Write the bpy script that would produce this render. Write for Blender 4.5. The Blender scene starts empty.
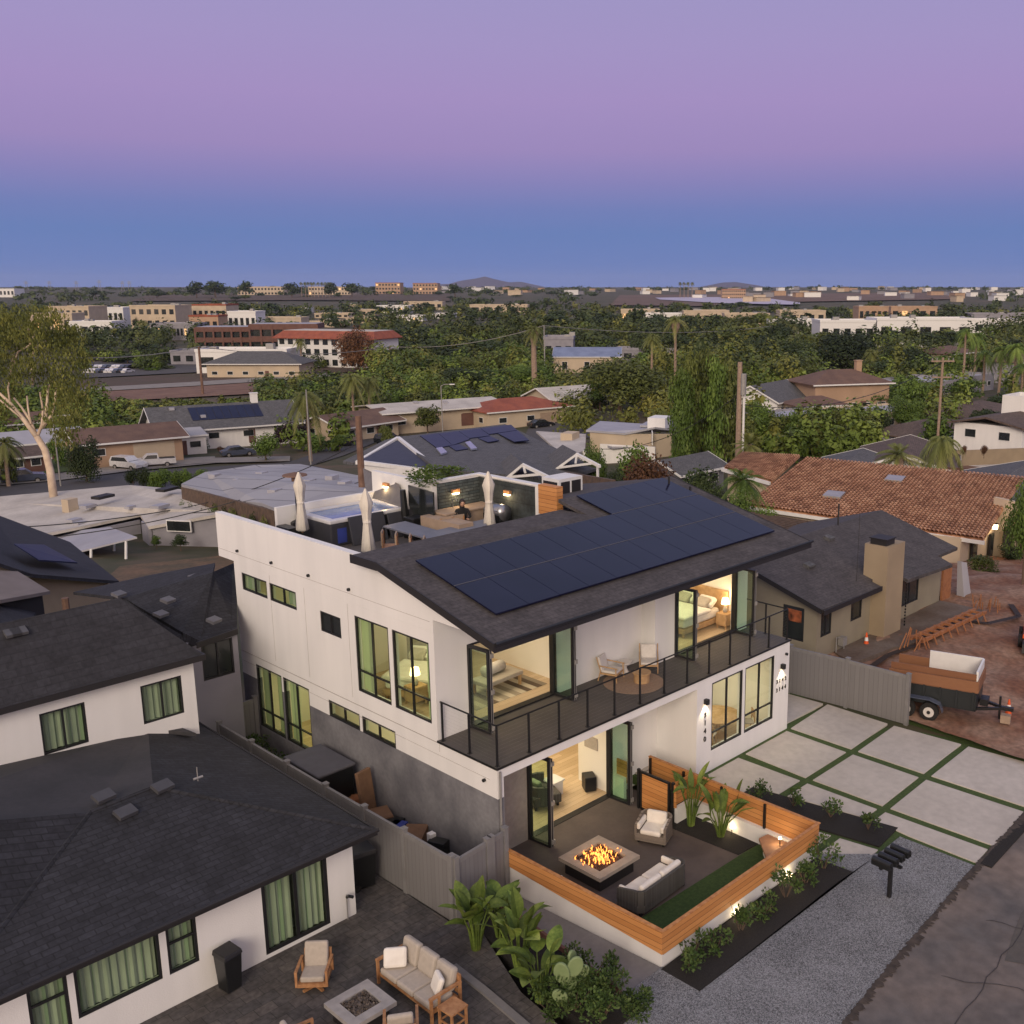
import bpy, math, random
from mathutils import Vector, Matrix
PI=math.pi; R=math.radians
scn=bpy.context.scene; COL=scn.collection
rnd=random.Random(7)
# ---------------- camera model (also used to place far things on the terrain) ----------------
FL=1028.318; PIT=R(12.340837); YAW=R(47.581596); CAM=Vector((-15.089,-18.146,14.776)); CX=512+115.78
FW=Vector((math.sin(YAW)*math.cos(PIT),math.cos(YAW)*math.cos(PIT),-math.sin(PIT)))
RT=Vector((math.cos(YAW),-math.sin(YAW),0)); UP=RT.cross(FW)
def ray(px,py): return FW+RT*((px-CX)/FL)-UP*((py-512)/FL)
def bz(px,py,z=0.0):
    d=ray(px,py); return CAM+d*((z-CAM.z)/d.z)
def bx(px,py,X):
    d=ray(px,py); return CAM+d*((X-CAM.x)/d.x)
def by(px,py,Y):
    d=ray(px,py); return CAM+d*((Y-CAM.y)/d.y)
def bw(px,py,w): return CAM+ray(px,py)*w
def pw(p):
    d=Vector(p)-CAM; w=d.dot(FW); return CX+FL*d.dot(RT)/max(w,1e-3), w
def lerp(a,b,t): return a+(b-a)*t
def interp(x,pts):
    if x<=pts[0][0]: return pts[0][1]
    for (a,b),(c,d) in zip(pts,pts[1:]):
        if x<=c: return b+(d-b)*(x-a)/(c-a)
    return pts[-1][1]
def smooth(a,b,x):
    t=min(1,max(0,(x-a)/(b-a))); return t*t*(3-2*t)
LW=[(42,-.3),(60,-3.0),(85,-6.2),(130,-8.3),(170,-9.3),(300,-9.5),(800,-8),(1500,-3),(2500,5),(3600,9),(6000,11.5),(9000,12)]
RW=[(54,-.35),(62,-1.6),(75,-3.6),(110,-5.2),(170,-5.5),(300,-8),(800,-8),(1500,-3),(2500,5),(3600,9),(6000,11.5),(9000,12)]
def ter(x,y):
    px,w=pw((x,y,0)); w=max(w,1)
    n=-.85+.045*max(min(y,0),-14)
    if x>13: n+=.80*smooth(13,14.5,x)
    zl=interp(w,LW); zr=interp(w,RW)
    s=smooth(480,800,px); far=lerp(zl,zr,s)
    k=smooth(lerp(38,50,s),lerp(46,56,s),w)
    z=lerp(n,far,k)
    if w>300: z+=smooth(300,900,w)*2.2*math.sin(x*.004+1)*math.sin(y*.0035)
    return z
def bt(px,py,lift=0.0):      # where the sight line of a pixel meets the terrain
    d=ray(px,py); a=8.0; p=CAM+d*a
    st=1.5
    while a<9000:
        b=a+st; q=CAM+d*b
        if q.z<ter(q.x,q.y)+lift:
            for _ in range(18):
                m=(a+b)/2; q=CAM+d*m
                if q.z<ter(q.x,q.y)+lift: b=m
                else: a=m
            return CAM+d*b
        a=b; st=max(1.5,a*.02)
    return CAM+d*9000
def tw(px,w):                # terrain point under a pixel column at view depth w
    p=CAM+FW*w+RT*((px-CX)/FL*w)
    for _ in range(6):
        z=ter(p.x,p.y); yy=( -((Vector((p.x,p.y,z))-CAM).dot(UP)) )
        v=(CAM.z-z - w*math.sin(PIT))/(math.cos(PIT)*w)   # screen-down slope
        p=CAM+(FW+RT*((px-CX)/FL)-UP*v)*w
    return Vector((p.x,p.y,ter(p.x,p.y)))
def zat(py,w): return CAM.z+w*(FW.z-UP.z*(py-512)/FL)
# ---------------- mesh builder ----------------
class MB:
    def __init__(s): s.v=[]; s.f=[]; s.m=[]; s.mi=0
    def poly(s,pts):
        n=len(s.v); s.v+= [tuple(p) for p in pts]; s.f.append(tuple(range(n,n+len(pts)))); s.m.append(s.mi); return s
    def hexa(s,c):           # 8 corners: bottom 4 ccw, top 4 ccw
        n=len(s.v); s.v+=[tuple(p) for p in c]
        for q in ((3,2,1,0),(4,5,6,7),(0,1,5,4),(1,2,6,5),(2,3,7,6),(3,0,4,7)):
            s.f.append(tuple(n+i for i in q)); s.m.append(s.mi)
        return s
    def box(s,x0,y0,z0,x1,y1,z1):
        return s.hexa([(x0,y0,z0),(x1,y0,z0),(x1,y1,z0),(x0,y1,z0),(x0,y0,z1),(x1,y0,z1),(x1,y1,z1),(x0,y1,z1)])
    def cbox(s,c,d,rz=0,tx=0,ty=0):
        M=Matrix.Translation(c)@Matrix.Rotation(rz,4,'Z')@Matrix.Rotation(tx,4,'X')@Matrix.Rotation(ty,4,'Y')
        a,b,e=d[0]/2,d[1]/2,d[2]/2
        return s.hexa([M@Vector(p) for p in ((-a,-b,-e),(a,-b,-e),(a,b,-e),(-a,b,-e),(-a,-b,e),(a,-b,e),(a,b,e),(-a,b,e))])
    def prism(s,pts,z0,z1):  # pts: xy polygon; z0,z1 numbers or functions of (x,y)
        f0=z0 if callable(z0) else (lambda x,y:z0); f1=z1 if callable(z1) else (lambda x,y:z1)
        k=len(pts); n=len(s.v)
        s.v+=[(p[0],p[1],f0(p[0],p[1])) for p in pts]+[(p[0],p[1],f1(p[0],p[1])) for p in pts]
        s.f.append(tuple(n+i for i in range(k))[::-1]); s.f.append(tuple(n+k+i for i in range(k))); s.m+=[s.mi]*2
        for i in range(k):
            j=(i+1)%k; s.f.append((n+i,n+j,n+k+j,n+k+i)); s.m.append(s.mi)
        return s
    def slab(s,pts,th):      # 3d polygon thickened downward
        k=len(pts); n=len(s.v); pts=[Vector(p) for p in pts]
        s.v+=[tuple(p-Vector((0,0,th))) for p in pts]+[tuple(p) for p in pts]
        s.f.append(tuple(n+i for i in range(k))[::-1]); s.f.append(tuple(n+k+i for i in range(k))); s.m+=[s.mi]*2
        for i in range(k):
            j=(i+1)%k; s.f.append((n+i,n+j,n+k+j,n+k+i)); s.m.append(s.mi)
        return s
    def tube(s,pts,rs,n=8,cap=True):
        pts=[Vector(p) for p in pts]
        if not hasattr(rs,'__len__'): rs=[rs]*len(pts)
        b=len(s.v); prev=None
        for i,p in enumerate(pts):
            t=(pts[min(i+1,len(pts)-1)]-pts[max(i-1,0)])
            if t.length<1e-9: t=Vector((0,0,1))
            t.normalize()
            a=prev if prev else (Vector((1,0,0)) if abs(t.x)<.9 else Vector((0,1,0)))
            u=a-t*a.dot(t)
            if u.length<1e-6: u=Vector((0,1,0))
            u.normalize(); prev=u; v=t.cross(u)
            for k in range(n):
                q=2*PI*k/n+PI/n; s.v.append(tuple(p+(u*math.cos(q)+v*math.sin(q))*rs[i]))
        for i in range(len(pts)-1):
            for k in range(n):
                c=b+i*n; l=(k+1)%n
                s.f.append((c+k,c+l,c+n+l,c+n+k)); s.m.append(s.mi)
        if cap:
            s.f.append(tuple(b+k for k in range(n))[::-1]); s.f.append(tuple(b+(len(pts)-1)*n+k for k in range(n))); s.m+=[s.mi]*2
        return s
    def lathe(s,c,prof,n=12):
        return s.tube([(c[0],c[1],c[2]+z) for r,z in prof],[r for r,z in prof],n)
    def add(s,o,M=None):
        n=len(s.v); s.v+=[tuple(M@Vector(p)) if M else p for p in o.v]
        s.f+=[tuple(n+i for i in f) for f in o.f]; s.m+=[s.mi]*len(o.f); return s
ROOTLOC={}
def rootof(o):
    while o.parent: o=o.parent
    return o
def build(mb,name,mats,parent=None,world=False,smooth_=False,bevel=0,label=None):
    me=bpy.data.meshes.new(name); off=Vector((0,0,0))
    if parent is not None and world: off=rootof(parent).location
    me.from_pydata([(v[0]-off.x,v[1]-off.y,v[2]-off.z) for v in mb.v],[],mb.f)
    if not isinstance(mats,(list,tuple)): mats=[mats]
    for m in mats: me.materials.append(m)
    if len(mats)>1: me.polygons.foreach_set('material_index',mb.m)
    if smooth_: me.polygons.foreach_set('use_smooth',[True]*len(me.polygons))
    me.update()
    o=bpy.data.objects.new(name,me); COL.objects.link(o)
    if parent is not None: o.parent=parent
    if bevel:
        b=o.modifiers.new('bevel','BEVEL'); b.width=bevel; b.segments=2; b.limit_method='ANGLE'
    if label: o['label']=label
    return o
def tag(o,label,cat,group=None):
    o['label']=label; o['category']=cat
    if group: o['group']=group
    return o
def thing(name,label,cat,loc=(0,0,0),rz=0,group=None):
    o=bpy.data.objects.new(name,None); COL.objects.link(o); o.location=loc; o.rotation_euler=(0,0,rz)
    o.empty_display_size=.2
    return tag(o,label,cat,group)
def struct(mb,name,mat,kind='structure',sm=False):
    o=build(mb,name,mat,smooth_=sm); o['kind']=kind; return o
def dup(src,loc,rz=0,sc=1,label=None,group=None):
    def cp(o,par):
        c=o.copy(); COL.objects.link(c); c.parent=par
        for ch in KIDS.get(o.name,[x for x in o.children]): cp(ch,c)
        return c
    c=cp(src,None); c.location=loc; c.rotation_euler=(0,0,rz); c.scale=(sc,sc,sc) if not hasattr(sc,'__len__') else sc
    if label: c['label']=label
    if group: c['group']=group
    return c
KIDS={}
# ---------------- materials ----------------
def nmat(name):
    m=bpy.data.materials.new(name); m.use_nodes=True; nt=m.node_tree; b=nt.nodes['Principled BSDF']; return m,nt,b
def lin(c): return (c[0],c[1],c[2],1)
def mat(name,col,col2=None,rough=.7,scale=4,bump=0,bscale=None,metal=0,emit=None,estr=0,detail=4,objvar=0,spec=None,lo=.35,hi=.65,fine=0):
    m,nt,b=nmat(name); N=nt.nodes; L=nt.links
    tc=N.new('ShaderNodeTexCoord'); b.inputs['Roughness'].default_value=rough; b.inputs['Metallic'].default_value=metal
    if spec is not None: b.inputs['Specular IOR Level'].default_value=spec
    if col2 is None: col2=tuple(c*.86 for c in col)
    nz=N.new('ShaderNodeTexNoise'); nz.inputs['Scale'].default_value=scale; nz.inputs['Detail'].default_value=detail
    L.new(tc.outputs['Object'],nz.inputs['Vector'])
    cr=N.new('ShaderNodeValToRGB'); cr.color_ramp.elements[0].position=lo; cr.color_ramp.elements[1].position=hi
    cr.color_ramp.elements[0].color=lin(col); cr.color_ramp.elements[1].color=lin(col2); L.new(nz.outputs['Fac'],cr.inputs['Fac'])
    out=cr.outputs['Color']
    if fine:
        n3=N.new('ShaderNodeTexNoise'); n3.inputs['Scale'].default_value=scale*9; n3.inputs['Detail'].default_value=3; L.new(tc.outputs['Object'],n3.inputs['Vector'])
        mr=N.new('ShaderNodeMapRange'); mr.inputs['From Min'].default_value=.3; mr.inputs['From Max'].default_value=.7; mr.inputs['To Min'].default_value=1-fine; mr.inputs['To Max'].default_value=1+fine
        L.new(n3.outputs['Fac'],mr.inputs['Value']); hs=N.new('ShaderNodeHueSaturation'); L.new(mr.outputs['Result'],hs.inputs['Value']); L.new(out,hs.inputs['Color']); out=hs.outputs['Color']
    if objvar:
        oi=N.new('ShaderNodeObjectInfo'); mr=N.new('ShaderNodeMapRange'); mr.inputs['To Min'].default_value=1-objvar; mr.inputs['To Max'].default_value=1+objvar
        L.new(oi.outputs['Random'],mr.inputs['Value']); hs=N.new('ShaderNodeHueSaturation'); L.new(mr.outputs['Result'],hs.inputs['Value'])
        m2=N.new('ShaderNodeMapRange'); m2.inputs['To Min'].default_value=.5-objvar*.07; m2.inputs['To Max'].default_value=.5+objvar*.04; 
        mu=N.new('ShaderNodeMath'); mu.operation='FRACT'; mm=N.new('ShaderNodeMath'); mm.operation='MULTIPLY'; mm.inputs[1].default_value=7.31
        L.new(oi.outputs['Random'],mm.inputs[0]); L.new(mm.outputs[0],mu.inputs[0]); L.new(mu.outputs[0],m2.inputs['Value']); L.new(m2.outputs['Result'],hs.inputs['Hue'])
        L.new(out,hs.inputs['Color']); out=hs.outputs['Color']
    L.new(out,b.inputs['Base Color'])
    if bump:
        n2=N.new('ShaderNodeTexNoise'); n2.inputs['Scale'].default_value=bscale or scale*6; n2.inputs['Detail'].default_value=5
        L.new(tc.outputs['Object'],n2.inputs['Vector'])
        bp=N.new('ShaderNodeBump'); bp.inputs['Strength'].default_value=bump; bp.inputs['Distance'].default_value=.03; L.new(n2.outputs['Fac'],bp.inputs['Height']); L.new(bp.outputs['Normal'],b.inputs['Normal'])
    if emit:
        b.inputs['Emission Color'].default_value=lin(emit); b.inputs['Emission Strength'].default_value=estr
    return m
def stripes(name,cols,axis=0,width=.15,gap=.006,gapcol=(.02,.01,.008),rough=.6,noise=.25,grain=1,length=0,bumpd=.004):
    # boards / planks: bands along one object axis, each board its own tone, fine dark joints
    m,nt,b=nmat(name); N=nt.nodes; L=nt.links; tc=N.new('ShaderNodeTexCoord'); sx=N.new('ShaderNodeSeparateXYZ'); L.new(tc.outputs['Object'],sx.inputs[0])
    def M(op,a,bb=None):
        n=N.new('ShaderNodeMath'); n.operation=op
        for i,q in enumerate((a,bb)):
            if q is None: continue
            if isinstance(q,(int,float)): n.inputs[i].default_value=q
            else: L.new(q,n.inputs[i])
        return n.outputs[0]
    src=sx.outputs[axis] if isinstance(axis,int) else M('ADD',sx.outputs[0],sx.outputs[1])
    d=M('DIVIDE',src,width); fl=M('FLOOR',d); fr=M('FRACT',d)
    wn=N.new('ShaderNodeTexWhiteNoise'); wn.noise_dimensions='2D' if length else '1D'
    if length:
        oth=sx.outputs[1 if axis==0 else 0]; k=M('FLOOR',M('ADD',M('DIVIDE',oth,length),M('MULTIPLY',fl,.37))); cv=N.new('ShaderNodeCombineXYZ'); L.new(fl,cv.inputs[0]); L.new(k,cv.inputs[1]); L.new(cv.outputs[0],wn.inputs['Vector'])
    else: L.new(fl,wn.inputs['W'])
    nz=N.new('ShaderNodeTexNoise'); nz.inputs['Scale'].default_value=3*grain; nz.inputs['Detail'].default_value=6; mp=N.new('ShaderNodeMapping'); 
    sc=[1,1,1]; 
    if isinstance(axis,int): sc[axis]=6
    mp.inputs['Scale'].default_value=sc; L.new(tc.outputs['Object'],mp.inputs['Vector']); L.new(mp.outputs[0],nz.inputs['Vector'])
    mx=M('ADD',M('MULTIPLY',wn.outputs['Value'],1-noise),M('MULTIPLY',nz.outputs['Fac'],noise))
    cr=N.new('ShaderNodeValToRGB'); cr.color_ramp.elements[0].position=.1; cr.color_ramp.elements[1].position=.9
    cr.color_ramp.elements[0].color=lin(cols[0]); cr.color_ramp.elements[1].color=lin(cols[1]); L.new(mx,cr.inputs['Fac'])
    g=M('LESS_THAN',M('MINIMUM',fr,M('SUBTRACT',1.0,fr)),gap/width)
    mix=N.new('ShaderNodeMix'); mix.data_type='RGBA'; L.new(g,mix.inputs['Factor']); L.new(cr.outputs['Color'],mix.inputs[6]); mix.inputs[7].default_value=lin(gapcol)
    L.new(mix.outputs[2],b.inputs['Base Color']); b.inputs['Roughness'].default_value=rough
    bp=N.new('ShaderNodeBump'); bp.inputs['Strength'].default_value=.6; bp.inputs['Distance'].default_value=bumpd; L.new(M('SUBTRACT',1.0,g),bp.inputs['Height']); L.new(bp.outputs['Normal'],b.inputs['Normal'])
    return m
def bricks(name,c1,c2,mortar,bw_=.4,bh=.2,ms=.01,rough=.85,plane='xy',bump=.3,noise=.4,squash=.5):
    m,nt,b=nmat(name); N=nt.nodes; L=nt.links; tc=N.new('ShaderNodeTexCoord'); mp=N.new('ShaderNodeMapping')
    if plane=='xz': mp.inputs['Rotation'].default_value=(R(-90),0,0)
    elif plane=='yz': mp.inputs['Rotation'].default_value=(R(-90),0,R(-90))
    elif plane=='yx': mp.inputs['Rotation'].default_value=(0,0,R(90))
    L.new(tc.outputs['Object'],mp.inputs['Vector'])
    bk=N.new('ShaderNodeTexBrick'); bk.inputs['Scale'].default_value=1; bk.inputs['Brick Width'].default_value=bw_; bk.inputs['Row Height'].default_value=bh; bk.inputs['Mortar Size'].default_value=ms; bk.inputs['Mortar Smooth'].default_value=.3; bk.offset=squash
    bk.inputs['Color1'].default_value=lin(c1); bk.inputs['Color2'].default_value=lin(c2); bk.inputs['Mortar'].default_value=lin(mortar); L.new(mp.outputs[0],bk.inputs['Vector'])
    nz=N.new('ShaderNodeTexNoise'); nz.inputs['Scale'].default_value=1.3; nz.inputs['Detail'].default_value=9; nz.inputs['Roughness'].default_value=.7; L.new(tc.outputs['Object'],nz.inputs['Vector'])
    mr=N.new('ShaderNodeMapRange'); mr.inputs['From Min'].default_value=.3; mr.inputs['From Max'].default_value=.7; mr.inputs['To Min'].default_value=1-noise; mr.inputs['To Max'].default_value=1+noise; L.new(nz.outputs['Fac'],mr.inputs['Value'])
    n9=N.new('ShaderNodeTexNoise'); n9.inputs['Scale'].default_value=9; n9.inputs['Detail'].default_value=4; L.new(tc.outputs['Object'],n9.inputs['Vector']); r9=N.new('ShaderNodeMapRange'); r9.inputs['From Min'].default_value=.3; r9.inputs['From Max'].default_value=.7; r9.inputs['To Min'].default_value=.72; r9.inputs['To Max'].default_value=1.28; L.new(n9.outputs[0],r9.inputs[0]); mm=N.new('ShaderNodeMath'); mm.operation='MULTIPLY'; L.new(mr.outputs[0],mm.inputs[0]); L.new(r9.outputs[0],mm.inputs[1]); hs=N.new('ShaderNodeHueSaturation'); L.new(mm.outputs[0],hs.inputs['Value']); L.new(bk.outputs['Color'],hs.inputs['Color']); L.new(hs.outputs[0],b.inputs['Base Color'])
    b.inputs['Roughness'].default_value=rough
    bp=N.new('ShaderNodeBump'); bp.inputs['Strength'].default_value=bump; bp.inputs['Distance'].default_value=.01; bp.invert=True; L.new(bk.outputs['Fac'],bp.inputs['Height']); L.new(bp.outputs['Normal'],b.inputs['Normal'])
    return m
def glassmat(name,tint,refl=.12,rough=.03):
    m=bpy.data.materials.new(name); m.use_nodes=True; nt=m.node_tree; N=nt.nodes; L=nt.links; N.remove(N['Principled BSDF']); out=N['Material Output']
    tr=N.new('ShaderNodeBsdfTransparent'); tr.inputs[0].default_value=lin(tint); gl=N.new('ShaderNodeBsdfGlossy'); gl.inputs['Roughness'].default_value=rough; gl.inputs['Color'].default_value=(.9,.95,.92,1)
    fr=N.new('ShaderNodeLayerWeight'); fr.inputs[0].default_value=.5; p5=N.new('ShaderNodeMath'); p5.operation='POWER'; p5.inputs[1].default_value=4; L.new(fr.outputs['Facing'],p5.inputs[0]); ad=N.new('ShaderNodeMath'); ad.operation='MULTIPLY_ADD'; ad.inputs[1].default_value=.6; ad.inputs[2].default_value=refl; ad.use_clamp=True; L.new(p5.outputs[0],ad.inputs[0])
    mx=N.new('ShaderNodeMixShader'); L.new(ad.outputs[0],mx.inputs[0]); L.new(tr.outputs[0],mx.inputs[1]); L.new(gl.outputs[0],mx.inputs[2]); L.new(mx.outputs[0],out.inputs[0]); return m
def emat(name,col,s):
    return mat(name,col,emit=col,estr=s)
M={}
def stucco():
    m,nt,b=nmat('white_stucco'); N=nt.nodes; L=nt.links; tc=N.new('ShaderNodeTexCoord'); mp=N.new('ShaderNodeMapping'); mp.inputs['Scale'].default_value=(2.2,2.2,.22); L.new(tc.outputs['Object'],mp.inputs['Vector'])
    a=N.new('ShaderNodeTexNoise'); a.inputs['Scale'].default_value=1; a.inputs['Detail'].default_value=7; L.new(mp.outputs[0],a.inputs['Vector']); c=N.new('ShaderNodeTexNoise'); c.inputs['Scale'].default_value=.45; c.inputs['Detail'].default_value=5; L.new(tc.outputs['Object'],c.inputs['Vector'])
    mx=N.new('ShaderNodeMath'); mx.operation='ADD'; L.new(a.outputs[0],mx.inputs[0]); L.new(c.outputs[0],mx.inputs[1]); cr=N.new('ShaderNodeValToRGB'); e=cr.color_ramp.elements; e[0].position=.38; e[0].color=(.69,.685,.68,1); e[1].position=.62; e[1].color=(.76,.752,.745,1)
    h=N.new('ShaderNodeMath'); h.operation='MULTIPLY'; h.inputs[1].default_value=.5; L.new(mx.outputs[0],h.inputs[0]); L.new(h.outputs[0],cr.inputs[0]); L.new(cr.outputs[0],b.inputs['Base Color']); b.inputs['Roughness'].default_value=.9
    n=N.new('ShaderNodeTexNoise'); n.inputs['Scale'].default_value=40; L.new(tc.outputs['Object'],n.inputs['Vector']); bp=N.new('ShaderNodeBump'); bp.inputs['Strength'].default_value=.25; bp.inputs['Distance'].default_value=.02; L.new(n.outputs[0],bp.inputs['Height']); L.new(bp.outputs[0],b.inputs['Normal']); return m
M['white']=stucco()
M['white_i']=mat('interior_paint',(.78,.74,.66),(.75,.71,.63),.8,1)
M['trim']=mat('white_trim',(.72,.72,.72),(.66,.66,.66),.6,3)
M['gray_st']=mat('gray_smooth_plaster',(.20,.20,.215),(.115,.115,.13),.85,.9,.12,30,lo=.34,hi=.66,fine=.1)
M['hedgew']=mat('clipped_hedge_face',(.015,.028,.010),(.05,.075,.022),.95,1.5,.8,12,lo=.4,hi=.6,fine=.4)
M['gray_l']=mat('warm_grey_plaster',(.34,.32,.30),(.27,.255,.24),.85,.9,.12,30,fine=.08)
M['black']=mat('black_metal',(.012,.012,.013),rough=.45)
M['blackp']=mat('black_plastic',(.012,.013,.014),rough=.35)
M['frame']=mat('window_frame_black',(.014,.014,.016),rough=.5)
M['glass']=glassmat('tinted_window_glass',(.74,.87,.68),.05)
M['glassd']=glassmat('door_glass',(.80,.92,.80),.06)
M['glassc']=glassmat('clear_window_glass',(.90,.95,.86),.07)
M['dglass']=mat('dark_glass',(.015,.018,.02),(.03,.035,.035),rough=.12,scale=1,spec=.7)
M['curt']=stripes('curtain_cloth',[(.50,.50,.36),(.60,.6,.44)],'s',.11,.012,(.38,.37,.31),.9)
M['gcurt']=stripes('green_curtain',[(.40,.38,.42),(.50,.47,.50)],'s',.31,.025,(.32,.35,.32),.9,.6)
M['shin']=bricks('charcoal_shingles',(.021,.021,.026),(.027,.027,.033),(.018,.018,.022),.32,.14,.012,.9,'xy',.22,.3)
M['shin2']=bricks('black_shingles',(.0155,.016,.021),(.024,.025,.032),(.010,.010,.013),.32,.14,.014,.9,'xy',.26,.38)
M['shinM']=bricks('brown_gray_shingles',(.055,.049,.051),(.068,.061,.062),(.042,.038,.039),.3,.14,.01,.9,'xy',.15,.3)
M['shinG']=bricks('gray_shingles',(.085,.085,.09),(.115,.115,.12),(.05,.05,.055),.35,.16,.012,.9,'xy',.4,.25)
M['shinB']=bricks('brown_shingles',(.085,.06,.05),(.12,.085,.07),(.05,.035,.03),.35,.18,.012,.9,'xy',.4,.3)
M['panelf']=mat('matte_solar_glass',(.018,.022,.055),(.022,.028,.065),rough=.4,scale=.5,spec=.12)
M['panel']=mat('solar_panel_glass',(.006,.007,.024),(.009,.010,.031),rough=.14,scale=.5,spec=.22)
M['pframe']=mat('panel_frame',(.004,.004,.008),rough=.4)
M['fascia']=mat('dark_fascia',(.018,.016,.017),rough=.6)
M['deck']=mat('grey_deck_coating',(.095,.085,.08),(.075,.068,.065),.75,1.2,.15,40)
M['woodf']=stripes('oak_floor',[(.50,.37,.23),(.64,.50,.34)],1,.19,.003,(.22,.13,.06),.45,.3,1,1.8)
M['cedar']=stripes('cedar_boards',[(.44,.185,.055),(.60,.28,.095)],2,.14,.005,(.10,.03,.01),.6,.45,1.5)
M['cedarT']=mat('cedar_cap',(.50,.24,.09),(.36,.15,.05),.6,8)
M['teak']=mat('teak_wood',(.42,.22,.10),(.30,.14,.06),.6,9)
M['oak']=mat('pale_oak',(.48,.31,.16),(.38,.23,.11),.6,7)
M['vinyl']=stripes('grey_vinyl_boards',[(.165,.16,.163),(.18,.175,.178)],'s',.15,.006,(.12,.116,.118),.7,.2)
M['vinylp']=mat('grey_vinyl_post',(.20,.195,.197),rough=.7)
M['concrete']=mat('broom_concrete',(.47,.435,.395),(.385,.355,.32),.9,.45,.1,50,lo=.3,hi=.72,fine=.08)
M['walk']=mat('grey_walk_concrete',(.20,.19,.19),(.16,.155,.155),.9,.8,.1,60,fine=.08)
M['patio']=mat('dark_patio_concrete',(.112,.088,.080),(.080,.064,.060),.75,1.0,.1,30,fine=.06)
M['pav']=bricks('dark_pavers',(.066,.062,.062),(.088,.078,.073),(.035,.032,.03),.42,.30,.008,.85,'xy',.4,.5)
M['turf']=mat('green_turf',(.035,.066,.014),(.058,.092,.022),.95,14,.6,120)
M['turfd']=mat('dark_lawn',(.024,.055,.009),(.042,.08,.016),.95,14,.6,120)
M['soil']=mat('black_mulch',(.010,.009,.009),(.022,.019,.017),.95,30,.9,80)
M['foam']=mat('offwhite_cushion',(.62,.59,.56),(.56,.53,.50),.95,9,.1)
M['foamb']=mat('beige_cushion',(.42,.37,.32),(.37,.33,.285),.95,9,.1)
M['bed']=mat('white_bedding',(.74,.71,.66),(.66,.62,.57),.95,4,.2,9)
M['wick']=stripes('taupe_wicker',[(.17,.14,.12),(.22,.185,.155)],2,.035,.004,(.07,.055,.045),.8)
M['dwick']=stripes('dark_rope_wicker',[(.075,.07,.065),(.10,.095,.09)],'s',.05,.006,(.03,.028,.026),.8)
M['firest']=mat('stone_tabletop',(.36,.31,.26),(.30,.255,.215),.8,5,.1)
M['stoneg']=mat('grey_stone_top',(.33,.31,.30),(.27,.255,.25),.8,5,.1)
M['lava']=mat('lava_rock',(.09,.045,.03),(.17,.08,.055),.8,20)
M['rock']=mat('dark_pebble',(.05,.04,.035),(.12,.09,.075),.6,12,objvar=.3)
M['flame']=emat('gas_flame',(1,.34,.07),2.6)
M['lampw']=emat('warm_lamp',(1,.72,.38),14)
M['dim']=emat('lit_pane',(1,.62,.28),.55)
M['asph']=mat('old_asphalt',(.088,.084,.084),(.165,.132,.112),.85,.33,.2,60,lo=.36,hi=.62,fine=.2)
M['asphd']=mat('asphalt_patch',(.058,.060,.060),(.10,.085,.072),.85,.7,.2,60,fine=.1)
M['road']=mat('street_asphalt',(.055,.052,.055),(.075,.07,.07),.9,.1,fine=.05)
M['side']=mat('sidewalk',(.26,.235,.21),(.2,.185,.17),.9,.5)
M['dirt']=mat('bare_dirt',(.165,.070,.038),(.255,.160,.112),.95,.55,.9,5,lo=.38,hi=.64,fine=.3)
M['dirt2']=mat('dry_lawn',(.16,.095,.05),(.085,.065,.035),.95,.35,fine=.25)
M['redsoil']=mat('red_earth',(.20,.115,.078),(.15,.08,.055),.95,.3,fine=.1)
M['orangew']=mat('fresh_lumber',(.34,.145,.06),(.25,.10,.045),.7,6)
M['tan']=mat('tan_stucco',(.33,.26,.175),(.28,.22,.15),.9,.8,.1,40)
M['olive']=mat('sage_tan_stucco',(.27,.24,.175),(.23,.20,.15),.9,.8,.1,40)
M['cream']=mat('cream_stucco',(.52,.43,.32),(.45,.37,.28),.9,.4)
M['peach']=mat('peach_stucco',(.43,.29,.20),(.37,.25,.17),.9,.4)
M['lav']=mat('cool_grey_stucco',(.27,.265,.30),(.23,.225,.26),.9,.8)
M['wroof']=mat('white_rolled_roof',(.52,.49,.45),(.40,.375,.345),.85,.35,fine=.07)
M['wroof2']=mat('pale_metal_roof',(.36,.36,.40),(.31,.31,.35),.6,.5)
M['bluer']=mat('blue_metal_roof',(.20,.24,.36),(.15,.18,.28),.5,.4)
M['groof']=stripes('grey_panelled_roof',[(.26,.26,.285),(.36,.36,.38)],0,2.4,.06,(.14,.14,.15),.8,.45,.3,5)
M['droof']=mat('charcoal_flat_roof',(.045,.043,.048),(.03,.03,.034),.85,.8,fine=.1)
M['redroof']=mat('red_tile_roof_far',(.30,.085,.045),(.22,.06,.035),.85,.6,fine=.15)
M['broof']=mat('brown_roof_far',(.15,.09,.065),(.11,.065,.05),.85,.6,fine=.12)
M['bluewall']=mat('navy_siding',(.045,.05,.09),(.035,.04,.075),.8,2)
M['redwood']=mat('redwood_bands',(.15,.075,.06),(.12,.058,.047),.85,1)
M['barkp']=mat('pale_gum_bark',(.62,.50,.38),(.47,.36,.27),.9,1.2)
M['bark']=mat('brown_bark',(.13,.085,.06),(.08,.055,.04),.95,3)
M['palmb']=mat('palm_bark',(.34,.25,.19),(.24,.17,.13),.95,6)
M['pole']=mat('weathered_pole',(.20,.12,.085),(.13,.075,.055),.95,2)
M['metalg']=mat('galvanised_pole',(.32,.31,.30),rough=.5,metal=.3)
M['umb']=mat('cream_umbrella',(.76,.72,.66),(.68,.64,.58),.95,3,.2,6)
M['tub']=mat('tub_shell',(.62,.62,.63),(.5,.5,.52),.3,2)
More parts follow.
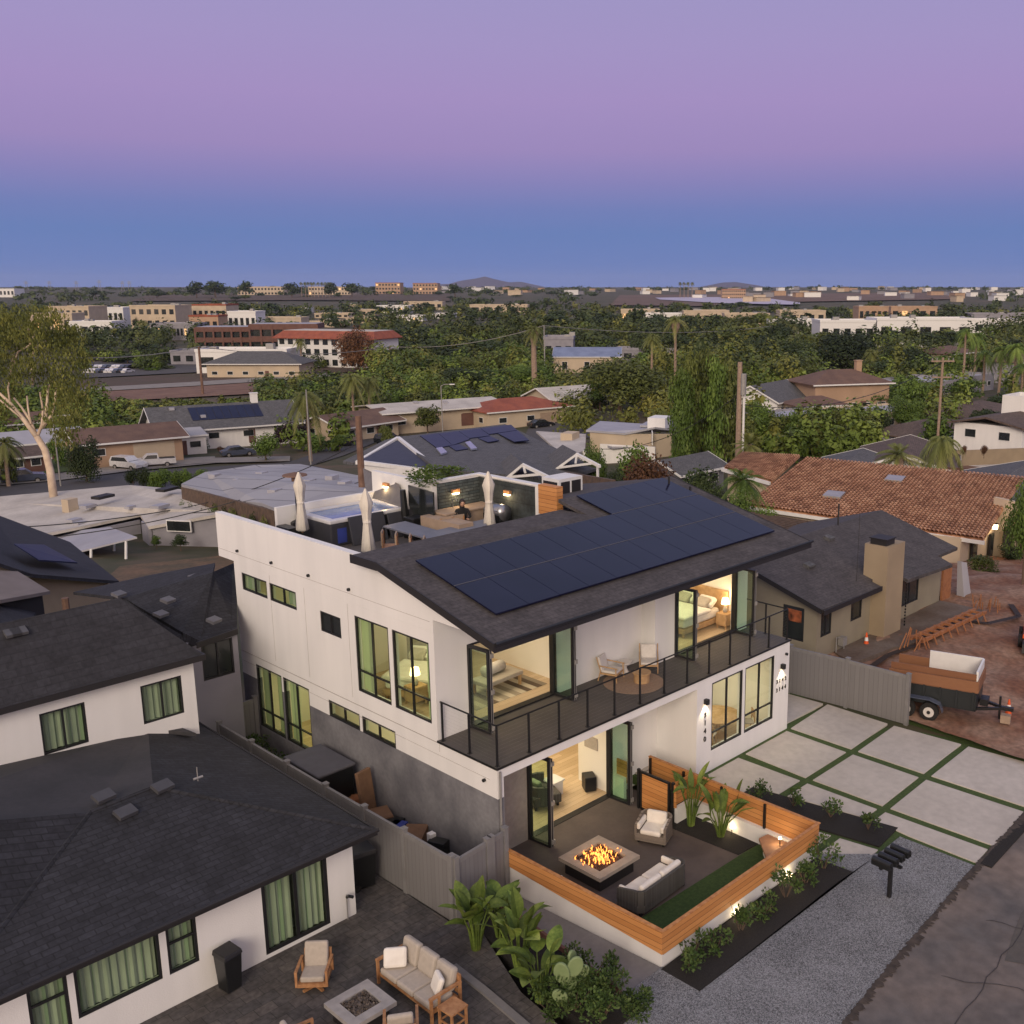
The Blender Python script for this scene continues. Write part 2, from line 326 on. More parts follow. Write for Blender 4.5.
M['tubc']=mat('charcoal_tub_cabinet',(.035,.036,.045),rough=.6)
M['water']=mat('tub_water',(.10,.17,.34),(.16,.25,.44),.05,3,.3,5)
M['lagoon']=mat('lagoon_water',(.46,.42,.50),(.40,.38,.47),.45,.01,spec=.3)
M['stonew']=bricks('dark_slate_cladding',(.035,.052,.060),(.07,.085,.088),(.012,.016,.018),.5,.11,.012,.8,'xz',.8,.5)
M['stonew2']=bricks('dark_slate_cladding_side',(.035,.052,.060),(.07,.085,.088),(.012,.016,.018),.5,.11,.012,.8,'yz',.8,.5)
M['counter']=mat('sand_stone_counter',(.36,.27,.20),(.30,.225,.17),.8,3)
M['gtable']=mat('blue_grey_slate_top',(.17,.18,.22),(.14,.15,.185),.5,3)
M['steel']=mat('steel',(.35,.36,.40),rough=.3,metal=.8)
M['skin']=mat('skin',(.45,.26,.18),rough=.6)
M['hair']=mat('dark_hair',(.02,.012,.01),rough=.6)
M['blackc']=mat('black_cloth',(.012,.012,.014),rough=.9)
M['carw']=mat('white_car_paint',(.62,.62,.64),rough=.25,spec=.6)
M['carb']=mat('blue_grey_car_paint',(.07,.085,.13),rough=.25,spec=.6)
M['card']=mat('dark_car_paint',(.015,.017,.022),rough=.25,spec=.6)
M['tyre']=mat('tyre_rubber',(.013,.012,.012),rough=.9)
M['rim']=mat('white_rim',(.6,.58,.56),rough=.4)
M['orange']=mat('safety_orange',(.75,.11,.02),rough=.5)
M['card2']=mat('cardboard',(.20,.115,.065),(.15,.085,.05),.9,4)
M['bluebag']=mat('blue_bag',(.04,.06,.28),rough=.4)
def gravelmat():
    m,nt,b=nmat('grey_gravel'); N=nt.nodes; L=nt.links; tc=N.new('ShaderNodeTexCoord')
    v=N.new('ShaderNodeTexVoronoi'); v.inputs['Scale'].default_value=46; L.new(tc.outputs['Object'],v.inputs['Vector'])
    n=N.new('ShaderNodeTexNoise'); n.inputs['Scale'].default_value=.7; n.inputs['Detail'].default_value=5; L.new(tc.outputs['Object'],n.inputs['Vector'])
    sp=N.new('ShaderNodeSeparateColor'); L.new(v.outputs['Color'],sp.inputs[0])
    ad=N.new('ShaderNodeMath'); ad.operation='MULTIPLY_ADD'; ad.inputs[1].default_value=.85; L.new(sp.outputs[0],ad.inputs[0]); mm=N.new('ShaderNodeMath'); mm.operation='MULTIPLY_ADD'; mm.inputs[1].default_value=.7; mm.inputs[2].default_value=-.27; L.new(n.outputs[0],mm.inputs[0]); L.new(mm.outputs[0],ad.inputs[2])
    cr=N.new('ShaderNodeValToRGB'); e=cr.color_ramp.elements; e[0].color=(.05,.053,.057,1); e[1].color=(.30,.31,.33,1); e[0].position=0; e[1].position=1; L.new(ad.outputs[0],cr.inputs[0]); L.new(cr.outputs[0],b.inputs['Base Color']); b.inputs['Roughness'].default_value=.95
    bp=N.new('ShaderNodeBump'); bp.inputs['Strength'].default_value=.8; bp.inputs['Distance'].default_value=.02; bp.invert=True; L.new(v.outputs['Distance'],bp.inputs['Height']); L.new(bp.outputs[0],b.inputs['Normal']); return m
M['gravel']=gravelmat()
def leafmat(name,a,b2,c,scale=.55,tr=.25,var=.28):
    m,nt,b=nmat(name); N=nt.nodes; L=nt.links; tc=N.new('ShaderNodeTexCoord')
    n=N.new('ShaderNodeTexNoise'); n.inputs['Scale'].default_value=scale; n.inputs['Detail'].default_value=3; L.new(tc.outputs['Object'],n.inputs['Vector'])
    w=N.new('ShaderNodeTexNoise'); w.inputs['Scale'].default_value=scale*11; L.new(tc.outputs['Object'],w.inputs['Vector'])
    ad=N.new('ShaderNodeMath'); ad.operation='MULTIPLY_ADD'; ad.inputs[1].default_value=.55; L.new(w.outputs[0],ad.inputs[0]); mm=N.new('ShaderNodeMath'); mm.operation='MULTIPLY_ADD'; mm.inputs[1].default_value=1.5; mm.inputs[2].default_value=-.55; L.new(n.outputs[0],mm.inputs[0]); L.new(mm.outputs[0],ad.inputs[2])
    cr=N.new('ShaderNodeValToRGB'); e=cr.color_ramp.elements; e[0].color=lin(a); e[0].position=.15; e[1].color=lin(c); e[1].position=.9; k=e.new(.5); k.color=lin(b2); L.new(ad.outputs[0],cr.inputs[0])
    oi=N.new('ShaderNodeObjectInfo'); mr=N.new('ShaderNodeMapRange'); mr.inputs['To Min'].default_value=1-var; mr.inputs['To Max'].default_value=1+var; L.new(oi.outputs['Random'],mr.inputs[0])
    hs=N.new('ShaderNodeHueSaturation'); L.new(mr.outputs[0],hs.inputs['Value']); L.new(cr.outputs[0],hs.inputs['Color']); L.new(hs.outputs[0],b.inputs['Base Color']); b.inputs['Roughness'].default_value=.6; b.inputs['Specular IOR Level'].default_value=.25
    return m
M['lf_olive']=leafmat('olive_foliage',(.045,.062,.014),(.095,.115,.026),(.19,.19,.05))
M['lf_dark']=leafmat('dark_foliage',(.018,.030,.011),(.040,.060,.019),(.085,.11,.036))
M['lf_green']=leafmat('green_foliage',(.036,.070,.012),(.095,.15,.026),(.21,.27,.058))
M['lf_gum']=leafmat('gum_foliage',(.055,.07,.013),(.14,.155,.032),(.28,.27,.065))
M['lf_rust']=leafmat('russet_foliage',(.045,.022,.011),(.11,.052,.024),(.19,.10,.045))
M['lf_purp']=leafmat('plum_foliage',(.020,.009,.012),(.04,.018,.022),(.07,.035,.035))
M['lf_palm']=leafmat('palm_foliage',(.065,.08,.02),(.13,.145,.04),(.23,.21,.08))
M['lf_big']=leafmat('broad_glossy_leaf',(.045,.08,.014),(.11,.16,.03),(.25,.29,.075),1.5,var=.3)
M['lf_cact']=mat('cactus_pad',(.15,.21,.09),(.20,.26,.12),.6,3)
M['lf_row']=leafmat('border_plant_leaf',(.022,.045,.012),(.055,.095,.025),(.13,.17,.05),4,var=.2)
HAZE=0.00004
class Pl:
    def __init__(s,o,u,n): s.o=Vector(o); s.u=Vector(u); s.n=Vector(n)
    def p(s,u,z,n=0): return s.o+s.u*u+Vector((0,0,z))+s.n*n
    def box(s,mb,u0,u1,z0,z1,n0,n1):
        q=[s.p(u0,z0,n0),s.p(u1,z0,n0),s.p(u1,z0,n1),s.p(u0,z0,n1)]; t=[a+Vector((0,0,z1-z0)) for a in q]
        return mb.hexa(q+t)
    def wall(s,mb,u0,u1,z0,z1,holes=(),th=.2):
        us=sorted({u0,u1,*[h[0] for h in holes],*[h[1] for h in holes]}); zs=sorted({z0,z1,*[h[2] for h in holes],*[h[3] for h in holes]})
        us=[a for a in us if u0<=a<=u1]; zs=[a for a in zs if z0<=a<=z1]
        for a,b in zip(us,us[1:]):
            for c,d in zip(zs,zs[1:]):
                m,k=(a+b)/2,(c+d)/2
                if any(h[0]<m<h[1] and h[2]<k<h[3] for h in holes): continue
                mb.poly([s.p(a,c),s.p(b,c),s.p(b,d),s.p(a,d)]); mb.poly([s.p(a,c,-th),s.p(a,d,-th),s.p(b,d,-th),s.p(b,c,-th)])
        for h in list(holes)+[(u0,u1,z0,z1)]:
            a,b,c,d=h; out=h==(u0,u1,z0,z1)
            if (out and not any(q[2]<=z0 for q in holes)) or (not out and c>z0): mb.poly([s.p(a,c),s.p(b,c),s.p(b,c,-th),s.p(a,c,-th)])
            if (out and not any(q[3]>=z1 for q in holes)) or (not out and d<z1): mb.poly([s.p(a,d),s.p(b,d),s.p(b,d,-th),s.p(a,d,-th)])
            mb.poly([s.p(a,c),s.p(a,d),s.p(a,d,-th),s.p(a,c,-th)]); mb.poly([s.p(b,c),s.p(b,d),s.p(b,d,-th),s.p(b,c,-th)])
        return mb
def PX(X,s=-1): return Pl((X,0,0),(0,1,0),(s,0,0))      # wall in plane X=const, u=Y
def PY(Y,s=-1): return Pl((0,Y,0),(1,0,0),(0,s,0))      # wall in plane Y=const, u=X
def window(par,P,u0,u1,z0,z1,vs=(),hz=(),fr=.055,glass='glass',rec=.05,curt=None,name='window',world=True,backing=None):
    mb=MB(); n0,n1=-rec-.03,-rec+.035
    for a,b,c,d in ((u0,u1,z0,z0+fr),(u0,u1,z1-fr,z1),(u0,u0+fr,z0+fr,z1-fr),(u1-fr,u1,z0+fr,z1-fr)): P.box(mb,a,b,c,d,n0,n1)
    for v in vs: P.box(mb,v-fr*.45,v+fr*.45,z0+fr,z1-fr,n0+.004,n1-.004)
    for h in hz:
        hh,a,b=(h,u0,u1) if not hasattr(h,'__len__') else h
        P.box(mb,a+.01,b-.01,hh-fr*.4,hh+fr*.4,n0+.008,n1-.008)
    w=build(mb,name,M['frame'],par,world)
    g=MB(); a_,b_,c_,d_=u0+fr*.5,u1-fr*.5,z0+fr*.5,z1-fr*.5; g.poly([P.p(a_,c_,-rec),P.p(b_,c_,-rec),P.p(b_,d_,-rec),P.p(a_,d_,-rec)]); build(g,'glass',M[glass],w,world)
    if curt:
        for (a,b,mm) in curt:
            c=MB(); k=max(4,int((b-a)/.05)); pts=[]
            for i in range(k+1):
                u=a+(b-a)*i/k; dn=-rec-.14-.03*math.sin(i*1.9)-.012*math.sin(i*.7+2); pts.append((u,dn))
            for (ua,na),(ub,nb) in zip(pts,pts[1:]): c.poly([P.p(ua,z0+.02,na),P.p(ub,z0+.02,nb),P.p(ub,z1-.02,nb),P.p(ua,z1-.02,na)])
            build(c,'curtain',M[mm],w,world,smooth_=True)
    if backing:
        c=MB(); P.box(c,u0+.01,u1-.01,z0+.01,z1-.01,-rec-.3,-rec-.25); build(c,'blind',M[backing],w,world)
    return w
def light(name,loc,power,col=(1,.78,.5),size=1.2,sy=None,rot=(0,0,0),kind='AREA'):
    l=bpy.data.lights.new(name,kind); l.energy=power; l.color=col
    if kind=='AREA': l.shape='RECTANGLE'; l.size=size; l.size_y=sy or size
    elif kind=='POINT': l.shadow_soft_size=size
    elif kind=='SPOT': l.spot_size=R(105); l.spot_blend=.6; l.shadow_soft_size=size
    o=bpy.data.objects.new(name,l); COL.objects.link(o); o.location=loc; o.rotation_euler=rot; return o
# =================== MAIN HOUSE ===================
H=thing('modern_house','white two storey modern house with solar roof, wrap-around black railed balcony and lit open rooms','house',(0,0,0))
W=12.86; ZF=3.2; ZP=-.4
def roofz(y): return 6.6+.24*(y+.38)
# side wall (plane X=0, facing -X)
Ls=PX(0)
holes_lo=[(8.72,10.26,.75,2.88),(10.34,11.95,.75,2.88),(4.28,5.9,2.34,2.86),(6.02,7.64,2.34,2.86)]
holes_up=[(2.59,4.21,3.59,5.83),(4.38,5.99,3.59,5.83),(6.71,7.79,4.96,5.58),(9.09,10.66,5.29,5.86),(10.82,12.40,5.29,5.86)]
mb=MB(); Ls.wall(mb,0,12.85,-.45,2.36,[(8.72,10.26,.75,2.36),(10.34,11.95,.75,2.36),(4.28,5.9,2.34,2.36),(6.02,7.64,2.34,2.36)],.2)
build(mb,'base_wall',M['gray_st'],H,label='grey plastered lower band of the side wall')
mb=MB(); Ls.wall(mb,0,12.85,2.362,3.17,[(8.72,10.26,2.362,2.88),(10.34,11.95,2.362,2.88),(4.28,5.9,2.362,2.86),(6.02,7.64,2.362,2.86)],.2)
Ls.wall(mb,2.36,12.85,3.17,6.15,holes_up,.2)
# gable / parapet top, rear parapet overhang
mb.prism([(0,2.36),(.2,2.36),(.2,4.27),(0,4.27)],6.152,lambda x,y:min(roofz(y),7.72)-.13)
mb.hexa([(0,-.2,6.5),(.14,-.2,6.5),(.14,2.36,6.5),(0,2.36,6.5),(0,-.2,6.53),(.14,-.2,6.53),(.14,2.36,roofz(2.36)-.13),(0,2.36,roofz(2.36)-.13)])
mb.prism([(0,4.27),(.2,4.27),(.2,5.25),(0,5.25)],6.152,7.56)
mb.box(0,5.25,6.152,.22,13.85,7.62)
build(mb,'side_wall',M['white'],H)
mb=MB(); mb.box(-.012,.02,3.135,.0,12.8,3.15); mb.box(-.008,.3,2.80,.0,12.8,2.806); mb.box(-.006,2.5,6.42,0,13.8,6.428); 
for y in (2.3,6.3,8.6,10.6): mb.box(-.005,y,2.9 if y<2.5 else 3.3,0,y+.008,3.1 if y<2.5 else 6.1)
build(mb,'wall_reglet',mat('shadow_joint',(.36,.33,.31)),H)
# rear + right walls (closing the volume)
mb=MB(); mb.box(.2,12.65,-.45,W,12.85,6.15); mb.box(W-.2,2.001,-.45,W,12.65,6.15); mb.box(W-.2,.201,-.45,W,2.001,2.89)
mb.prism([(W-.2,1.85),(W,1.85),(W,5.6),(W-.2,5.6)],6.152,lambda x,y:roofz(y)-.14)
mb.prism([(W-.2,5.6),(W,5.6),(W,12.85),(W-.2,12.85)],6.152,lambda x,y:7.9-.18*(y-5.6))
build(mb,'rear_walls',M['white'],H)
# rooftop deck floor and parapets
mb=MB(); mb.box(.22,5.2,6.16,8.3,13.85,6.3); build(mb,'roof_deck',M['deck'],H)
mb=MB(); mb.box(2.07,13.7,6.3,6.0,13.85,7.45); build(mb,'rear_parapet',M['white'],H)
mb=MB(); mb.box(6.0,10.4,6.3,6.2,13.85,8.2); mb.box(6.0,10.24,6.3,8.22,10.4,8.2); build(mb,'terrace_wall',M['white'],H)
mb=MB(); mb.box(6.2,10.16,6.3,8.1,10.24,8.14); build(mb,'stone_cladding',M['stonew'],H)
mb=MB(); mb.box(8.02,7.2,6.3,8.1,10.16,8.14); build(mb,'stone_cladding',M['stonew2'],H)
mb=MB(); mb.box(5.98,10.22,8.2,8.26,10.42,8.26); mb.box(8.0,7.0,8.2,8.26,10.22,8.26); mb.box(8.1,7.2,6.3,8.22,10.24,8.2); mb.box(8.0,7.0,6.3,8.22,7.2,8.2); build(mb,'wall_cap',M['trim'],H)
mb=MB(); mb.box(7.96,6.1,7.3,8.24,7.0,8.3); build(mb,'cedar_screen',M['cedar'],H)
# rear roof body right of terrace
mb=MB(); mb.prism([(8.26,5.6),(13.25,5.6),(13.25,13),(8.26,13)],lambda x,y:7.85-.18*(y-5.6),lambda x,y:7.99-.18*(y-5.6)); build(mb,'rear_roof',M['shinM'],H)
mb=MB(); mb.box(8.26,5.6,6.15,8.4,12.85,6.8); build(mb,'inner_wall',M['white'],H)
# main roof
RT_=[(-.3,-.38),(13.25,-.38),(13.25,5.6),(7.55,5.6),(7.55,4.27),(-.3,4.27)]
mb=MB(); mb.prism(RT_,lambda x,y:roofz(y)-.11,lambda x,y:roofz(y)); mb.prism([(-.3,4.27),(7.55,4.27),(7.55,5.48),(-.3,5.48)],lambda x,y:7.6,lambda x,y:7.715)
build(mb,'roof',M['shinM'],H)
mb=MB()
def rk(x0,x1): mb.hexa([(x0,-.4,6.4),(x1,-.4,6.4),(x1,4.27,7.52),(x0,4.27,7.52),(x0,-.4,6.61),(x1,-.4,6.61),(x1,4.27,7.73),(x0,4.27,7.73)])
rk(-.335,-.3); mb.box(-.335,4.272,7.5,-.3,5.5,7.735); 
mb.hexa([(13.25,-.4,6.4),(13.285,-.4,6.4),(13.285,5.6,7.84),(13.25,5.6,7.84),(13.25,-.4,6.61),(13.285,-.4,6.61),(13.285,5.6,8.05),(13.25,5.6,8.05)])
mb.box(-.335,-.43,6.38,13.285,-.4,6.615); build(mb,'fascia',M['fascia'],H)
mb=MB(); mb.box(.14,-.38,6.47,W,2.4,6.495); build(mb,'balcony_soffit',M['white_i'],H)
mb=MB(); mb.tube([(-.33,-.47,6.6),(13.28,-.47,6.6)],.05,6); build(mb,'gutter',M['black'],H)
for q in ([(12.3,4.9,7.85),(12.3,4.9,8.25)],[(12.75,4.3,7.65),(12.75,4.3,7.9)]): mb=MB(); mb.tube(q,.04,6); build(mb,'vent_pipe',M['black'],H)
# solar panels: each one its own part
sl=math.atan(.24)
def panels(rows):
    for (r0,x0,n) in rows:
        for i in range(n):
            x=x0+i*1.091; y0=.55+r0*1.63; m=MB()
            def pt(xx,yy,dz): return (xx,yy,roofz(yy)+dz)
            m.hexa([pt(x+.008,y0,.07),pt(x+1.083,y0,.07),pt(x+1.083,y0+1.6,.07),pt(x+.008,y0+1.6,.07),pt(x+.008,y0,.11),pt(x+1.083,y0,.11),pt(x+1.083,y0+1.6,.11),pt(x+.008,y0+1.6,.11)])
            p=build(m,'solar_panel',M['panel'],H)
panels([(0,.56,11),(1,.56,11),(2,8.19,4)])
mb=MB()
for y,x0 in ((2.165,.56),(3.795,8.19)): mb.hexa([(x0,y-.012,roofz(y)+.1),(12.55,y-.012,roofz(y)+.1),(12.55,y+.012,roofz(y)+.1),(x0,y+.012,roofz(y)+.1),(x0,y-.012,roofz(y)+.118),(12.55,y-.012,roofz(y)+.118),(12.55,y+.012,roofz(y)+.118),(x0,y+.012,roofz(y)+.118)])
build(mb,'panel_rail',mat('panel_rail_metal',(.10,.10,.11)),H)
# balcony slab, beam, deck
mb=MB(); mb.box(.201,.001,2.9,W,.2,3.165); mb.box(.201,.2,2.9,.5,2.36,3.165); build(mb,'balcony_beam',M['white'],H)
mb=MB(); mb.prism([(-.02,-.02),(W+.02,-.02),(W+.02,1.8),(8,1.8),(8,2.36),(-.02,2.36)],3.167,3.2); build(mb,'balcony_deck',M['deck'],H)
mb=MB(); mb.box(-.035,-.04,3.15,W+.03,-.02,3.21); mb.box(-.035,-.02,3.15,-.02,2.36,3.21); build(mb,'balcony_edge_trim',M['black'],H)
mb=MB(); mb.box(.5,.2,2.95,W-.2,2.36,3.16); mb.box(.2,2.36,2.95,W-.2,12.65,3.16); build(mb,'floor_slab',M['white_i'],H)
# ground floor front, right volume
mb=MB(); PY(0).wall(mb,7.88,W,-.3,2.9,[(8.61,10.22,.64,2.88),(10.35,11.98,.64,2.88)],.2); mb.box(7.88,.2,-.45,8.08,2.6,2.9)
build(mb,'front_wall',M['white'],H)
for a,b in ((8.61,10.22),(10.35,11.98)):
    m_=(a+b)/2; window(H,PY(0),a,b,.64,2.88,[m_],[(1.22,a,m_),(1.22,m_,b)],glass='glassc')
# ground floor front, recessed left
mb=MB(); PY(1.65).wall(mb,.201,7.88,-.45,2.9,[(2.42,5.82,ZP,2.25)],.2); build(mb,'recessed_wall',M['gray_l'],H)
mb=MB(); mb.box(5.83,1.60,-.4,7.88,1.648,2.9); build(mb,'recessed_panel',M['white'],H)
mb=MB(); mb.box(-.004,-.004,-.2,.2,.0,2.36); build(mb,'corner_return',M['gray_st'],H)
mb=MB(); mb.tube([(.05,-.05,3.1),(.05,-.05,0.7)],.03,6); build(mb,'downspout',M['metalg'],H)
# upper front walls
mb=MB(); PY(2.36).wall(mb,.2,8.0,3.2,6.46,[(1.05,4.2,3.24,5.56)],.2); build(mb,'upper_wall',M['white'],H)
mb=MB(); PY(1.8).wall(mb,8.0,W,3.2,6.46,[(8.95,12.2,3.24,5.56)],.2); mb.box(8.0,2.0,3.2,8.2,2.36,6.46); build(mb,'upper_wall',M['white'],H)
# side windows
for a,b,l in ((2.59,4.21,'r'),(4.38,5.99,'l')):
    m_=(a+b)/2; window(H,Ls,a,b,3.59,5.83,[m_],[(4.22,a,b)],curt=[(5.45,5.97,'curt')] if a>4 else [(2.6,2.95,'curt')])
window(H,Ls,8.72,10.26,.75,2.88,[9.49],[1.35],curt=[(8.74,9.0,'curt'),(9.65,10.2,'curt')])
window(H,Ls,10.34,11.95,.75,2.88,[11.15],[1.35],curt=[(10.4,11.0,'curt'),(11.4,11.9,'curt')])
for a,b in ((4.28,5.9),(6.02,7.64)): window(H,Ls,a,b,2.34,2.86,[(a+b)/2],())
window(H,Ls,6.71,7.79,4.96,5.58,[7.25],(),glass='dglass')
window(H,Ls,9.09,10.66,5.29,5.86,[9.85],(),curt=[(9.12,9.8,'gcurt')]); window(H,Ls,10.82,12.4,5.29,5.86,[11.6],(),curt=[(11.6,12.38,'gcurt')])
for y,z in ((12.5,6.55),(10.37,6.55),(8.25,6.55),(6.14,6.55),(.48,2.73)):
    m=MB(); m.tube([(0,y,z),(-.07,y,z)],.045,8); build(m,'scupper_spout',M['black'],H)
m=MB(); m.tube([(12.63,0,2.75),(12.63,-.08,2.75)],.045,8); build(m,'scupper_spout',M['black'],H)
# folding glass doors
def fdoor(x0,y0,x1,y1,z0,z1,stack=True):
    u=Vector((x1-x0,y1-y0,0)); L=u.length; u.normalize(); n=Vector((-u.y,u.x,0)); P=Pl((x0,y0,0),u,n)
    mb=MB(); f=.065
    for a,b,c,d in ((0,L,z0,z0+f),(0,L,z1-f,z1),(0,f,z0+f,z1-f),(L-f,L,z0+f,z1-f)): P.box(mb,a,b,c,d,-.03,.03)
    d=build(mb,'folding_door',M['frame'],H); g=MB(); g.poly([P.p(f*.5,z0+f*.5),P.p(L-f*.5,z0+f*.5),P.p(L-f*.5,z1-f*.5),P.p(f*.5,z1-f*.5)]); build(g,'glass',M['glassd'],d)
    h=MB(); P.box(h,L-.012,L+.012,z0,z1,.03,.045); build(h,'hinge_stile',M['metalg'],d)
    for hz in (z0+.15,(z0+z1)/2,z1-.15):
        h=MB(); h.tube([P.p(L+.03,hz-.06,.05),P.p(L+.03,hz+.06,.05)],.03,6); build(h,'hinge',M['metalg'],d)
for x,yy in ((1.08,2.36),(1.14,2.36),): fdoor(x,yy,x+.06,yy-.78,3.24,5.55)
for x,yy in ((4.14,2.36),(4.2,2.36)): fdoor(x,yy,x+.05,yy-.8,3.24,5.55)
for x,yy in ((8.98,1.8),(9.04,1.8)): fdoor(x,yy,x+.03,yy-.78,3.24,5.55)
for x,yy in ((12.12,1.8),(12.18,1.8)): fdoor(x,yy,x+.04,yy-.78,3.24,5.55)
for x,yy in ((2.46,1.65),(2.53,1.65)): fdoor(x,yy,x+.08,yy-.8,ZP+.01,2.24)
for x,yy in ((5.74,1.65),(5.8,1.65)): fdoor(x,yy,x+.05,yy-.8,ZP+.01,2.24)
for P,a,b,c,d in ((PY(2.36),1.05,4.2,3.24,5.56),(PY(1.8),8.95,12.2,3.24,5.56),(PY(1.65),2.42,5.82,ZP,2.25)):
    mb=MB(); P.box(mb,a,b,d-.06,d,-.15,.01); P.box(mb,a,a+.05,c,d-.06,-.15,.01); P.box(mb,b-.05,b,c,d-.06,-.15,.01); P.box(mb,a,b,c-.03,c+.012,-.2,.03); build(mb,'door_track',M['frame'],H)
# railing
mb=MB(); h=1.07; yb=.08
pts=[(.08,2.3),(.08,yb),(W-.08,yb),(W-.08,1.75)]
for a,b in zip(pts,pts[1:]): mb.tube([(a[0],a[1],ZF+h),(b[0],b[1],ZF+h)],.024,6)
ra=build(mb,'balcony_railing',M['black'],H)
posts=[(.08,2.25),(.08,1.15),(.08,yb)]+[(.08+ (W-.16)*i/12,yb) for i in range(1,13)]+[(W-.08,.95)]
for x,y in posts:
    m=MB(); m.box(x-.022,y-.022,ZF,x+.022,y+.022,ZF+h-.02); m.box(x-.05,y-.05,ZF,x+.05,y+.05,ZF+.012); build(m,'railing_post',M['black'],ra)
for k in range(1,10):
    m=MB(); z=ZF+.1*k+.02; m.tube([(.08,2.3,z),(.08,yb,z),(W-.08,yb,z),(W-.08,1.75,z)],.0009,4); build(m,'railing_cable',M['metalg'],ra)
# wall lamps + numbers
def wlamp(x,z,par):
    m=MB(); m.box(x-.06,-.14,z,x+.06,0,z+.16); m.box(x-.06,-.14,z+.05,x-.055,-.139,z+.1); l=build(m,'wall_lamp',M['black'],par)
    k=MB(); k.box(x-.045,-.125,z-.004,x+.045,-.03,z-.001); build(k,'bulb',M['lampw'],l)
    light('wall_lamp_light',(x,-.08,z-.03),36,(1,.82,.55),.02,rot=(0,0,0),kind='SPOT')
wlamp(8.27,2.32,H); wlamp(12.40,2.30,H)
def digits(txt,x,z,size,vertical,par,dx=.14):
    for i,c in enumerate(txt):
        cu=bpy.data.curves.new('n','FONT'); cu.body=c; cu.size=size; cu.extrude=.012
        o=bpy.data.objects.new('n',cu); COL.objects.link(o); dg=bpy.context.evaluated_depsgraph_get(); me=bpy.data.meshes.new_from_object(o.evaluated_get(dg)); bpy.data.objects.remove(o)
        q=bpy.data.objects.new('house_number',me); COL.objects.link(q); q.parent=par; me.materials.clear(); me.materials.append(M['black'])
        q.rotation_euler=(R(90),0,0); q.location=(x if vertical else x+i*dx,-.014,z-i*size*1.12 if vertical else z)
digits('3140',8.22,1.88,.24,True,H); digits('3142',12.1,1.82,.2,False,H,.165); digits('3144',12.1,1.52,.2,False,H,.165)
# ---- interiors ----
def room(nm,x0,x1,y0,y1,z0,z1,floor='woodf',wall='white_i'):
    m=MB(); m.box(x0,y0,z0-.05,x1,y1,z0+.004); build(m,nm+'_floor',M[floor],H)
    m=MB(); m.box(x0,y1,z0,x1,y1+.1,z1); m.box(x1,y0,z0,x1+.1,y1+.1,z1); 
    if x0>.3: m.box(x0-.1,y0,z0,x0,y1+.1,z1)
    m.box(x0,y0,z1,x1,y1,z1+.04); build(m,nm+'_walls',M[wall],H)
room('bedroom',.2,4.95,2.56,7.6,3.21,6.05); room('guest_room',8.7,12.64,2.0,6.3,3.21,6.05)
room('living_room',.2,7.8,1.85,8.0,ZP,2.85); room('dining_room',8.1,12.6,.2,5.4,-.1,2.85)
room('side_room',.2,4.0,8.1,12.5,.1,2.85); room('hall_room',.2,3.5,8.4,12.5,3.21,6.05)
m=MB(); m.box(5.92,1.86,ZP,6.05,3.15,2.84); m.box(6.05,3.0,ZP,7.79,3.15,2.84); build(m,'partition_wall',M['white_i'],H)
m=MB(); m.box(4.85,4.4,1.1,5.55,4.42,1.6); 
light('bedroom_light',(2.6,4.6,5.98),75,(1,.80,.52),2.2); light('guest_room_light',(10.6,3.8,5.98),95,(1,.80,.52),1.8)
light('living_light',(3.4,4.4,2.78),190,(1,.82,.55),3.2); light('dining_light',(10.3,2.4,2.78),80,(1,.88,.64),2)
light('side_room_light',(2,10.2,2.78),60,(1,.85,.5),2); light('hall_light',(1.8,10.6,5.98),22,(1,.85,.45),1)
light('living_light',(6.0,6,2.7),40,(1,.75,.42),1)
m=MB(); m.tube([(9.3,.62,2.3),(9.3,.62,2.31)],.1,10)
# ---------- furniture ----------
def bench(loc,rz,label,cat):
    t=thing('upholstered_bench',label,cat,loc,rz)
    m=MB(); m.box(-.75,-.35,.32,.75,.35,.45); build(m,'seat',M['foamb'],t,bevel=.03)
    for x in (-.65,.65):
        for y in (-.28,.28): m=MB(); m.box(x-.035,y-.035,0,x+.035,y+.035,.32); build(m,'leg',M['oak'],t)
    return t
bench((3.35,3.9,3.214),R(4),'low cream bench in the open left bedroom, on the striped rug','bench')
m=MB(); m.tube([(2.95,4.0,3.83),(3.7,4.08,3.83)],.165,14); tag(build(m,'bolster_cushion',M['foam'],smooth_=True),'white round bolster lying on the bench in the left bedroom','cushion')
m=MB(); m.box(1.9,3.1,3.216,4.6,5.0,3.226)
tag(build(m,'striped_rug',stripes('striped_rug_cloth',[(.12,.085,.06),(.62,.55,.43)],0,.21,.004,(.3,.25,.2),.95,.15)),'brown and cream striped rug on the left bedroom floor','rug')
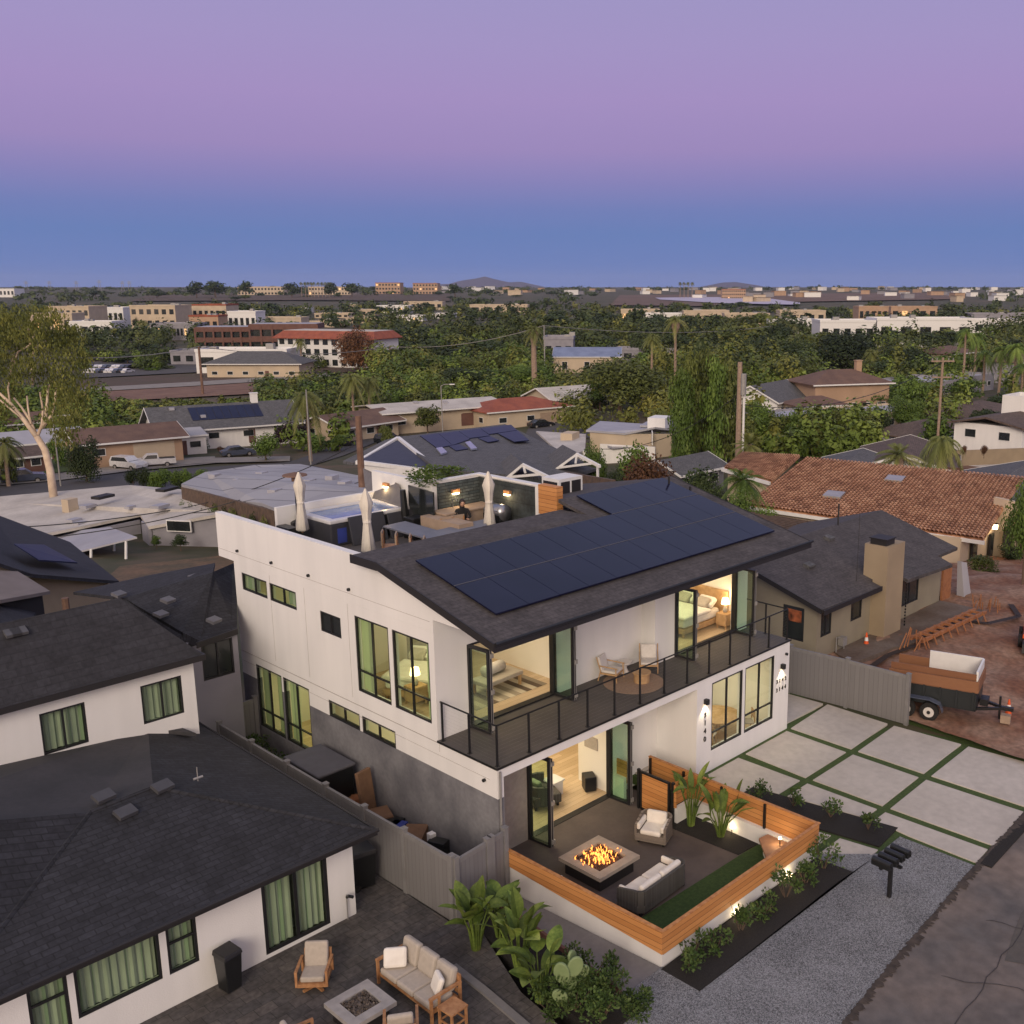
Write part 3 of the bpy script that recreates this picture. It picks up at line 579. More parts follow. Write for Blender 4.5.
def bedf(loc,rz,label,head='oak',size=1.7):
    t=thing('bed',label,'bed',loc,rz)
    m=MB(); m.box(-size/2,-1.05,.12,size/2,1.05,.30); build(m,'bed_frame',M['oak'],t,bevel=.02)
    m=MB(); m.box(-size/2+.04,-1.0,.30,size/2-.04,1.0,.62); build(m,'mattress',M['bed'],t,bevel=.1)
    m=MB(); m.box(-size/2-.05,-1.04,.58,size/2+.05,.45,.72); build(m,'duvet',M['bed'],t,bevel=.09)
    m=MB(); m.box(-size/2-.25,1.05,.0,size/2+.25,1.13,1.25); build(m,'headboard',M[head],t,bevel=.04)
    for x in (-.42,.42):
        m=MB(); m.cbox((x,.72,.82),(.68,.22,.44),0,R(-55)); build(m,'pillow',M['bed'],t,bevel=.08)
        m=MB(); m.cbox((x,.52,.84),(.5,.18,.42),0,R(-50)); build(m,'pillow',M['foamb'],t,bevel=.07)
    for x in (-size/2+.08,size/2-.08):
        for y in (-.95,.95): m=MB(); m.box(x-.04,y-.04,0,x+.04,y+.04,.12); build(m,'leg',M['oak'],t)
    return t
bedf((11.5,3.5,3.214),R(-90),'bed with white duvet and wooden headboard in the right upstairs bedroom')
bedf((1.9,5.5,3.214),R(-62),'bed with beige blanket and grey pillows behind the tall side windows','foamb',1.6)
def nstand(loc,label):
    t=thing('nightstand',label,'nightstand',loc)
    m=MB(); m.box(-.25,-.22,.12,.25,.22,.55); build(m,'cabinet',M['oak'],t,bevel=.02)
    m=MB(); m.box(-.22,-.235,.3,.22,-.221,.52); build(m,'drawer',M['oak'],t)
    for x in (-.2,.2):
        for y in (-.18,.18): m=MB(); m.box(x-.02,y-.02,0,x+.02,y+.02,.12); build(m,'leg',M['oak'],t)
    return t
nstand((12.35,2.35,3.214),'oak nightstand beside the bed in the right upstairs bedroom'); nstand((.75,4.3,3.45),'small oak nightstand with a lit lamp seen through the tall side window')
def tlamp(loc,label):
    t=thing('table_lamp',label,'lamp',loc)
    m=MB(); m.lathe((0,0,0),[(.07,0),(.09,.08),(.05,.2),(.015,.26),(.015,.34)]); build(m,'lamp_base',M['foamb'],t,smooth_=True)
    m=MB(); m.lathe((0,0,.3),[(.15,0),(.11,.2)],14); build(m,'lamp_shade',emat('lit_shade',(1,.7,.36),6),t,smooth_=True)
    light('lamp_light',(loc[0],loc[1],loc[2]+.6),9,(1,.7,.36),.1,kind='POINT')
tlamp((12.35,2.35,3.77),'lit table lamp on the nightstand in the right upstairs bedroom'); tlamp((.75,4.3,4.0),'glowing table lamp behind the tall side window')
# living room
def sofa_in(loc,rz,label):
    t=thing('sofa',label,'sofa',loc,rz)
    m=MB(); m.box(-.5,-.45,.12,.5,.45,.42); build(m,'seat',M['dwick'],t,bevel=.04)
    m=MB(); m.tube([(.5*math.cos(a),.5*math.sin(a)*1.0,.3) for a in [R(-20+i*22) for i in range(11)]],.0,3)
    for i in range(10):
        a=R(-20+i*22); m.cbox((.5*math.cos(a),.48*math.sin(a),.42),(.1,.22,.6),a)
    build(m,'backrest',M['dwick'],t)
    m=MB(); m.cbox((-.1,.2,.6),(.45,.18,.45),R(20),R(-15)); build(m,'pillow',mat('sage_pillow',(.20,.24,.15)),t,bevel=.06)
    for x in (-.4,.4):
        for y in (-.35,.35): m=MB(); m.box(x-.03,y-.03,0,x+.03,y+.03,.12); build(m,'leg',M['black'],t)
sofa_in((4.15,2.95,ZP),R(70),'dark rounded armchair with a sage pillow just inside the open patio doors')
t=thing('side_table','small white side table beside the dark armchair indoors','side table',(4.75,3.05,ZP))
m=MB(); m.box(-.25,-.25,.45,.25,.25,.5); build(m,'tabletop',M['trim'],t,bevel=.01)
m=MB(); m.box(-.2,-.2,0,.2,.2,.45); build(m,'cabinet',M['trim'],t)
t=thing('speaker_box','black floor speaker standing by the white wall inside the patio doors','speaker',(5.68,2.45,ZP),R(60))
m=MB(); m.box(-.22,-.18,.03,.22,.18,.5); build(m,'cabinet',M['blackp'],t,bevel=.02)
m=MB(); m.box(-.18,-.19,.08,.18,-.181,.45); build(m,'grille',M['dwick'],t)
m=MB(); m.box(5.0,7.86,.9,5.9,7.9,1.6)
m=MB(); P=PX(5.92); P.box(m,2.3,2.85,.85,1.25,0,.03); tag(build(m,'picture_frame',M['foamb']),'plain beige picture hanging on the white partition in the lower room','picture')
# dining
t=thing('dining_table','round wooden dining table behind the ground floor front windows','table',(11.0,1.55,-.1))
m=MB(); m.lathe((0,0,.7),[(.0,0),(.75,0),(.78,.02),(.78,.05),(0,.05)],28); build(m,'tabletop',M['oak'],t)
m=MB(); m.lathe((0,0,0),[(.35,0),(.3,.04),(.08,.1),(.07,.7)],14); build(m,'pedestal',M['oak'],t)
def dchair(loc,rz,label):
    t=thing('dining_chair',label,'chair',loc,rz,'dining chairs round the table')
    m=MB(); m.box(-.22,-.22,.42,.22,.22,.47); build(m,'seat',M['foamb'],t,bevel=.02)
    m=MB(); m.box(-.22,.2,.62,.22,.24,.85); m.box(-.22,.2,.47,-.18,.24,.62); m.box(.18,.2,.47,.22,.24,.62); build(m,'backrest',M['oak'],t)
    for x in (-.19,.19):
        for y in (-.19,.19): m=MB(); m.box(x-.02,y-.02,0,x+.02,y+.02,.42); build(m,'leg',M['oak'],t)
for i,(a,lb) in enumerate(((200,'wooden dining chair on the left of the round table, nearest the first lit front window'),(320,'wooden dining chair with its back to the front windows, under the window mullion'),(70,'wooden dining chair on the far side of the round indoor table'),(130,'wooden dining chair on the far left of the round indoor table'))):
    a=R(a); dchair((11.0+1.0*math.cos(a),1.55+1.0*math.sin(a),-.1),a-PI/2,lb)
# balcony furniture
def lounge(loc,rz,label,grp,wood='oak',cush='foam'):
    t=thing('lounge_chair',label,'chair',loc,rz,grp); t.scale=(.82,.85,.78)
    m=MB(); m.box(-.3,-.3,.34,.3,.3,.44); build(m,'seat',M[cush],t,bevel=.03)
    m=MB(); m.cbox((0,.36,.66),(.58,.1,.56),0,R(-14)); build(m,'back_cushion',M[cush],t,bevel=.03)
    for s in (-1,1):
        m=MB(); m.tube([(s*.34,-.32,0),(s*.34,-.28,.58)],.022,6); build(m,'leg',M[wood],t)
        m=MB(); m.tube([(s*.34,.4,0),(s*.34,.30,.42),(s*.34,.46,.95)],.022,6); build(m,'leg',M[wood],t)
        m=MB(); m.tube([(s*.34,-.34,.58),(s*.34,.36,.62)],.026,6); build(m,'armrest',M[wood],t)
    m=MB(); m.box(-.33,-.31,.28,.33,.33,.34); build(m,'frame',M[wood],t); return t
lounge((6.2,1.95,3.2),R(20),'left of the two wooden lounge chairs with white cushions on the balcony',None,cush='foam')
lounge((7.5,1.62,3.2),R(-48),'right of the two wooden lounge chairs with white cushions on the balcony',None,cush='foam')
m=MB(); m.lathe((6.45,1.3,3.2),[(0,0),(.92,0),(.92,.012),(0,.012)],32); tag(build(m,'round_rug',mat('jute_rug',(.30,.21,.15),(.25,.175,.125),.95,14)),'round jute rug lying on the balcony floor','rug')
t=thing('side_table','small round pale table between the two balcony lounge chairs','side table',(6.85,2.05,3.2)); t.scale=(.8,.8,.8)
m=MB(); m.lathe((0,0,0),[(.26,.4),(.3,.42),(.3,.45),(0,.45)],20); build(m,'tabletop',M['foam'],t)
m=MB(); m.lathe((0,0,0),[(.2,0),(.1,.2),(.12,.42)],16); build(m,'pedestal',M['foam'],t)
t=thing('coffee_table','low round wooden drum table standing on the round balcony rug','coffee table',(6.65,1.15,3.213))
m=MB(); m.lathe((0,0,0),[(0,.26),(.27,.26),(.28,.28),(.28,.31),(0,.31)],24); build(m,'tabletop',M['oak'],t)
m=MB(); m.lathe((0,0,0),[(.24,0),(.24,.26)],20); build(m,'drum_base',M['oak'],t)
# ---------- roof terrace ----------
DZ=6.3
t=thing('swim_spa','large grey swim spa full of blue water on the roof terrace','hot tub',(2.75,11.5,DZ))
m=MB(); m.box(0,0,0,3.15,2.1,.78); build(m,'cabinet',M['tubc'],t,bevel=.05)
m=MB(); m.box(-.04,-.04,.78,3.19,.22,.92); m.box(-.04,1.88,.78,3.19,2.14,.92); m.box(-.04,.22,.78,.25,1.88,.92); m.box(2.85,.22,.78,3.19,1.88,.92); build(m,'rim',M['tub'],t,bevel=.04)
m=MB(); m.box(.25,.22,.79,2.85,1.88,.86); build(m,'water',M['water'],t)
m=MB(); m.box(.25,-.01,.1,.6,-.002,.6); build(m,'control_panel',M['bluebag'],t)
for (x0,y0,x1,y1,z1,lb,ry) in ((3.35,11.36,4.75,11.42,.95,'charcoal spa cover half leaning against the near side of the swim spa',0),(4.85,11.3,5.9,11.36,.85,'second charcoal spa cover half, leaning by the spa end nearest the wall',0)):
    m=MB(); m.hexa([(x0,y0-.25,DZ),(x1,y0-.25,DZ),(x1,y1-.2,DZ),(x0,y1-.2,DZ),(x0,y0,DZ+z1),(x1,y0,DZ+z1),(x1,y1,DZ+z1),(x0,y1,DZ+z1)]); tag(build(m,'spa_cover',M['tubc'],bevel=.02),lb,'spa cover')
m=MB(); m.hexa([(5.86,12.2,DZ+.9),(5.92,12.2,DZ+.9),(5.92,13.6,DZ+.9),(5.86,13.6,DZ+.9),(5.86,12.3,DZ+1.75),(5.92,12.3,DZ+1.75),(5.92,13.55,DZ+1.75),(5.86,13.55,DZ+1.75)])
m=MB(); p=[bz(363,468,7.95),bz(399,484,7.95),bz(403,507,7.25),bz(366,495,7.25)]; m.slab([p[0],p[1],p[2],p[3]],.05); tag(build(m,'spa_cover',mat('grey_cover',(.16,.15,.15))),'grey spa cover panel standing upright at the far end of the swim spa','spa cover')
t=thing('step_box','dark plastic spa step at the left end of the swim spa','step',(1.55,13.0,DZ)); m=MB(); m.box(0,-.4,0,.65,.4,.3); m.box(.3,-.4,.3,.65,.4,.62); build(m,'steps',M['blackp'],t)
def umbrella(loc,label):
    t=thing('closed_umbrella',label,'umbrella',loc,rnd.random()*6,'closed cream umbrellas on the roof terrace')
    m=MB(); m.lathe((0,0,0),[(.3,0),(.3,.06),(.05,.09),(.03,.5)],14); build(m,'base',M['black'],t)
    m=MB(); m.tube([(0,0,.05),(0,0,2.45)],.03,8); build(m,'pole',M['teak'],t)
    m=MB(); n=16; prof=[(.11,.55),(.17,.62),(.12,1.15),(.09,1.5),(.12,1.85),(.16,2.1),(.07,2.4),(.02,2.55)]
    b=len(m.v)
    for r,z in prof:
        for k in range(n):
            q=2*PI*k/n; rr=r*(1+.38*(1 if k%2 else -1)); m.v.append((rr*math.cos(q),rr*math.sin(q),z))
    for i in range(len(prof)-1):
        for k in range(n): l=(k+1)%n; m.f.append((i*n+k,i*n+l,i*n+n+l,i*n+n+k)); m.m.append(0)
    build(m,'canopy',M['umb'],t,smooth_=True); m=MB(); m.tube([(0,0,1.5),(0,0,1.56)],.13,10); build(m,'tie_strap',M['umb'],t)
umbrella((2.3,12.5,DZ-.05),'closed cream umbrella at the left end of the swim spa'); umbrella((2.15,8.4,DZ-.05),'closed cream umbrella just behind the left end of the dark roof ridge'); umbrella((6.6,7.95,DZ-.05),'closed cream umbrella in front of the grill and slate wall')
# patio heater
t=thing('patio_heater','brown mushroom-topped patio heater behind the swim spa','heater',(2.75,13.55,DZ+.1)); t.scale=(1,1,.95); m=MB(); m.lathe((0,0,0),[(.25,0),(.25,.5),(.05,.6),(.04,2.0)],10); build(m,'post',M['blackp'],t); m=MB(); m.lathe((0,0,2.0),[(.12,0),(.12,.15),(.42,.2),(.4,.24),(.05,.32)],16); build(m,'reflector',M['pole'],t)
t=thing('television','black flat television mounted at the end of the terrace wall','television',(5.95,10.45,DZ)); m=MB(); m.cbox((-.12,.2,1.15),(.06,1.75,1.05),R(-8)); build(m,'screen',M['dglass'],t); m=MB(); m.box(-.08,-.1,1.2,.06,.1,1.5); build(m,'wall_bracket',M['black'],t)
m=MB(); m.tube([(5.55,11.2,DZ),(5.5,11.25,DZ+1.6)],[.16,.10],8); tag(build(m,'folded_cover',M['blackp']),'tall black folded cover hanging beside the television','cover')
m=MB(); m.box(5.2,10.3,DZ,5.8,10.9,DZ+.75); tag(build(m,'storage_bin',M['blackp'],bevel=.03),'black storage box below the television','storage box')
for x,y,rz,lb in ((6.9,10.14,0,'lit brass wall light on the left slate wall of the terrace'),(8.0,8.6,PI/2,'lit brass wall light on the right slate wall of the terrace'),(5.98,12.9,PI/2,'round lit wall light on the white wall behind the swim spa')):
    t=thing('wall_light',lb,'lamp',(x,y,DZ+1.45),rz); m=MB(); 
    s=-1 if rz==0 else 1
    m.box(-.16,-.08,0,.16,0 if rz==0 else .08,.12); build(m,'housing',M['teak'],t); m=MB(); m.box(-.11,-.1,-.05,.11,.1,-.002); build(m,'bulb',M['lampw'],t)
    light('terrace_light',(x-(.15 if rz else 0),y-(0 if rz else .2),DZ+1.35),7,(1,.7,.35),.06,kind='POINT')
t=thing('outdoor_kitchen','sand stone outdoor kitchen counter with tap below the slate wall','counter',(6.25,9.3,DZ)); m=MB(); m.box(-.4,0,0,1.75,.78,.92); m.box(-.9,-1.3,0,-.3,.78,.88); build(m,'cabinet',M['counter'],t); m=MB(); m.box(-.45,-.05,.92,1.78,.8,.97); build(m,'worktop',M['counter'],t)
m=MB(); m.tube([(.35,.6,.97),(.35,.6,1.3),(.35,.42,1.34),(.35,.38,1.25)],.015,6); build(m,'tap',M['steel'],t)
t=thing('gas_grill','silver domed gas grill at the end of the terrace counter','grill',(7.5,8.6,DZ)); m=MB(); m.box(-.3,-.4,.0,.3,.4,.85); build(m,'cabinet',M['blackp'],t); m=MB(); m.tube([(0,-.42,.9),(0,.42,.9)],.28,12); build(m,'lid',M['steel'],t,smooth_=True); m=MB(); m.tube([(-.3,-.35,1.0),(-.3,.35,1.0)],.02,6); build(m,'handle',M['steel'],t)
t=thing('dining_table','long grey slate-topped L-shaped table on the roof terrace','table',(3.7,8.2,DZ)); m=MB()
P0=[bz(383,526,7.05),bz(405,521,7.05),bz(437,530,7.05),bz(484,519,7.05),bz(487,525,7.05),bz(437,540,7.05),bz(432,540,7.05)]
m.slab([p-Vector((3.7,8.2,DZ)) for p in P0],.05); build(m,'tabletop',M['gtable'],t)
for k in (0,3,5): p=P0[k]-Vector((3.7,8.2,0)); m=MB(); m.box(p.x-.04,p.y-.04,0,p.x+.04,p.y+.04,.7); build(m,'leg',M['black'],t)
def tchair(loc,rz,label,g):
    t=thing('slatted_chair',label,'chair',loc,rz,g); m=MB(); m.box(-.25,-.25,.42,.25,.25,.46); build(m,'seat',M['teak'],t)
    m=MB(); m.box(-.25,.22,.5,.25,.26,.95); build(m,'backrest',M['counter'],t)
    for x in (-.22,.22):
        for y in (-.22,.22): m=MB(); m.box(x-.02,y-.02,0,x+.02,y+.02,.9 if y>0 else .42); build(m,'leg',M['teak'],t)
pos=['nearest the middle umbrella','second from the middle umbrella','third from the middle umbrella','farthest right of its row']
for i in range(4):
    p=bz(390+i*14,538+i*2.2,7.0); tchair((p.x,p.y,DZ),R(50),'tan slat-backed terrace chair '+pos[i],'terrace dining chairs along the near side')
for i,lb in enumerate(('slat-backed terrace chair to the left of the seated person','slat-backed terrace chair directly in front of the seated person')):
    p=bz(450+i*11,521-i*2,7.15); tchair((p.x,p.y,DZ),R(-10),lb,'terrace chairs by the seated person')
def skinfig(name,joints,edges,mat_,parent,sub=2):
    me=bpy.data.meshes.new(name); me.from_pydata([j[:3] for j in joints],edges,[]); o=bpy.data.objects.new(name,me); COL.objects.link(o)
    me.materials.append(mat_); o.parent=parent
    m=o.modifiers.new('skin','SKIN'); sv=me.skin_vertices[0].data if me.skin_vertices else None
    if sv is None:
        bpy.context.view_layer.objects.active=o
        sv=me.skin_vertices[0].data
    for i,j in enumerate(joints): sv[i].radius=(j[3],j[4] if len(j)>4 else j[3]); sv[i].use_root=(i==0)
    s=o.modifiers.new('sub','SUBSURF'); s.levels=sub; s.render_levels=sub
    return o
p0=bz(462,512,7.25)
t=thing('person','person with dark hair in black clothes sitting at the terrace table, leaning forward','person',(p0.x,p0.y,DZ),R(-30))
J=[(0,0,.5,.15,.12),(0,.02,.75,.15,.11),(0,-.04,.98,.17,.11),(0,-.08,1.1,.07),(0,-.12,1.2,.05),
   (.19,-.05,1.03,.06),(.27,-.12,.80,.045),(.14,-.38,.80,.035),(-.19,-.05,1.03,.06),(-.27,-.12,.80,.045),(-.12,-.38,.80,.035),
   (.1,-.2,.5,.085),(.11,-.48,.48,.065),(.11,-.50,.1,.045),(.11,-.6,.04,.04),(-.1,-.2,.5,.085),(-.11,-.48,.48,.065),(-.11,-.50,.1,.045),(-.11,-.6,.04,.04)]
E_=[(0,1),(1,2),(2,3),(3,4),(2,5),(5,6),(6,7),(2,8),(8,9),(9,10),(0,11),(11,12),(12,13),(13,14),(0,15),(15,16),(16,17),(17,18)]
body=skinfig('body',J,E_,M['blackc'],t)
import bmesh
def ball(name,c,r,mt,par,sc=(1,1,1)):
    bm=bmesh.new(); bmesh.ops.create_icosphere(bm,subdivisions=3,radius=r)
    for v in bm.verts: v.co=Vector((v.co.x*sc[0]+c[0],v.co.y*sc[1]+c[1],v.co.z*sc[2]+c[2]))
    me=bpy.data.meshes.new(name); bm.to_mesh(me); bm.free(); me.materials.append(mt)
    me.polygons.foreach_set('use_smooth',[True]*len(me.polygons))
    o=bpy.data.objects.new(name,me); COL.objects.link(o); o.parent=par; return o
hd=ball('head',(0,-.16,1.28),.1,M['skin'],t,(.85,.95,1.15))
ball('nose',(0,-.26,1.27),.018,M['skin'],hd,(1,1,1.3)); ball('eye',(.035,-.245,1.295),.012,M['black'],hd); ball('eye',(-.035,-.245,1.295),.012,M['black'],hd)
ball('hair',(0,-.13,1.31),.115,M['hair'],t,(.95,.95,1.1)); ball('hair',(0,-.03,1.16),.09,M['hair'],t,(1,.7,1.5))
for s in (-1,1):
    m=MB(); b=Vector((s*.13,-.40,.79))
    m.cbox(b,(.07,.09,.03))
    for i in range(4): m.tube([b+Vector((-.027+.018*i,-.04,0)),b+Vector((-.03+.02*i,-.08,-.005)),b+Vector((-.03+.02*i,-.105+.004*abs(i-1.5),-.02))],[.009,.008,.006],6)
    m.tube([b+Vector((-s*.035,.02,0)),b+Vector((-s*.06,-.02,-.004)),b+Vector((-s*.06,-.05,-.01))],[.011,.009,.007],6)
    build(m,'hand',M['skin'],t,smooth_=True)
# =================== TERRAIN ===================
def strip(name,near,far,mt,lift=.15,n=24,m=4,kind='structure'):
    def at(pl,t):
        L=[0]
        for a,b in zip(pl,pl[1:]): L.append(L[-1]+math.hypot(a[0]-b[0],a[1]-b[1]))
        s=t*L[-1]
        for i,(a,b) in enumerate(zip(pl,pl[1:])):
            if s<=L[i+1]+1e-6:
                k=(s-L[i])/max(1e-6,L[i+1]-L[i]); return (a[0]+(b[0]-a[0])*k,a[1]+(b[1]-a[1])*k)
        return pl[-1]
    mb=MB(); g=[]
    for j in range(m+1):
        for i in range(n+1):
            a=at(near,i/n); b=at(far,i/n); q=bt(a[0]+(b[0]-a[0])*j/m,a[1]+(b[1]-a[1])*j/m,lift); mb.v.append(tuple(q))
    for j in range(m):
        for i in range(n):
            k=j*(n+1)+i; mb.f.append((k,k+1,k+n+2,k+n+1)); mb.m.append(0)
    return struct(mb,name,mt,kind)
def groundmat():
    m,nt,b=nmat('valley_ground'); N=nt.nodes; L=nt.links; tc=N.new('ShaderNodeTexCoord')
    n=N.new('ShaderNodeTexNoise'); n.inputs['Scale'].default_value=.02; n.inputs['Detail'].default_value=8; n.inputs['Roughness'].default_value=.65; L.new(tc.outputs['Object'],n.inputs['Vector'])
    w=N.new('ShaderNodeTexNoise'); w.inputs['Scale'].default_value=.3; w.inputs['Detail'].default_value=6; L.new(tc.outputs['Object'],w.inputs['Vector'])
    cr=N.new('ShaderNodeValToRGB'); e=cr.color_ramp.elements; e[0].color=(.022,.035,.013,1); e[0].position=.35; e[1].color=(.10,.07,.045,1); e[1].position=.62; k=e.new(.5); k.color=(.05,.05,.022,1)
    mx=N.new('ShaderNodeMath'); mx.operation='MULTIPLY_ADD'; mx.inputs[1].default_value=.45; L.new(w.outputs[0],mx.inputs[0]); mm=N.new('ShaderNodeMath'); mm.operation='MULTIPLY'; mm.inputs[1].default_value=.58; L.new(n.outputs[0],mm.inputs[0]); L.new(mm.outputs[0],mx.inputs[2]); L.new(mx.outputs[0],cr.inputs[0]); L.new(cr.outputs[0],b.inputs['Base Color']); b.inputs['Roughness'].default_value=.95
    return m
def terrain():
    ws=[1]; 
    while ws[-1]<9000: ws.append(ws[-1]+max(1.6,ws[-1]*.035))
    us=[-1.3+2.6*i/150 for i in range(151)]
    mb=MB()
    for w in ws:
        for u in us:
            p=CAM+Vector((FW.x,FW.y,0))/math.cos(PIT)*w+RT*(u*w if w>12 else u*12); mb.v.append((p.x,p.y,ter(p.x,p.y)))
    n=len(us)
    for j in range(len(ws)-1):
        for i in range(n-1):
            k=j*n+i; mb.f.append((k,k+1,k+n+1,k+n)); mb.m.append(0)
    return struct(mb,'ground',groundmat(),sm=True)
terrain()
def gy(y): return .045*min(y,0)
# ---- front yard sheets ----
def fz(x,y): return lerp(interp(y,[(-9,-.42),(-5,-.05),(0,-.12)]),gy(y),smooth(5.5,8,x))
def sheet(name,pts,mt,lift=0,th=.5,zf=None):
    mb=MB(); f=zf or (lambda x,y:gy(y)); mb.prism(pts,lambda x,y:f(x,y)-th,lambda x,y:f(x,y)+lift); return struct(mb,name,mt)
# bed of grass joints below driveway slabs
sheet('driveway_turf_joints',[(6.75,.02),(6.75,-6.1),(9.4,-6.15),(9.55,-8.25),(17.0,-8.25),(16.35,0),(15.6,2.2),(W,2.2),(W,0)],M['turf'],-.012,.9)
slabs=[((12.92,-.12),(15.55,.05),(15.7,-2.28),(13.08,-2.38)),((13.1,-2.62),(15.72,-2.52),(16.1,-4.8),(13.28,-4.86)),((13.31,-5.1),(16.12,-5.04),(16.55,-7.55),(13.61,-8.05)),
 ((10.28,-.14),(12.64,-.14),(12.76,-2.38),(10.34,-2.38)),((10.38,-2.62),(12.78,-2.62),(12.94,-4.86),(10.55,-4.92)),((10.58,-5.16),(12.97,-5.1),(13.28,-8.05),(10.85,-8.2)),
 ((7.0,-.14),(9.88,-.14),(10.06,-2.36),(8.9,-2.36),(8.68,-1.56),(7.2,-1.56)),((8.98,-2.62),(10.07,-2.62),(10.26,-4.9),(9.57,-4.9)),((9.64,-5.16),(10.28,-5.16),(10.56,-8.15),(9.7,-8.2),(9.6,-6.3)),
 ((6.78,-3.6),(7.75,-3.6),(8.05,-4.7),(6.85,-4.7)),((6.95,-4.95),(8.1,-4.95),(8.35,-6.0),(7.05,-6.05)),
 ((12.86+.12,.2),(15.5,.2),(15.4,1.9),(12.98,1.9))]
for s in slabs:
    mb=MB(); mb.prism(list(s)[::-1],lambda x,y:gy(y)-.9,lambda x,y:gy(y)+.02)
    o=build(mb,'driveway_slab',M['concrete'],bevel=.012); o['kind']='structure'
struct(MB().prism([(6.72,2.4),(6.72,.9),(7.86,.9),(7.86,2.4)][::-1],-.3,-.02),'entry_path',M['turf'])
for k in range(3): 
    o=build(MB().box(6.85,.95+k*.5,-.2,7.7,1.38+k*.5,.02),'entry_slab',M['redsoil' if 0 else 'concrete']); o['kind']='structure'
struct(MB().prism([(6.68,.9),(6.68,-1.0),(7.86,-1.0),(7.86,.9)][::-1],-.3,-.012),'entry_turf',M['turf'])
for k in range(3):
    o=build(MB().box(6.8,-.9+k*.6,-.2,7.75,-.4+k*.6,.02),'entry_slab',M['concrete']); o['kind']='structure'
# planting beds
sheet('driveway_mulch_bed',[(7.4,-1.6),(8.64,-1.6),(9.75,-5.85),(8.5,-5.95)][::-1],M['soil'],.035)
sheet('front_mulch_bed',[(.3,-5.09),(3,-5.09),(6.65,-5.09),(6.85,-6.1),(3.5,-6.1),(.4,-6.1)][::-1],M['soil'],.02,.9,lambda x,y:fz(x,y))
sheet('side_mulch_bed',[(-1.45,-.35),(-.62,-.35),(-.9,-5.6),(-2.2,-5.6),(-1.9,-3.4)][::-1],M['soil'],.05,.9,lambda x,y:-.06)
def fz(x,y): return lerp(interp(y,[(-9,-.42),(-5,-.05),(0,-.12)]),gy(y),smooth(5.5,8,x))
sheet('gravel_verge',[(-2.5,-6.1),(0,-6.1),(3,-6.1),(6,-6.1),(8,-6.1),(9.4,-6.1),(9.55,-8.25),(8,-8.35),(4,-8.62),(0,-8.95),(-3,-9.1)][::-1],M['gravel'],.012,.9,lambda x,y:fz(x,y))
sheet('gravel_verge',[(-1.2,-5.03),(.4,-5.03),(.4,-6.1),(-2.5,-6.1)][::-1],M['gravel'],.010,.9,lambda x,y:fz(x,y))
sheet('gravel_verge',[(6.7,-5.03),(6.9,-5.03),(8.2,-6.1),(6.85,-6.1)][::-1],M['gravel'],.009,.9,lambda x,y:fz(x,y))
sheet('side_walkway',[(-.5,-.25),(.08,-.25),(.33,-5.05),(-.92,-5.05)][::-1],M['walk'],.02,.9,lambda x,y:fz(x,y))
# street with crumbled edge
mb=MB(); n=60; rr=random.Random(3)
for i in range(n+1):
    x=-14+60*i/n; e=interp(x,[(-14,-9.6),(-3,-9.1),(0,-8.95),(4,-8.62),(8,-8.35),(9.5,-8.27),(13.4,-8.1),(20,-8.4),(46,-9)])+rr.uniform(-.05,.05)
    mb.v.append((x,e,gy(e)+.022)); mb.v.append((x,e-1.2,-.455)); mb.v.append((x,-24,-.455))
for i in range(n):
    for k in (0,1): a=i*3+k; mb.f.append((a+1,a+4,a+3,a)); mb.m.append(0)
struct(mb,'street',M['asph'])
mb=MB()
for (x0,y0,x1,y1) in ((6.2,-11.8,12,-9.9),(3.5,-13.5,8,-12.2),(12,-10.6,20,-9.4)):
    pts=[]
    for i in range(14): a=2*PI*i/14; pts.append(((x0+x1)/2+(x1-x0)/2*math.cos(a)*(1+rr.uniform(-.12,.12)),(y0+y1)/2+(y1-y0)/2*math.sin(a)*(1+rr.uniform(-.12,.12)),0))
    mb.poly([(p[0],p[1],-.447) for p in pts])
struct(mb,'asphalt_patches',M['asphd'])
mb=MB()
for pts in (((1.3,-8.9),(3,-8.75),(5,-8.62),(7.0,-8.5),(9.6,-8.36)),((7.2,-8.6),(7.6,-9.6),(7.9,-10.8),(8.6,-12)),((4.6,-8.8),(4.9,-9.8),(5.6,-11),(5.4,-12)),((9.9,-8.4),(10.6,-9.5),(11.5,-10.3)),((2.4,-10.6),(5,-10.4),(8,-10.2),(11.5,-9.9),(15,-9.8))):
    last=None
    for a,b in zip(pts,pts[1:]):
        for k in range(6):
            t=k/6; p=(lerp(a[0],b[0],t)+rr.uniform(-.05,.05),lerp(a[1],b[1],t)+rr.uniform(-.05,.05))
            if last:
                dx,dy=p[0]-last[0],p[1]-last[1]; l=math.hypot(dx,dy) or 1; nx,ny=-dy/l*.009,dx/l*.009; z=gy(-9)-.036
                mb.poly([(last[0]-nx,last[1]-ny,z),(p[0]-nx,p[1]-ny,z),(p[0]+nx,p[1]+ny,z),(last[0]+nx,last[1]+ny,z)])
            last=p
struct(mb,'road_cracks',mat('crack_tar',(.04,.034,.032)))
mb=MB()
for i in range(120):
    x=-2+16*i/120; e=interp(x,[(-3,-9.1),(0,-8.95),(4,-8.62),(8,-8.35),(9.5,-8.27),(14,-8.1)]); a=rr.uniform(.05,.16); b=rr.uniform(.03,.2)
    mb.poly([(x,e+a*.5,gy(e)+.034),(x+.09,e+rr.uniform(.02,.1),gy(e)+.034),(x+.17,e+a*.4,gy(e)+.034),(x+.15,e-b,gy(e)+.028),(x+.05,e-rr.uniform(.03,.22),gy(e)+.028)][::-1])
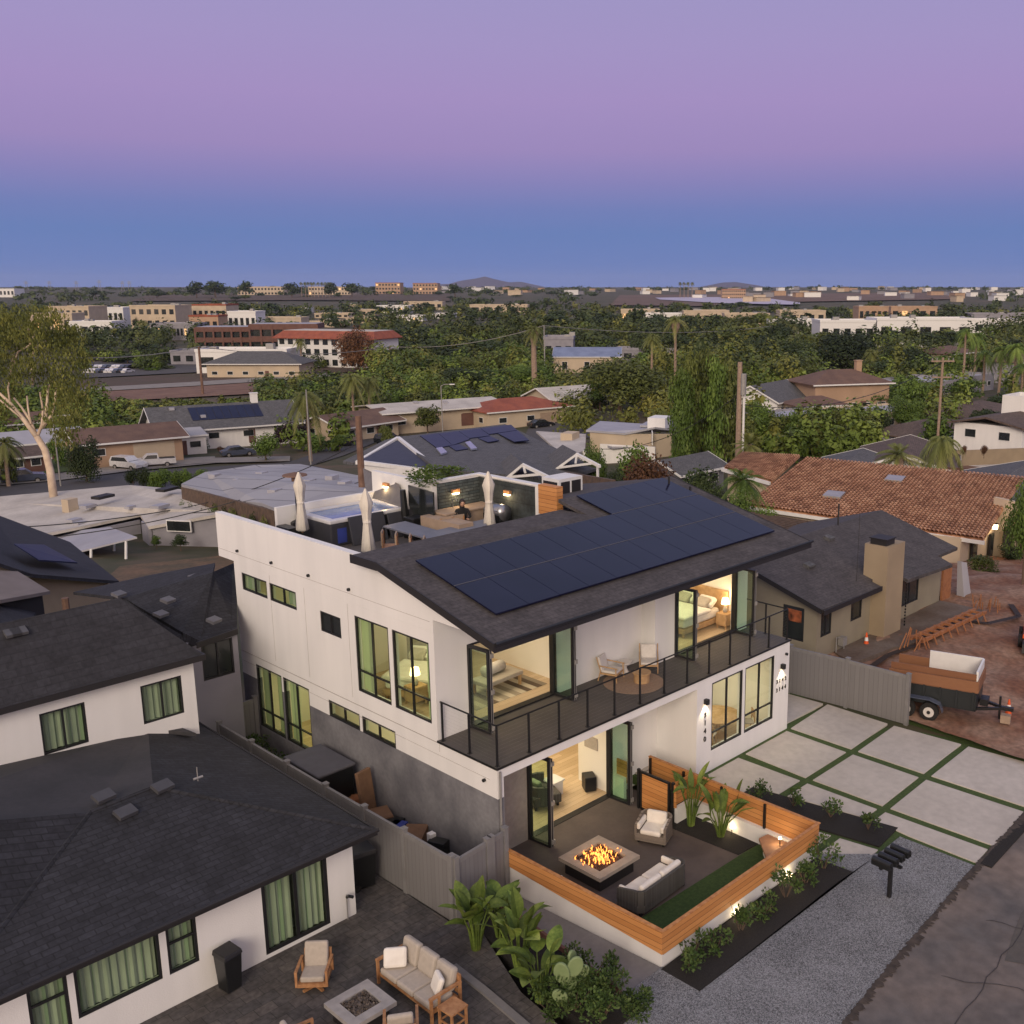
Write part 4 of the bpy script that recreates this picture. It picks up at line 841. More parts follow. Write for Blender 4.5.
struct(mb,'crumbled_verge',mat('verge_soil',(.035,.028,.024),(.07,.055,.045),.95,5))
struct(MB().prism([(13.4,-8.05),(17.0,-7.5),(17.1,-7.9),(13.6,-8.45),(9.75,-8.6),(9.7,-8.3)][::-1],-.6,lambda x,y:gy(-8.2)+.03),'kerb_soil',M['soil'])
# ---- sunken patio ----
struct(MB().box(.16,-5.0,-.6,6.62,1.64,-.4),'patio_floor',M['patio'])
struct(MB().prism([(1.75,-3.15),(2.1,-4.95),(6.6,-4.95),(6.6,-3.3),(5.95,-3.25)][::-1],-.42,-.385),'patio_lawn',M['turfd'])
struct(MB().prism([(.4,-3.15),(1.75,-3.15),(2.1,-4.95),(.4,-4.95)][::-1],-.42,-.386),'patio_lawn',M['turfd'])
struct(MB().prism([(6.6,-.3),(6.6,-3.28),(5.75,-3.2),(5.6,-.75),(5.95,-.3)],-.42,-.38),'patio_mulch_bed',M['soil'])
# retaining walls + cedar fence
t=thing('patio_wall','low white patio wall topped with horizontal cedar boards','fence',(3.4,-5,0))
mb=MB(); mb.box(.37,-5.05,-.6,6.7,-4.93,.34); mb.hexa([(.37,-5.05,-.6),(.48,-4.93,-.6),(.22,-.02,-.6),(.1,-.02,-.6),(.37,-5.05,.34),(.48,-4.93,.34),(.22,-.02,.68),(.1,-.02,.68)]); mb.box(6.58,-4.93,-.5,6.7,-.9,.10); mb.box(5.9,-.9,-.5,6.58,-.78,.1); mb.box(5.9,1.2,-.5,6.02,1.6,.3)
build(mb,'base_wall',M['white'],t,True)
mb=MB(); mb.hexa([(.32,-5.09,.30),(.365,-5.09,.30),(.10,-.03,.62),(.055,-.03,.62),(.32,-5.09,.86),(.365,-5.09,.86),(.10,-.03,1.04),(.055,-.03,1.04)]); mb.box(.366,-5.09,.28,6.745,-5.05,.85); mb.box(6.70,-5.05,.06,6.745,.9,.84); mb.box(5.86,-.88,.1,5.9,-.72,.8); mb.box(5.9,-.74,.1,6.7,-.70,.8); mb.box(6.02,1.2,.1,6.06,1.6,.8)
build(mb,'cedar_boards',M['cedar'],t,True)
mb=MB(); mb.hexa([(.30,-5.12,.861),(.40,-5.12,.861),(.13,-.02,1.041),(.03,-.02,1.041),(.30,-5.12,.885),(.40,-5.12,.885),(.13,-.02,1.065),(.03,-.02,1.065)]); mb.box(.401,-5.12,.851,6.77,-5.03,.875); mb.box(6.68,-5.03,.84,6.77,.9,.865); build(mb,'fence_cap',M['cedarT'],t,True)
for x,y in ((6.66,-3.4),(6.66,-1.9),(6.66,-.5),(6.66,.8),(2.2,-5.01),(4.4,-5.01)):
    m=MB(); m.box(x-.03,y-.03,.05,x+.03,y+.03,.83); build(m,'fence_post',M['black'],t,True)
t=thing('patio_gate','cedar board gate in a black metal frame at the back of the patio','gate',(5.9,-.1,-.4))
mb=MB(); P=PX(5.86); P.box(mb,-.62,.42,-.35,.78,.0,.03)
build(mb,'gate_boards',M['cedar'],t,True); mb=MB()
for a,b,c,d in ((-.66,-.6,-.37,.84),(.40,.46,-.37,.84),(-.6,.4,.78,.84),(-.6,.4,-.37,-.31)): P.box(mb,a,b,c,d,-.02,.05)
build(mb,'gate_frame',M['black'],t,True)
for y,lb in ((-.76,''),(.56,'')): m=MB(); m.box(5.83,y-.04,-.4,5.91,y+.04,.86); build(m,'gate_post',M['black'],t,True)
t=thing('corner_bench','pale wooden corner bench lit by a path light inside the cedar fence','bench',(5.8,-4.4,-.4))
mb=MB(); mb.prism([(4.95,-4.9),(6.55,-4.9),(6.55,-3.6),(6.2,-3.55)],-.02,.05); build(mb,'seat',mat('warm_plank',(.36,.2,.12),(.3,.16,.09),.7,5),t,True)
mb=MB(); mb.prism([(5.15,-4.88),(6.5,-4.88),(6.5,-3.75),(6.2,-3.7)],-.385,-.02); build(mb,'support',M['white'],t,True)
def pathlight(x,y,z,lb,pw_=5):
    t=thing('path_light',lb,'light',(x,y,z)); m=MB(); m.tube([(0,0,0),(0,0,.22)],.012,6); build(m,'stake',M['black'],t); m=MB(); m.lathe((0,0,.22),[(.05,0),(.03,.05)],8); build(m,'lamp_head',M['lampw'],t)
    light('path_lamp_light',(x,y+.05,z+.22),pw_,(1,.75,.42),.03,kind='POINT')
pathlight(6.25,-4.2,.05,'small lit light standing on the corner bench'); pathlight(5.3,-5.2,-.2,'small lit garden light at the outer foot of the cedar fence below the bench'); pathlight(3.1,-5.2,-.2,'small lit garden light half way along the outer foot of the cedar fence'); pathlight(6.45,-2.45,-.38,'small lit garden light behind the two banana plants inside the patio',4)
# fire table
def firetable(loc,sx,sy,h,top,base,label,lit,rim=.32):
    t=thing('fire_table',label,'fire pit',loc)
    m=MB(); m.box(-sx/2+.12,-sy/2+.12,0,sx/2-.12,sy/2-.12,h-.1); build(m,'base',M[base],t)
    m=MB()
    for a,b,c,d in ((-sx/2,sx/2,-sy/2,-sy/2+rim),(-sx/2,sx/2,sy/2-rim,sy/2),(-sx/2,-sx/2+rim,-sy/2+rim,sy/2-rim),(sx/2-rim,sx/2,-sy/2+rim,sy/2-rim)): m.box(a,c,h-.1,b,d,h)
    build(m,'tabletop',M[top],t)
    m=MB(); r=random.Random(5)
    for i in range(330):
        x=r.uniform(-sx/2+rim+.03,sx/2-rim-.03); y=r.uniform(-sy/2+rim+.03,sy/2-rim-.03); q=r.uniform(.02,.045); m.cbox((x,y,h-.06+r.uniform(0,.04)),(q,q*1.4,q),r.uniform(0,3),r.uniform(0,3),r.uniform(0,3))
    build(m,'lava_rocks',M['lava' if lit else 'rock'],t)
    if lit:
        m=MB()
        for i in range(90):
            x=r.gauss(0,.24)*sx/1.5; y=r.gauss(0,.2)*sy/1.5; hh=r.uniform(.02,.10); w_=r.uniform(.007,.019)
            m.tube([(x,y,h-.04),(x+r.uniform(-.03,.03),y+r.uniform(-.03,.03),h+hh*.5),(x+r.uniform(-.05,.05),y+r.uniform(-.05,.05),h+hh)],[w_,w_*.9,.003],5)
        build(m,'flames',M['flame'],t); light('fire_light',(loc[0],loc[1],loc[2]+h+.25),13,(1,.5,.18),.2,kind='POINT')
    return t
firetable((2.58,-.98,-.4),1.52,1.52,.47,'firest','fascia','square stone-topped fire table with burning flames on the sunken patio',True,.25)
# patio seats (rounded wicker)
def wsofa(loc,rz,wd,label,cat,n,mt='dwick',cu='bedc'):
    t=thing('outdoor_sofa' if n>1 else 'outdoor_armchair',label,cat,loc,rz); dp=.8
    m=MB(); m.prism([(-wd/2,-dp/2),(wd/2,-dp/2),(wd/2,dp/2-.15),(wd/2-.15,dp/2),(-wd/2+.15,dp/2),(-wd/2,dp/2-.15)],.08,.3); build(m,'base',M[mt],t,bevel=.03)
    m=MB(); path=[(-wd/2,-dp/2)]+[(-wd/2+.25-.25*math.cos(a),dp/2-.25+.25*math.sin(a)) for a in [R(k*15) for k in range(7)]]+[(wd/2-.25+.25*math.sin(a),dp/2-.25+.25*math.cos(a)) for a in [R(k*15) for k in range(7)]]+[(wd/2,-dp/2)]
    pc=[Vector((p[0],p[1],0)) for p in path]
    for i,(a,b) in enumerate(zip(pc,pc[1:])):
        d=(b-a)
        if d.length<1e-4: continue
        d.normalize(); nn=Vector((d.y,-d.x,0))*.07; ha=.68 if a.y>0 else .56; hb=.68 if b.y>0 else .56
        m.hexa([a+Vector((0,0,.25)),b+Vector((0,0,.25)),b+nn+Vector((0,0,.25)),a+nn+Vector((0,0,.25)),a+Vector((0,0,ha)),b+Vector((0,0,hb)),b+nn+Vector((0,0,hb)),a+nn+Vector((0,0,ha))])
    build(m,'backrest',M[mt],t)
    k=(wd-.3)/n
    for i in range(n):
        x=-wd/2+.15+k*i; m=MB(); m.box(x+.01,-dp/2-.02,.3,x+k-.01,dp/2-.22,.44); build(m,'seat_cushion',M['bed'],t,bevel=.05)
        m=MB(); m.cbox((x+k/2,dp/2-.2,.58),(k-.03,.16,.36),0,R(-12)); build(m,'back_cushion',M['bed'],t,bevel=.06)
    for x in (-wd/2+.11,wd/2-.11): m=MB(); m.box(x-.05,-dp/2,.42,x+.05,dp/2-.2,.6); build(m,'side_cushion',M['bed'],t,bevel=.04)
    for x in (-wd/2+.1,wd/2-.1):
        for y in (-dp/2+.1,dp/2-.1): m=MB(); m.box(x-.03,y-.03,0,x+.03,y+.03,.1); build(m,'foot',M['black'],t)
    return t
wsofa((2.72,-2.75,-.4),PI+R(3),1.95,'dark woven two seat sofa with white cushions, back to the patio lawn','sofa',2)
wsofa((4.85,-.95,-.4),R(-68),.92,'taupe wicker armchair with white cushions right of the fire table','chair',1,'wick')
wsofa((.75,-1.35,-.4),R(88),.85,'wicker armchair mostly hidden behind the left cedar fence','chair',1,'wick')
# mailboxes
t=thing('mailbox_stand','row of black mailboxes on one black post at the edge of the gravel','mailbox',tuple(bz(889,898,-.33)),R(-4))
m=MB(); m.box(-.045,-.045,0,.045,.045,1.05); m.box(-.5,-.04,1.0,.5,.04,1.06); m.box(-.05,-.3,.95,.05,.3,1.0); build(m,'post',M['black'],t)
for i in range(4):
    x=-.42+.28*i; m=MB(); n=8; b=len(m.v)
    for y in (-.26,.26):
        for p in [(x-.085,1.06),(x+.085,1.06)]+[(x+.085*math.cos(R(a)),1.17+.085*math.sin(R(a))) for a in range(0,181,30)]: m.v.append((p[0],y,p[1]))
    k=9; m.f.append(tuple(range(b,b+k))[::-1]); m.f.append(tuple(range(b+k,b+2*k))); m.m+=[0,0]
    for q in range(k): m.f.append((b+q,b+(q+1)%k,b+k+(q+1)%k,b+k+q)); m.m.append(0)
    bxo=build(m,'mailbox',M['blackp'],t); m=MB(); m.box(x-.01,-.30,1.12,x+.01,-.262,1.16); build(m,'handle',M['black'],bxo)
# ---- fences of grey vinyl ----
def vfence(pts,label,h=1.75,z=None,top=True):
    c=pts[0]; z0=z if z else (lambda x,y:0.); t=thing('vinyl_fence',label,'fence',(c[0],c[1],z0(*c)))
    for i,(a,b) in enumerate(zip(pts,pts[1:])):
        A=Vector((a[0],a[1],z0(*a))); B=Vector((b[0],b[1],z0(*b))); d=(B-A); L=math.hypot(d.x,d.y); u=d/L; P_=Vector((-u.y,u.x,0)).normalized()*.025
        m=MB(); m.hexa([A-P_,B-P_,B+P_,A+P_]+[q+Vector((0,0,h-.12)) for q in (A-P_,B-P_,B+P_,A+P_)]); build(m,'fence_panel',M['vinyl'],t,True)
        P2=P_*1.5; m=MB(); m.hexa([q+Vector((0,0,h-.12)) for q in (A-P2,B-P2,B+P2,A+P2)]+[q+Vector((0,0,h)) for q in (A-P2,B-P2,B+P2,A+P2)]); build(m,'top_rail',M['vinylp'],t,True)
    for a in pts:
        z_=z0(*a); m=MB(); m.box(a[0]-.065,a[1]-.065,z_-.1,a[0]+.065,a[1]+.065,z_+h+.06); m.box(a[0]-.08,a[1]-.08,z_+h+.06,a[0]+.08,a[1]+.08,z_+h+.09); build(m,'fence_post',M['vinylp'],t,True)
    return t
vfence([(-1.75,-.35),(-1.77,1.5),(-1.78,3.2),(-1.8,5.0),(-1.8,7.0),(-1.8,9.0),(-1.8,11.0)],'long grey vinyl fence between the main house and the dark-roofed neighbour',1.68)
vfence([(-1.68,-.4),(-.62,-.3)],'short grey vinyl fence panel and gate leaf beside the banana plants',1.62)
vfence([(-.5,-.29),(.0,-.22)],'narrow grey vinyl gate against the corner of the main house',1.62)
vfence([(15.62,1.75),(15.9,-.5),(16.2,-2.72)],'grey vinyl fence between driveway and construction lot',1.8,lambda x,y:gy(y)-.02)
vfence([(13.0,2.1),(15.5,1.9)],'grey vinyl fence closing the driveway beside the house corner',1.8)
struct(MB().prism([(-1.7,-.3),(0,-.3),(0,12.85),(-1.7,12.85)],-.5,.0),'side_yard',M['walk'])
vfence([(-1.7,12.0),(-.1,12.0)],'dark fence across the far end of the side yard',1.7)
# side yard clutter
t=thing('covered_box','big black equipment box with a grey lid standing in the side yard','box',(-.85,7.0,0)); t.scale=(1,1.05,1.12)
m=MB(); m.box(-.55,-.95,0,.55,.75,1.25); build(m,'cabinet',M['blackp'],t,bevel=.03); m=MB(); m.box(-.62,-1.0,1.25,.6,.8,1.33); build(m,'lid',mat('slate_lid',(.085,.085,.10)),t,bevel=.03)
def junk(name,px,py,z,d,rz,mt,label,tx=0,cat=None):
    p=bx(px,py,-.45 if px<440 else -.6); m=MB(); m.cbox((0,0,d[2]/2),d,rz,tx); o=build(m,name,M[mt],bevel=.01); o.location=(p.x,p.y,max(0,z)); tag(o,label,cat or 'box'); return o
junk('cardboard_sheet',366,788,.05,(.5,.12,1.5),R(12),'card2','tall brown cardboard sheet leaning on the grey wall beside the black box',R(-8),'cardboard')
junk('cardboard_box',352,795,.0,(.45,.4,.5),R(30),'card2','crumpled cardboard box left of the tall cardboard sheet')
junk('cardboard_box',358,803,.3,(.35,.4,.3),R(50),'orangew','small orange-brown carton on the pile left of the tall sheet')
junk('cardboard_box',381,806,.1,(.7,.5,.45),R(70),'card2','low brown carton right of the tall cardboard sheet')
junk('cardboard_box',414,830,.0,(.8,.6,.55),R(40),'card2','large tan carton behind the grey fence, nearest the gate')
junk('rubbish_bag',398,826,.1,(.4,.4,.4),R(20),'bluebag','blue bag beside the large tan carton in the side yard',0,'bag')
junk('rubbish_bag',392,812,.1,(.5,.5,.4),R(20),'blackp','black rubbish bag between the cartons in the side yard',0,'bag')
junk('garden_tool_rack',438,836,.0,(.3,.5,.7),R(20),'blackp','dark bucket of tools by the grey wall next to the gate',0,'bucket')
junk('white_jug',431,824,.5,(.18,.18,.3),R(0),'trim','white plastic jug on the dark bucket by the grey wall',0,'jug')
# =================== LEFT NEIGHBOUR (dark roofs) ===================
N=thing('dark_roofed_house','low white house with charcoal hipped roof, green curtains and a patio sliding door','house',(-8,4,0))
PL=PY(1.66)
mb=MB(); PL.wall(mb,-16,-3.13,-.3,2.36,[(-5.46,-3.82,.08,2.1),(-7.58,-6.94,.74,2.1),(-9.37,-7.72,.74,2.1),(-10.2,-9.49,.5,2.1)],.2)
mb.box(-3.33,1.86,-.3,-3.13,11,2.36); build(mb,'wall',M['white'],N,True)
window(N,PL,-5.46,-3.82,.08,2.1,[-4.64],fr=.09,curt=[(-5.36,-4.7,'gcurt'),(-4.5,-3.9,'gcurt')],name='sliding_door')
window(N,PL,-7.58,-6.94,.74,2.1,(),[1.42],fr=.06,curt=[(-7.55,-6.97,'gcurt')]); window(N,PL,-9.37,-7.72,.74,2.1,(),(),fr=.06,curt=[(-9.33,-7.76,'gcurt')]); window(N,PL,-10.2,-9.49,.5,2.1,(),[1.42],fr=.06,curt=[(-10.15,-9.53,'gcurt')])
m=MB(); m.box(-11,1.9,-.2,-3.4,2.6,2.3)
m=MB(); m.box(-16,2.3,0,-3.35,2.35,2.35); build(m,'inner_wall',M['gray_st'],N,True)
E=Vector((-2.95,.95,2.42)); pit=.34
def P1(px,py):    # on front slope
    d=ray(px,py); n=Vector((0,-pit,1)); t=(Vector((0,.95,2.42))-CAM).dot(n)/d.dot(n); return CAM+d*t
A=Vector((-6.45,4.45,3.61)); V1=P1(90,812); V2=P1(0,929); V2=V2+(V2-V1)*.25
EL=Vector((V2.x-1.2,.95,2.42))
mb=MB(); mb.slab([E,A,V1,V2,Vector((V2.x,.95,2.42))],.12)
RB=Vector((-2.95,9.9,2.42)); RT2=Vector((-4.2,9.9,2.42+pit*1.25))
mb.slab([E,Vector((-2.95,9.9,2.42)),Vector((-4.6,9.2,2.98)),A],.12)
wy=8.75
# left wing rising away from the valley
V1b=V1+Vector((-4.2,.0,1.25)); V2b=V2+Vector((-4.2,0,1.25))
mb.slab([V2,V1,V1b,V2b],.12)
build(mb,'roof',M['shin2'],N,True)
bk=[bz(200,737,3.0),bz(55,764,3.35),bz(-60,800,3.25)]
mb=MB(); mb.slab([Vector((-4.6,9.2,2.985)),bz(196,733,2.9),Vector((-4.0,9.6,2.9)),Vector((-9,9.6,3.3)),Vector((-16,9.6,3.3)),V1b+Vector((-3,0,0)),V1b,V1,A],.1)
build(mb,'flat_roof',M['droof'],N,True)
mb=MB(); mb.box(-16,.90,2.28,-2.9,.95,2.44); mb.box(-2.95,.95,2.28,-2.9,9.9,2.44); build(mb,'fascia',M['fascia'],N,True)
mb=MB(); mb.tube([(-12,.86,2.42),(-2.9,.86,2.42)],.05,6); build(mb,'gutter',M['fascia'],N,True)
for a_,b_ in ((E,A),(A,V1),(V1,V2)):
    m=MB(); m.tube([a_-Vector((0,0,.02)),b_-Vector((0,0,.02))],.06,6); build(m,'ridge_cap',M['shin2'],N,True)
for px,py,w_,lb in ((104,799,.5,''),(163,789,.5,''),(126,815,.6,'')):
    p=P1(px,py) ; p=p+Vector((0,0,.02)) ; m=MB(); m.cbox(p+Vector((0,0,.05)),(.42,.3,.09),R(10),R(18)); build(m,'roof_vent',mat('vent_grey',(.06,.06,.068)),N,True)
m=MB(); q=P1(198,781); m.tube([q,q+Vector((0,0,.35))],.012,5); m.tube([q+Vector((-.1,0,.08)),q+Vector((.12,.0,.08))],.03,5); build(m,'antenna',M['metalg'],N,True)
# spigot
t=thing('garden_tap','dark garden tap and bracket on the white wall right of the sliding door','tap',(-3.4,1.6,.0)); m=MB(); m.tube([(0,0,.0),(0,0,.65)],.015,6); build(m,'pipe',M['metalg'],t); m=MB(); m.tube([(0,-.02,.6),(0,-.1,.66),(.1,-.12,.6)],.04,6); build(m,'tap_head',M['black'],t)
# two storey part
t2=thing('upper_storey_house','white upper storey with charcoal hip roof and two green-curtained windows','house',(-7,9,0))
PU=PY(wy); mb=MB(); PU.wall(mb,-16,-3.4,2.0,4.92,[(-4.86,-3.76,3.32,4.41),(-7.33,-6.26,3.3,4.41)],.2); mb.box(-3.6,8.95,1.5,-3.4,14,4.92); build(mb,'wall',M['white'],t2,True)
for a,b in ((-4.86,-3.76),(-7.33,-6.26)): window(t2,PU,a,b,3.31,4.41,[(a+b)/2],fr=.05,curt=[(a+.04,b-.04,'gcurt')])
m=MB(); m.box(-16,9.4,2,-3.7,9.45,4.9); build(m,'inner_wall',M['gray_st'],t2,True)
e=Vector((-3.25,8.4,4.95)); ap=min(((lambda s:((bw(120,598,s)-e).dot(Vector((1,1,0))) **2,s))(s_/10) for s_ in range(250,420)))[1]; Aa=bw(120,598,ap)
mb=MB(); mb.slab([e,Aa,Vector((-18,Aa.y,Aa.z)),Vector((-18,8.4,4.95))],.12); mb.slab([e,Vector((-3.25,14.5,4.95)),Aa],.12); mb.slab([Aa,Vector((-3.25,14.5,4.95)),Vector((-18,14.5,4.95)),Vector((-18,Aa.y,Aa.z))],.12); build(mb,'roof',M['shin'],t2,True)
mb=MB(); mb.box(-18,8.36,4.8,-3.2,8.4,4.965); mb.box(-3.25,8.4,4.8,-3.2,14.5,4.965); build(mb,'fascia',M['fascia'],t2,True)
mb=MB(); mb.box(-16,8.6,2.98,-3.4,8.74,3.05); 
for px,py in ((15,650),(18,625)):
    m=MB(); q=by(px,py,9.6); m.cbox(Vector((q.x,9.6,4.95+ (9.6-8.4)*(Aa.z-4.95)/(Aa.y-8.4)+.08)),(.36,.28,.08),0,R(20)); build(m,'roof_vent',mat('vent_grey2',(.08,.08,.088)),t2,True)
# rear wing
t3=thing('rear_wing','grey rear wing with a black window and low charcoal roof with several vents','house',(-3,12,0))
PW=PY(11.5); mb=MB(); PW.wall(mb,-6,-.75,.2,4.3,[(-1.92,-.92,2.95,4.12)],.2); mb.box(-.95,11.7,.2,-.75,18,4.3); build(mb,'wall',M['lav'],t3,True)
window(t3,PW,-1.92,-.92,2.95,4.12,[-1.42],glass='dglass')
def q3(px,py,z): return bz(px,py,z)
mb=MB(); ez=4.36
mb.slab([q3(237,629,ez),q3(200,641,ez),q3(182,632,ez+.25),q3(213,572,ez+1.2),q3(236,562,ez+1.0)],.1)
mb.slab([q3(200,641,ez),q3(190,644,ez-.1),q3(100,640,ez),q3(124,598,ez+.75),q3(182,632,ez+.25)],.1)
mb.slab([q3(182,632,ez+.25),q3(124,598,ez+.75),q3(73,592,ez+.5),q3(118,582,ez+.55),q3(150,575,ez+.7),q3(215,563,ez+1.15),q3(213,572,ez+1.2)],.1)
build(mb,'roof',M['shin2'],t3,True)
mb=MB(); a,b=q3(237,629,ez),q3(196,643,ez); mb.hexa([a-Vector((0,.05,.16)),b-Vector((0,.05,.16)),b-Vector((0,0,.16)),a-Vector((0,0,.16)),a-Vector((0,.05,-.02)),b-Vector((0,.05,-.02)),b-Vector((0,0,-.02)),a-Vector((0,0,-.02))]); build(mb,'fascia',M['fascia'],t3,True)
for px,py,zz in ((119,594,.9),(161,614,.62),(195,577,1.0),(214,620,.6),(80,617,.4),(168,600,.9)):
    m=MB(); m.cbox(q3(px,py,ez+zz),(.36,.3,.09),R(20),R(14)); build(m,'roof_vent',mat('vent_pale',(.12,.12,.135)),t3,True)
# patio left
struct(MB().prism([(-16,1.65),(-1.82,1.65),(-1.82,-.45),(-1.5,-.6),(-1.5,-1.0),(-2.35,-3.4),(-2.6,-5.6),(-16,-5.6)][::-1],-.4,.0),'paved_patio',M['pav'])
struct(MB().prism([(-3.1,1.66),(-1.82,1.66),(-1.82,11),(-3.1,11)],-.4,-.002),'paved_patio',M['pav'])
mb=MB(); 
e0,e1,e2=bz(453,965,.06),bz(485,990,.06),bz(527,1026,.06)
for a,b in ((e0,e1),(e1,e2),(e2,e2+(e2-e1)*.6)):
    d=(b-a).normalized(); n=Vector((-d.y,d.x,0))*.09; mb.hexa([a-n-Vector((0,0,.3)),b-n-Vector((0,0,.3)),b+n-Vector((0,0,.3)),a+n-Vector((0,0,.3)),a-n,b-n,b+n,a+n])
struct(mb,'bed_kerb',M['walk'])
mb=MB(); mb.hexa([(-.97,-5.0,-.1),(-.90,-5.0,-.1),(-.52,-.4,-.1),(-.59,-.4,-.1),(-.97,-5.0,.12),(-.90,-5.0,.12),(-.52,-.4,.12),(-.59,-.4,.12)]); tag(build(mb,'edging_board',M['redwood']),'brown edging board between walkway and banana plant bed','edging')
# bins
def bin_(loc,rz,label,h=1.0,w_=.5,wheels=True):
    t=thing('wheelie_bin' if wheels else 'outdoor_bin',label,'bin',loc,rz); m=MB(); a=w_/2
    m.hexa([(-a*.8,-a*.85,.04),(a*.8,-a*.85,.04),(a*.8,a*.85,.04),(-a*.8,a*.85,.04),(-a,-a,h-.1),(a,-a,h-.1),(a,a,h-.1),(-a,a,h-.1)]); build(m,'body',M['blackp'],t,bevel=.02)
    m=MB(); m.hexa([(-a*1.08,-a*1.1,h-.1),(a*1.08,-a*1.1,h-.1),(a*1.08,a*1.1,h-.1),(-a*1.08,a*1.1,h-.1),(-a,-a,h),(a,-a,h),(a,a,h+.03),(-a,a,h+.03)]); build(m,'lid',mat('lid_black',(.022,.022,.024),rough=.5),t,bevel=.02)
    if wheels:
        m=MB(); m.tube([(-a*.9,a*.95,h-.05),(a*.9,a*.95,h-.05)],.02,6); build(m,'handle',M['blackp'],t)
        for s in (-1,1): m=MB(); m.tube([(s*a*.8,a*.8,.1),(s*a*.95,a*.8,.1)],.1,10); build(m,'wheel',M['tyre'],t)
    return t
bin_((-6.5,1.3,0),R(8),'black lidded outdoor bin against the white wall left of the sliding door',.95,.42,False)
bin_((-2.35,2.6,0),R(80),'black wheelie bin in the passage between white wall and grey fence',1.05,.6)
# left patio furniture
firetable((-5.15,-1.62,0),1.05,1.05,.42,'stoneg','fascia','unlit square fire table filled with dark pebbles on the paved patio',False,.22)
def teakchair(loc,rz,label,g):
    t=thing('teak_armchair',label,'chair',loc,rz,g)
    t.scale=(.84,.84,.9); m=MB(); m.box(-.3,-.3,.3,.3,.3,.44); build(m,'seat_cushion',M['foamb'],t,bevel=.04)
    m=MB(); m.cbox((0,.32,.68),(.6,.14,.62),0,R(-16)); build(m,'back_cushion',M['foamb'],t,bevel=.05)
    m=MB(); m.box(-.36,-.34,.2,.36,.34,.29); m.cbox((0,.42,.5),(.7,.05,.5),0,R(-16)); build(m,'frame',M['teak'],t)
    for s in (-1,1):
        m=MB(); m.box(s*.38-.035,-.36,.58,s*.38+.035,.36,.63); m.box(s*.38-.03,-.36,.22,s*.38+.03,-.3,.58); m.box(s*.38-.03,.3,.22,s*.38+.03,.36,.58); build(m,'armrest',M['teak'],t)
    m=MB(); m.cbox((0,0,.04),(.7,.07,.05),R(45)); m.cbox((0,0,.045),(.7,.07,.05),R(-45)); m.tube([(0,0,.05),(0,0,.2)],.04,8); build(m,'swivel_base',M['teak'],t)
    return t
teakchair((-5.22,.02,0),R(-44),'teak swivel armchair with beige cushions facing the unlit fire table','teak chairs round the unlit fire table')
teakchair((-4.95,-2.75,0),R(145),'teak armchair at the bottom edge, its back to the camera','teak chairs round the unlit fire table')
teakchair((-6.5,-1.75,0),R(80),'teak armchair cut off by the bottom edge, lower left of the unlit fire table','teak chairs round the unlit fire table')
t=thing('teak_sofa','three seat teak sofa with beige cushions and two white pillows on the paved patio','sofa',(-3.88,-1.85,0),R(-90)); t.scale=(.9,.9,.92)
for i in range(3):
    x=-.98+.66*i; m=MB(); m.box(x,-.4,.28,x+.64,.28,.44); build(m,'seat_cushion',M['foamb'],t,bevel=.05)
    m=MB(); m.cbox((x+.32,.33,.68),(.62,.2,.56),0,R(-14)); build(m,'back_cushion',M['foamb'],t,bevel=.07)
m=MB(); m.box(-1.02,-.38,.2,1.02,.38,.28); build(m,'frame',M['teak'],t); m=MB(); m.box(-1.05,.42,.6,1.05,.47,.8); m.box(-1.05,.42,.3,1.05,.46,.4)
for i in range(9): m.box(-1.0+i*.25-.02,.42,.4,-1.0+i*.25+.02,.45,.6)
build(m,'back_frame',M['teak'],t)
for s in (-1,1):
    m=MB(); m.box(s*1.05-.04,-.44,.6,s*1.05+.04,.45,.65); m.box(s*1.05-.03,-.2,.3,s*1.05+.03,-.15,.6); build(m,'armrest',M['teak'],t)
    for y in (-.4,.42): m=MB(); m.box(s*1.05-.03,y-.03,0,s*1.05+.03,y+.03,.6); build(m,'leg',M['teak'],t)
m=MB(); m.cbox((0,0,0),(.5,.14,.42),0,R(-30)); o=build(m,'pillow',M['bed'],bevel=.06); o.location=(-3.95,-1.15,.6); o.rotation_euler=(0,0,R(-40)); tag(o,'white pillow at the far end of the teak sofa','pillow')
m=MB(); m.cbox((0,0,0),(.42,.13,.4),0,R(-20)); o=build(m,'pillow',M['bed'],bevel=.06); o.location=(-3.85,-2.5,.6); o.rotation_euler=(0,0,R(-110)); tag(o,'white pillow at the near end of the teak sofa','pillow')
t=thing('side_table','small square teak side table at the near end of the teak sofa','side table',(-3.95,-3.12,0),R(3)); t.scale=(.9,.9,.9); m=MB(); m.box(-.25,-.25,.45,.25,.25,.49); build(m,'tabletop',M['teak'],t)
for x in (-.21,.21):
    for y in (-.21,.21): m=MB(); m.box(x-.025,y-.025,0,x+.025,y+.025,.45); build(m,'leg',M['teak'],t)
m=MB(); m.box(-.2,-.22,.12,.2,-.19,.16); m.box(-.2,.19,.12,.2,.22,.16); m.box(-.22,-.2,.12,-.19,.2,.16); m.box(.19,-.2,.12,.22,.2,.16); build(m,'stretcher',M['teak'],t)
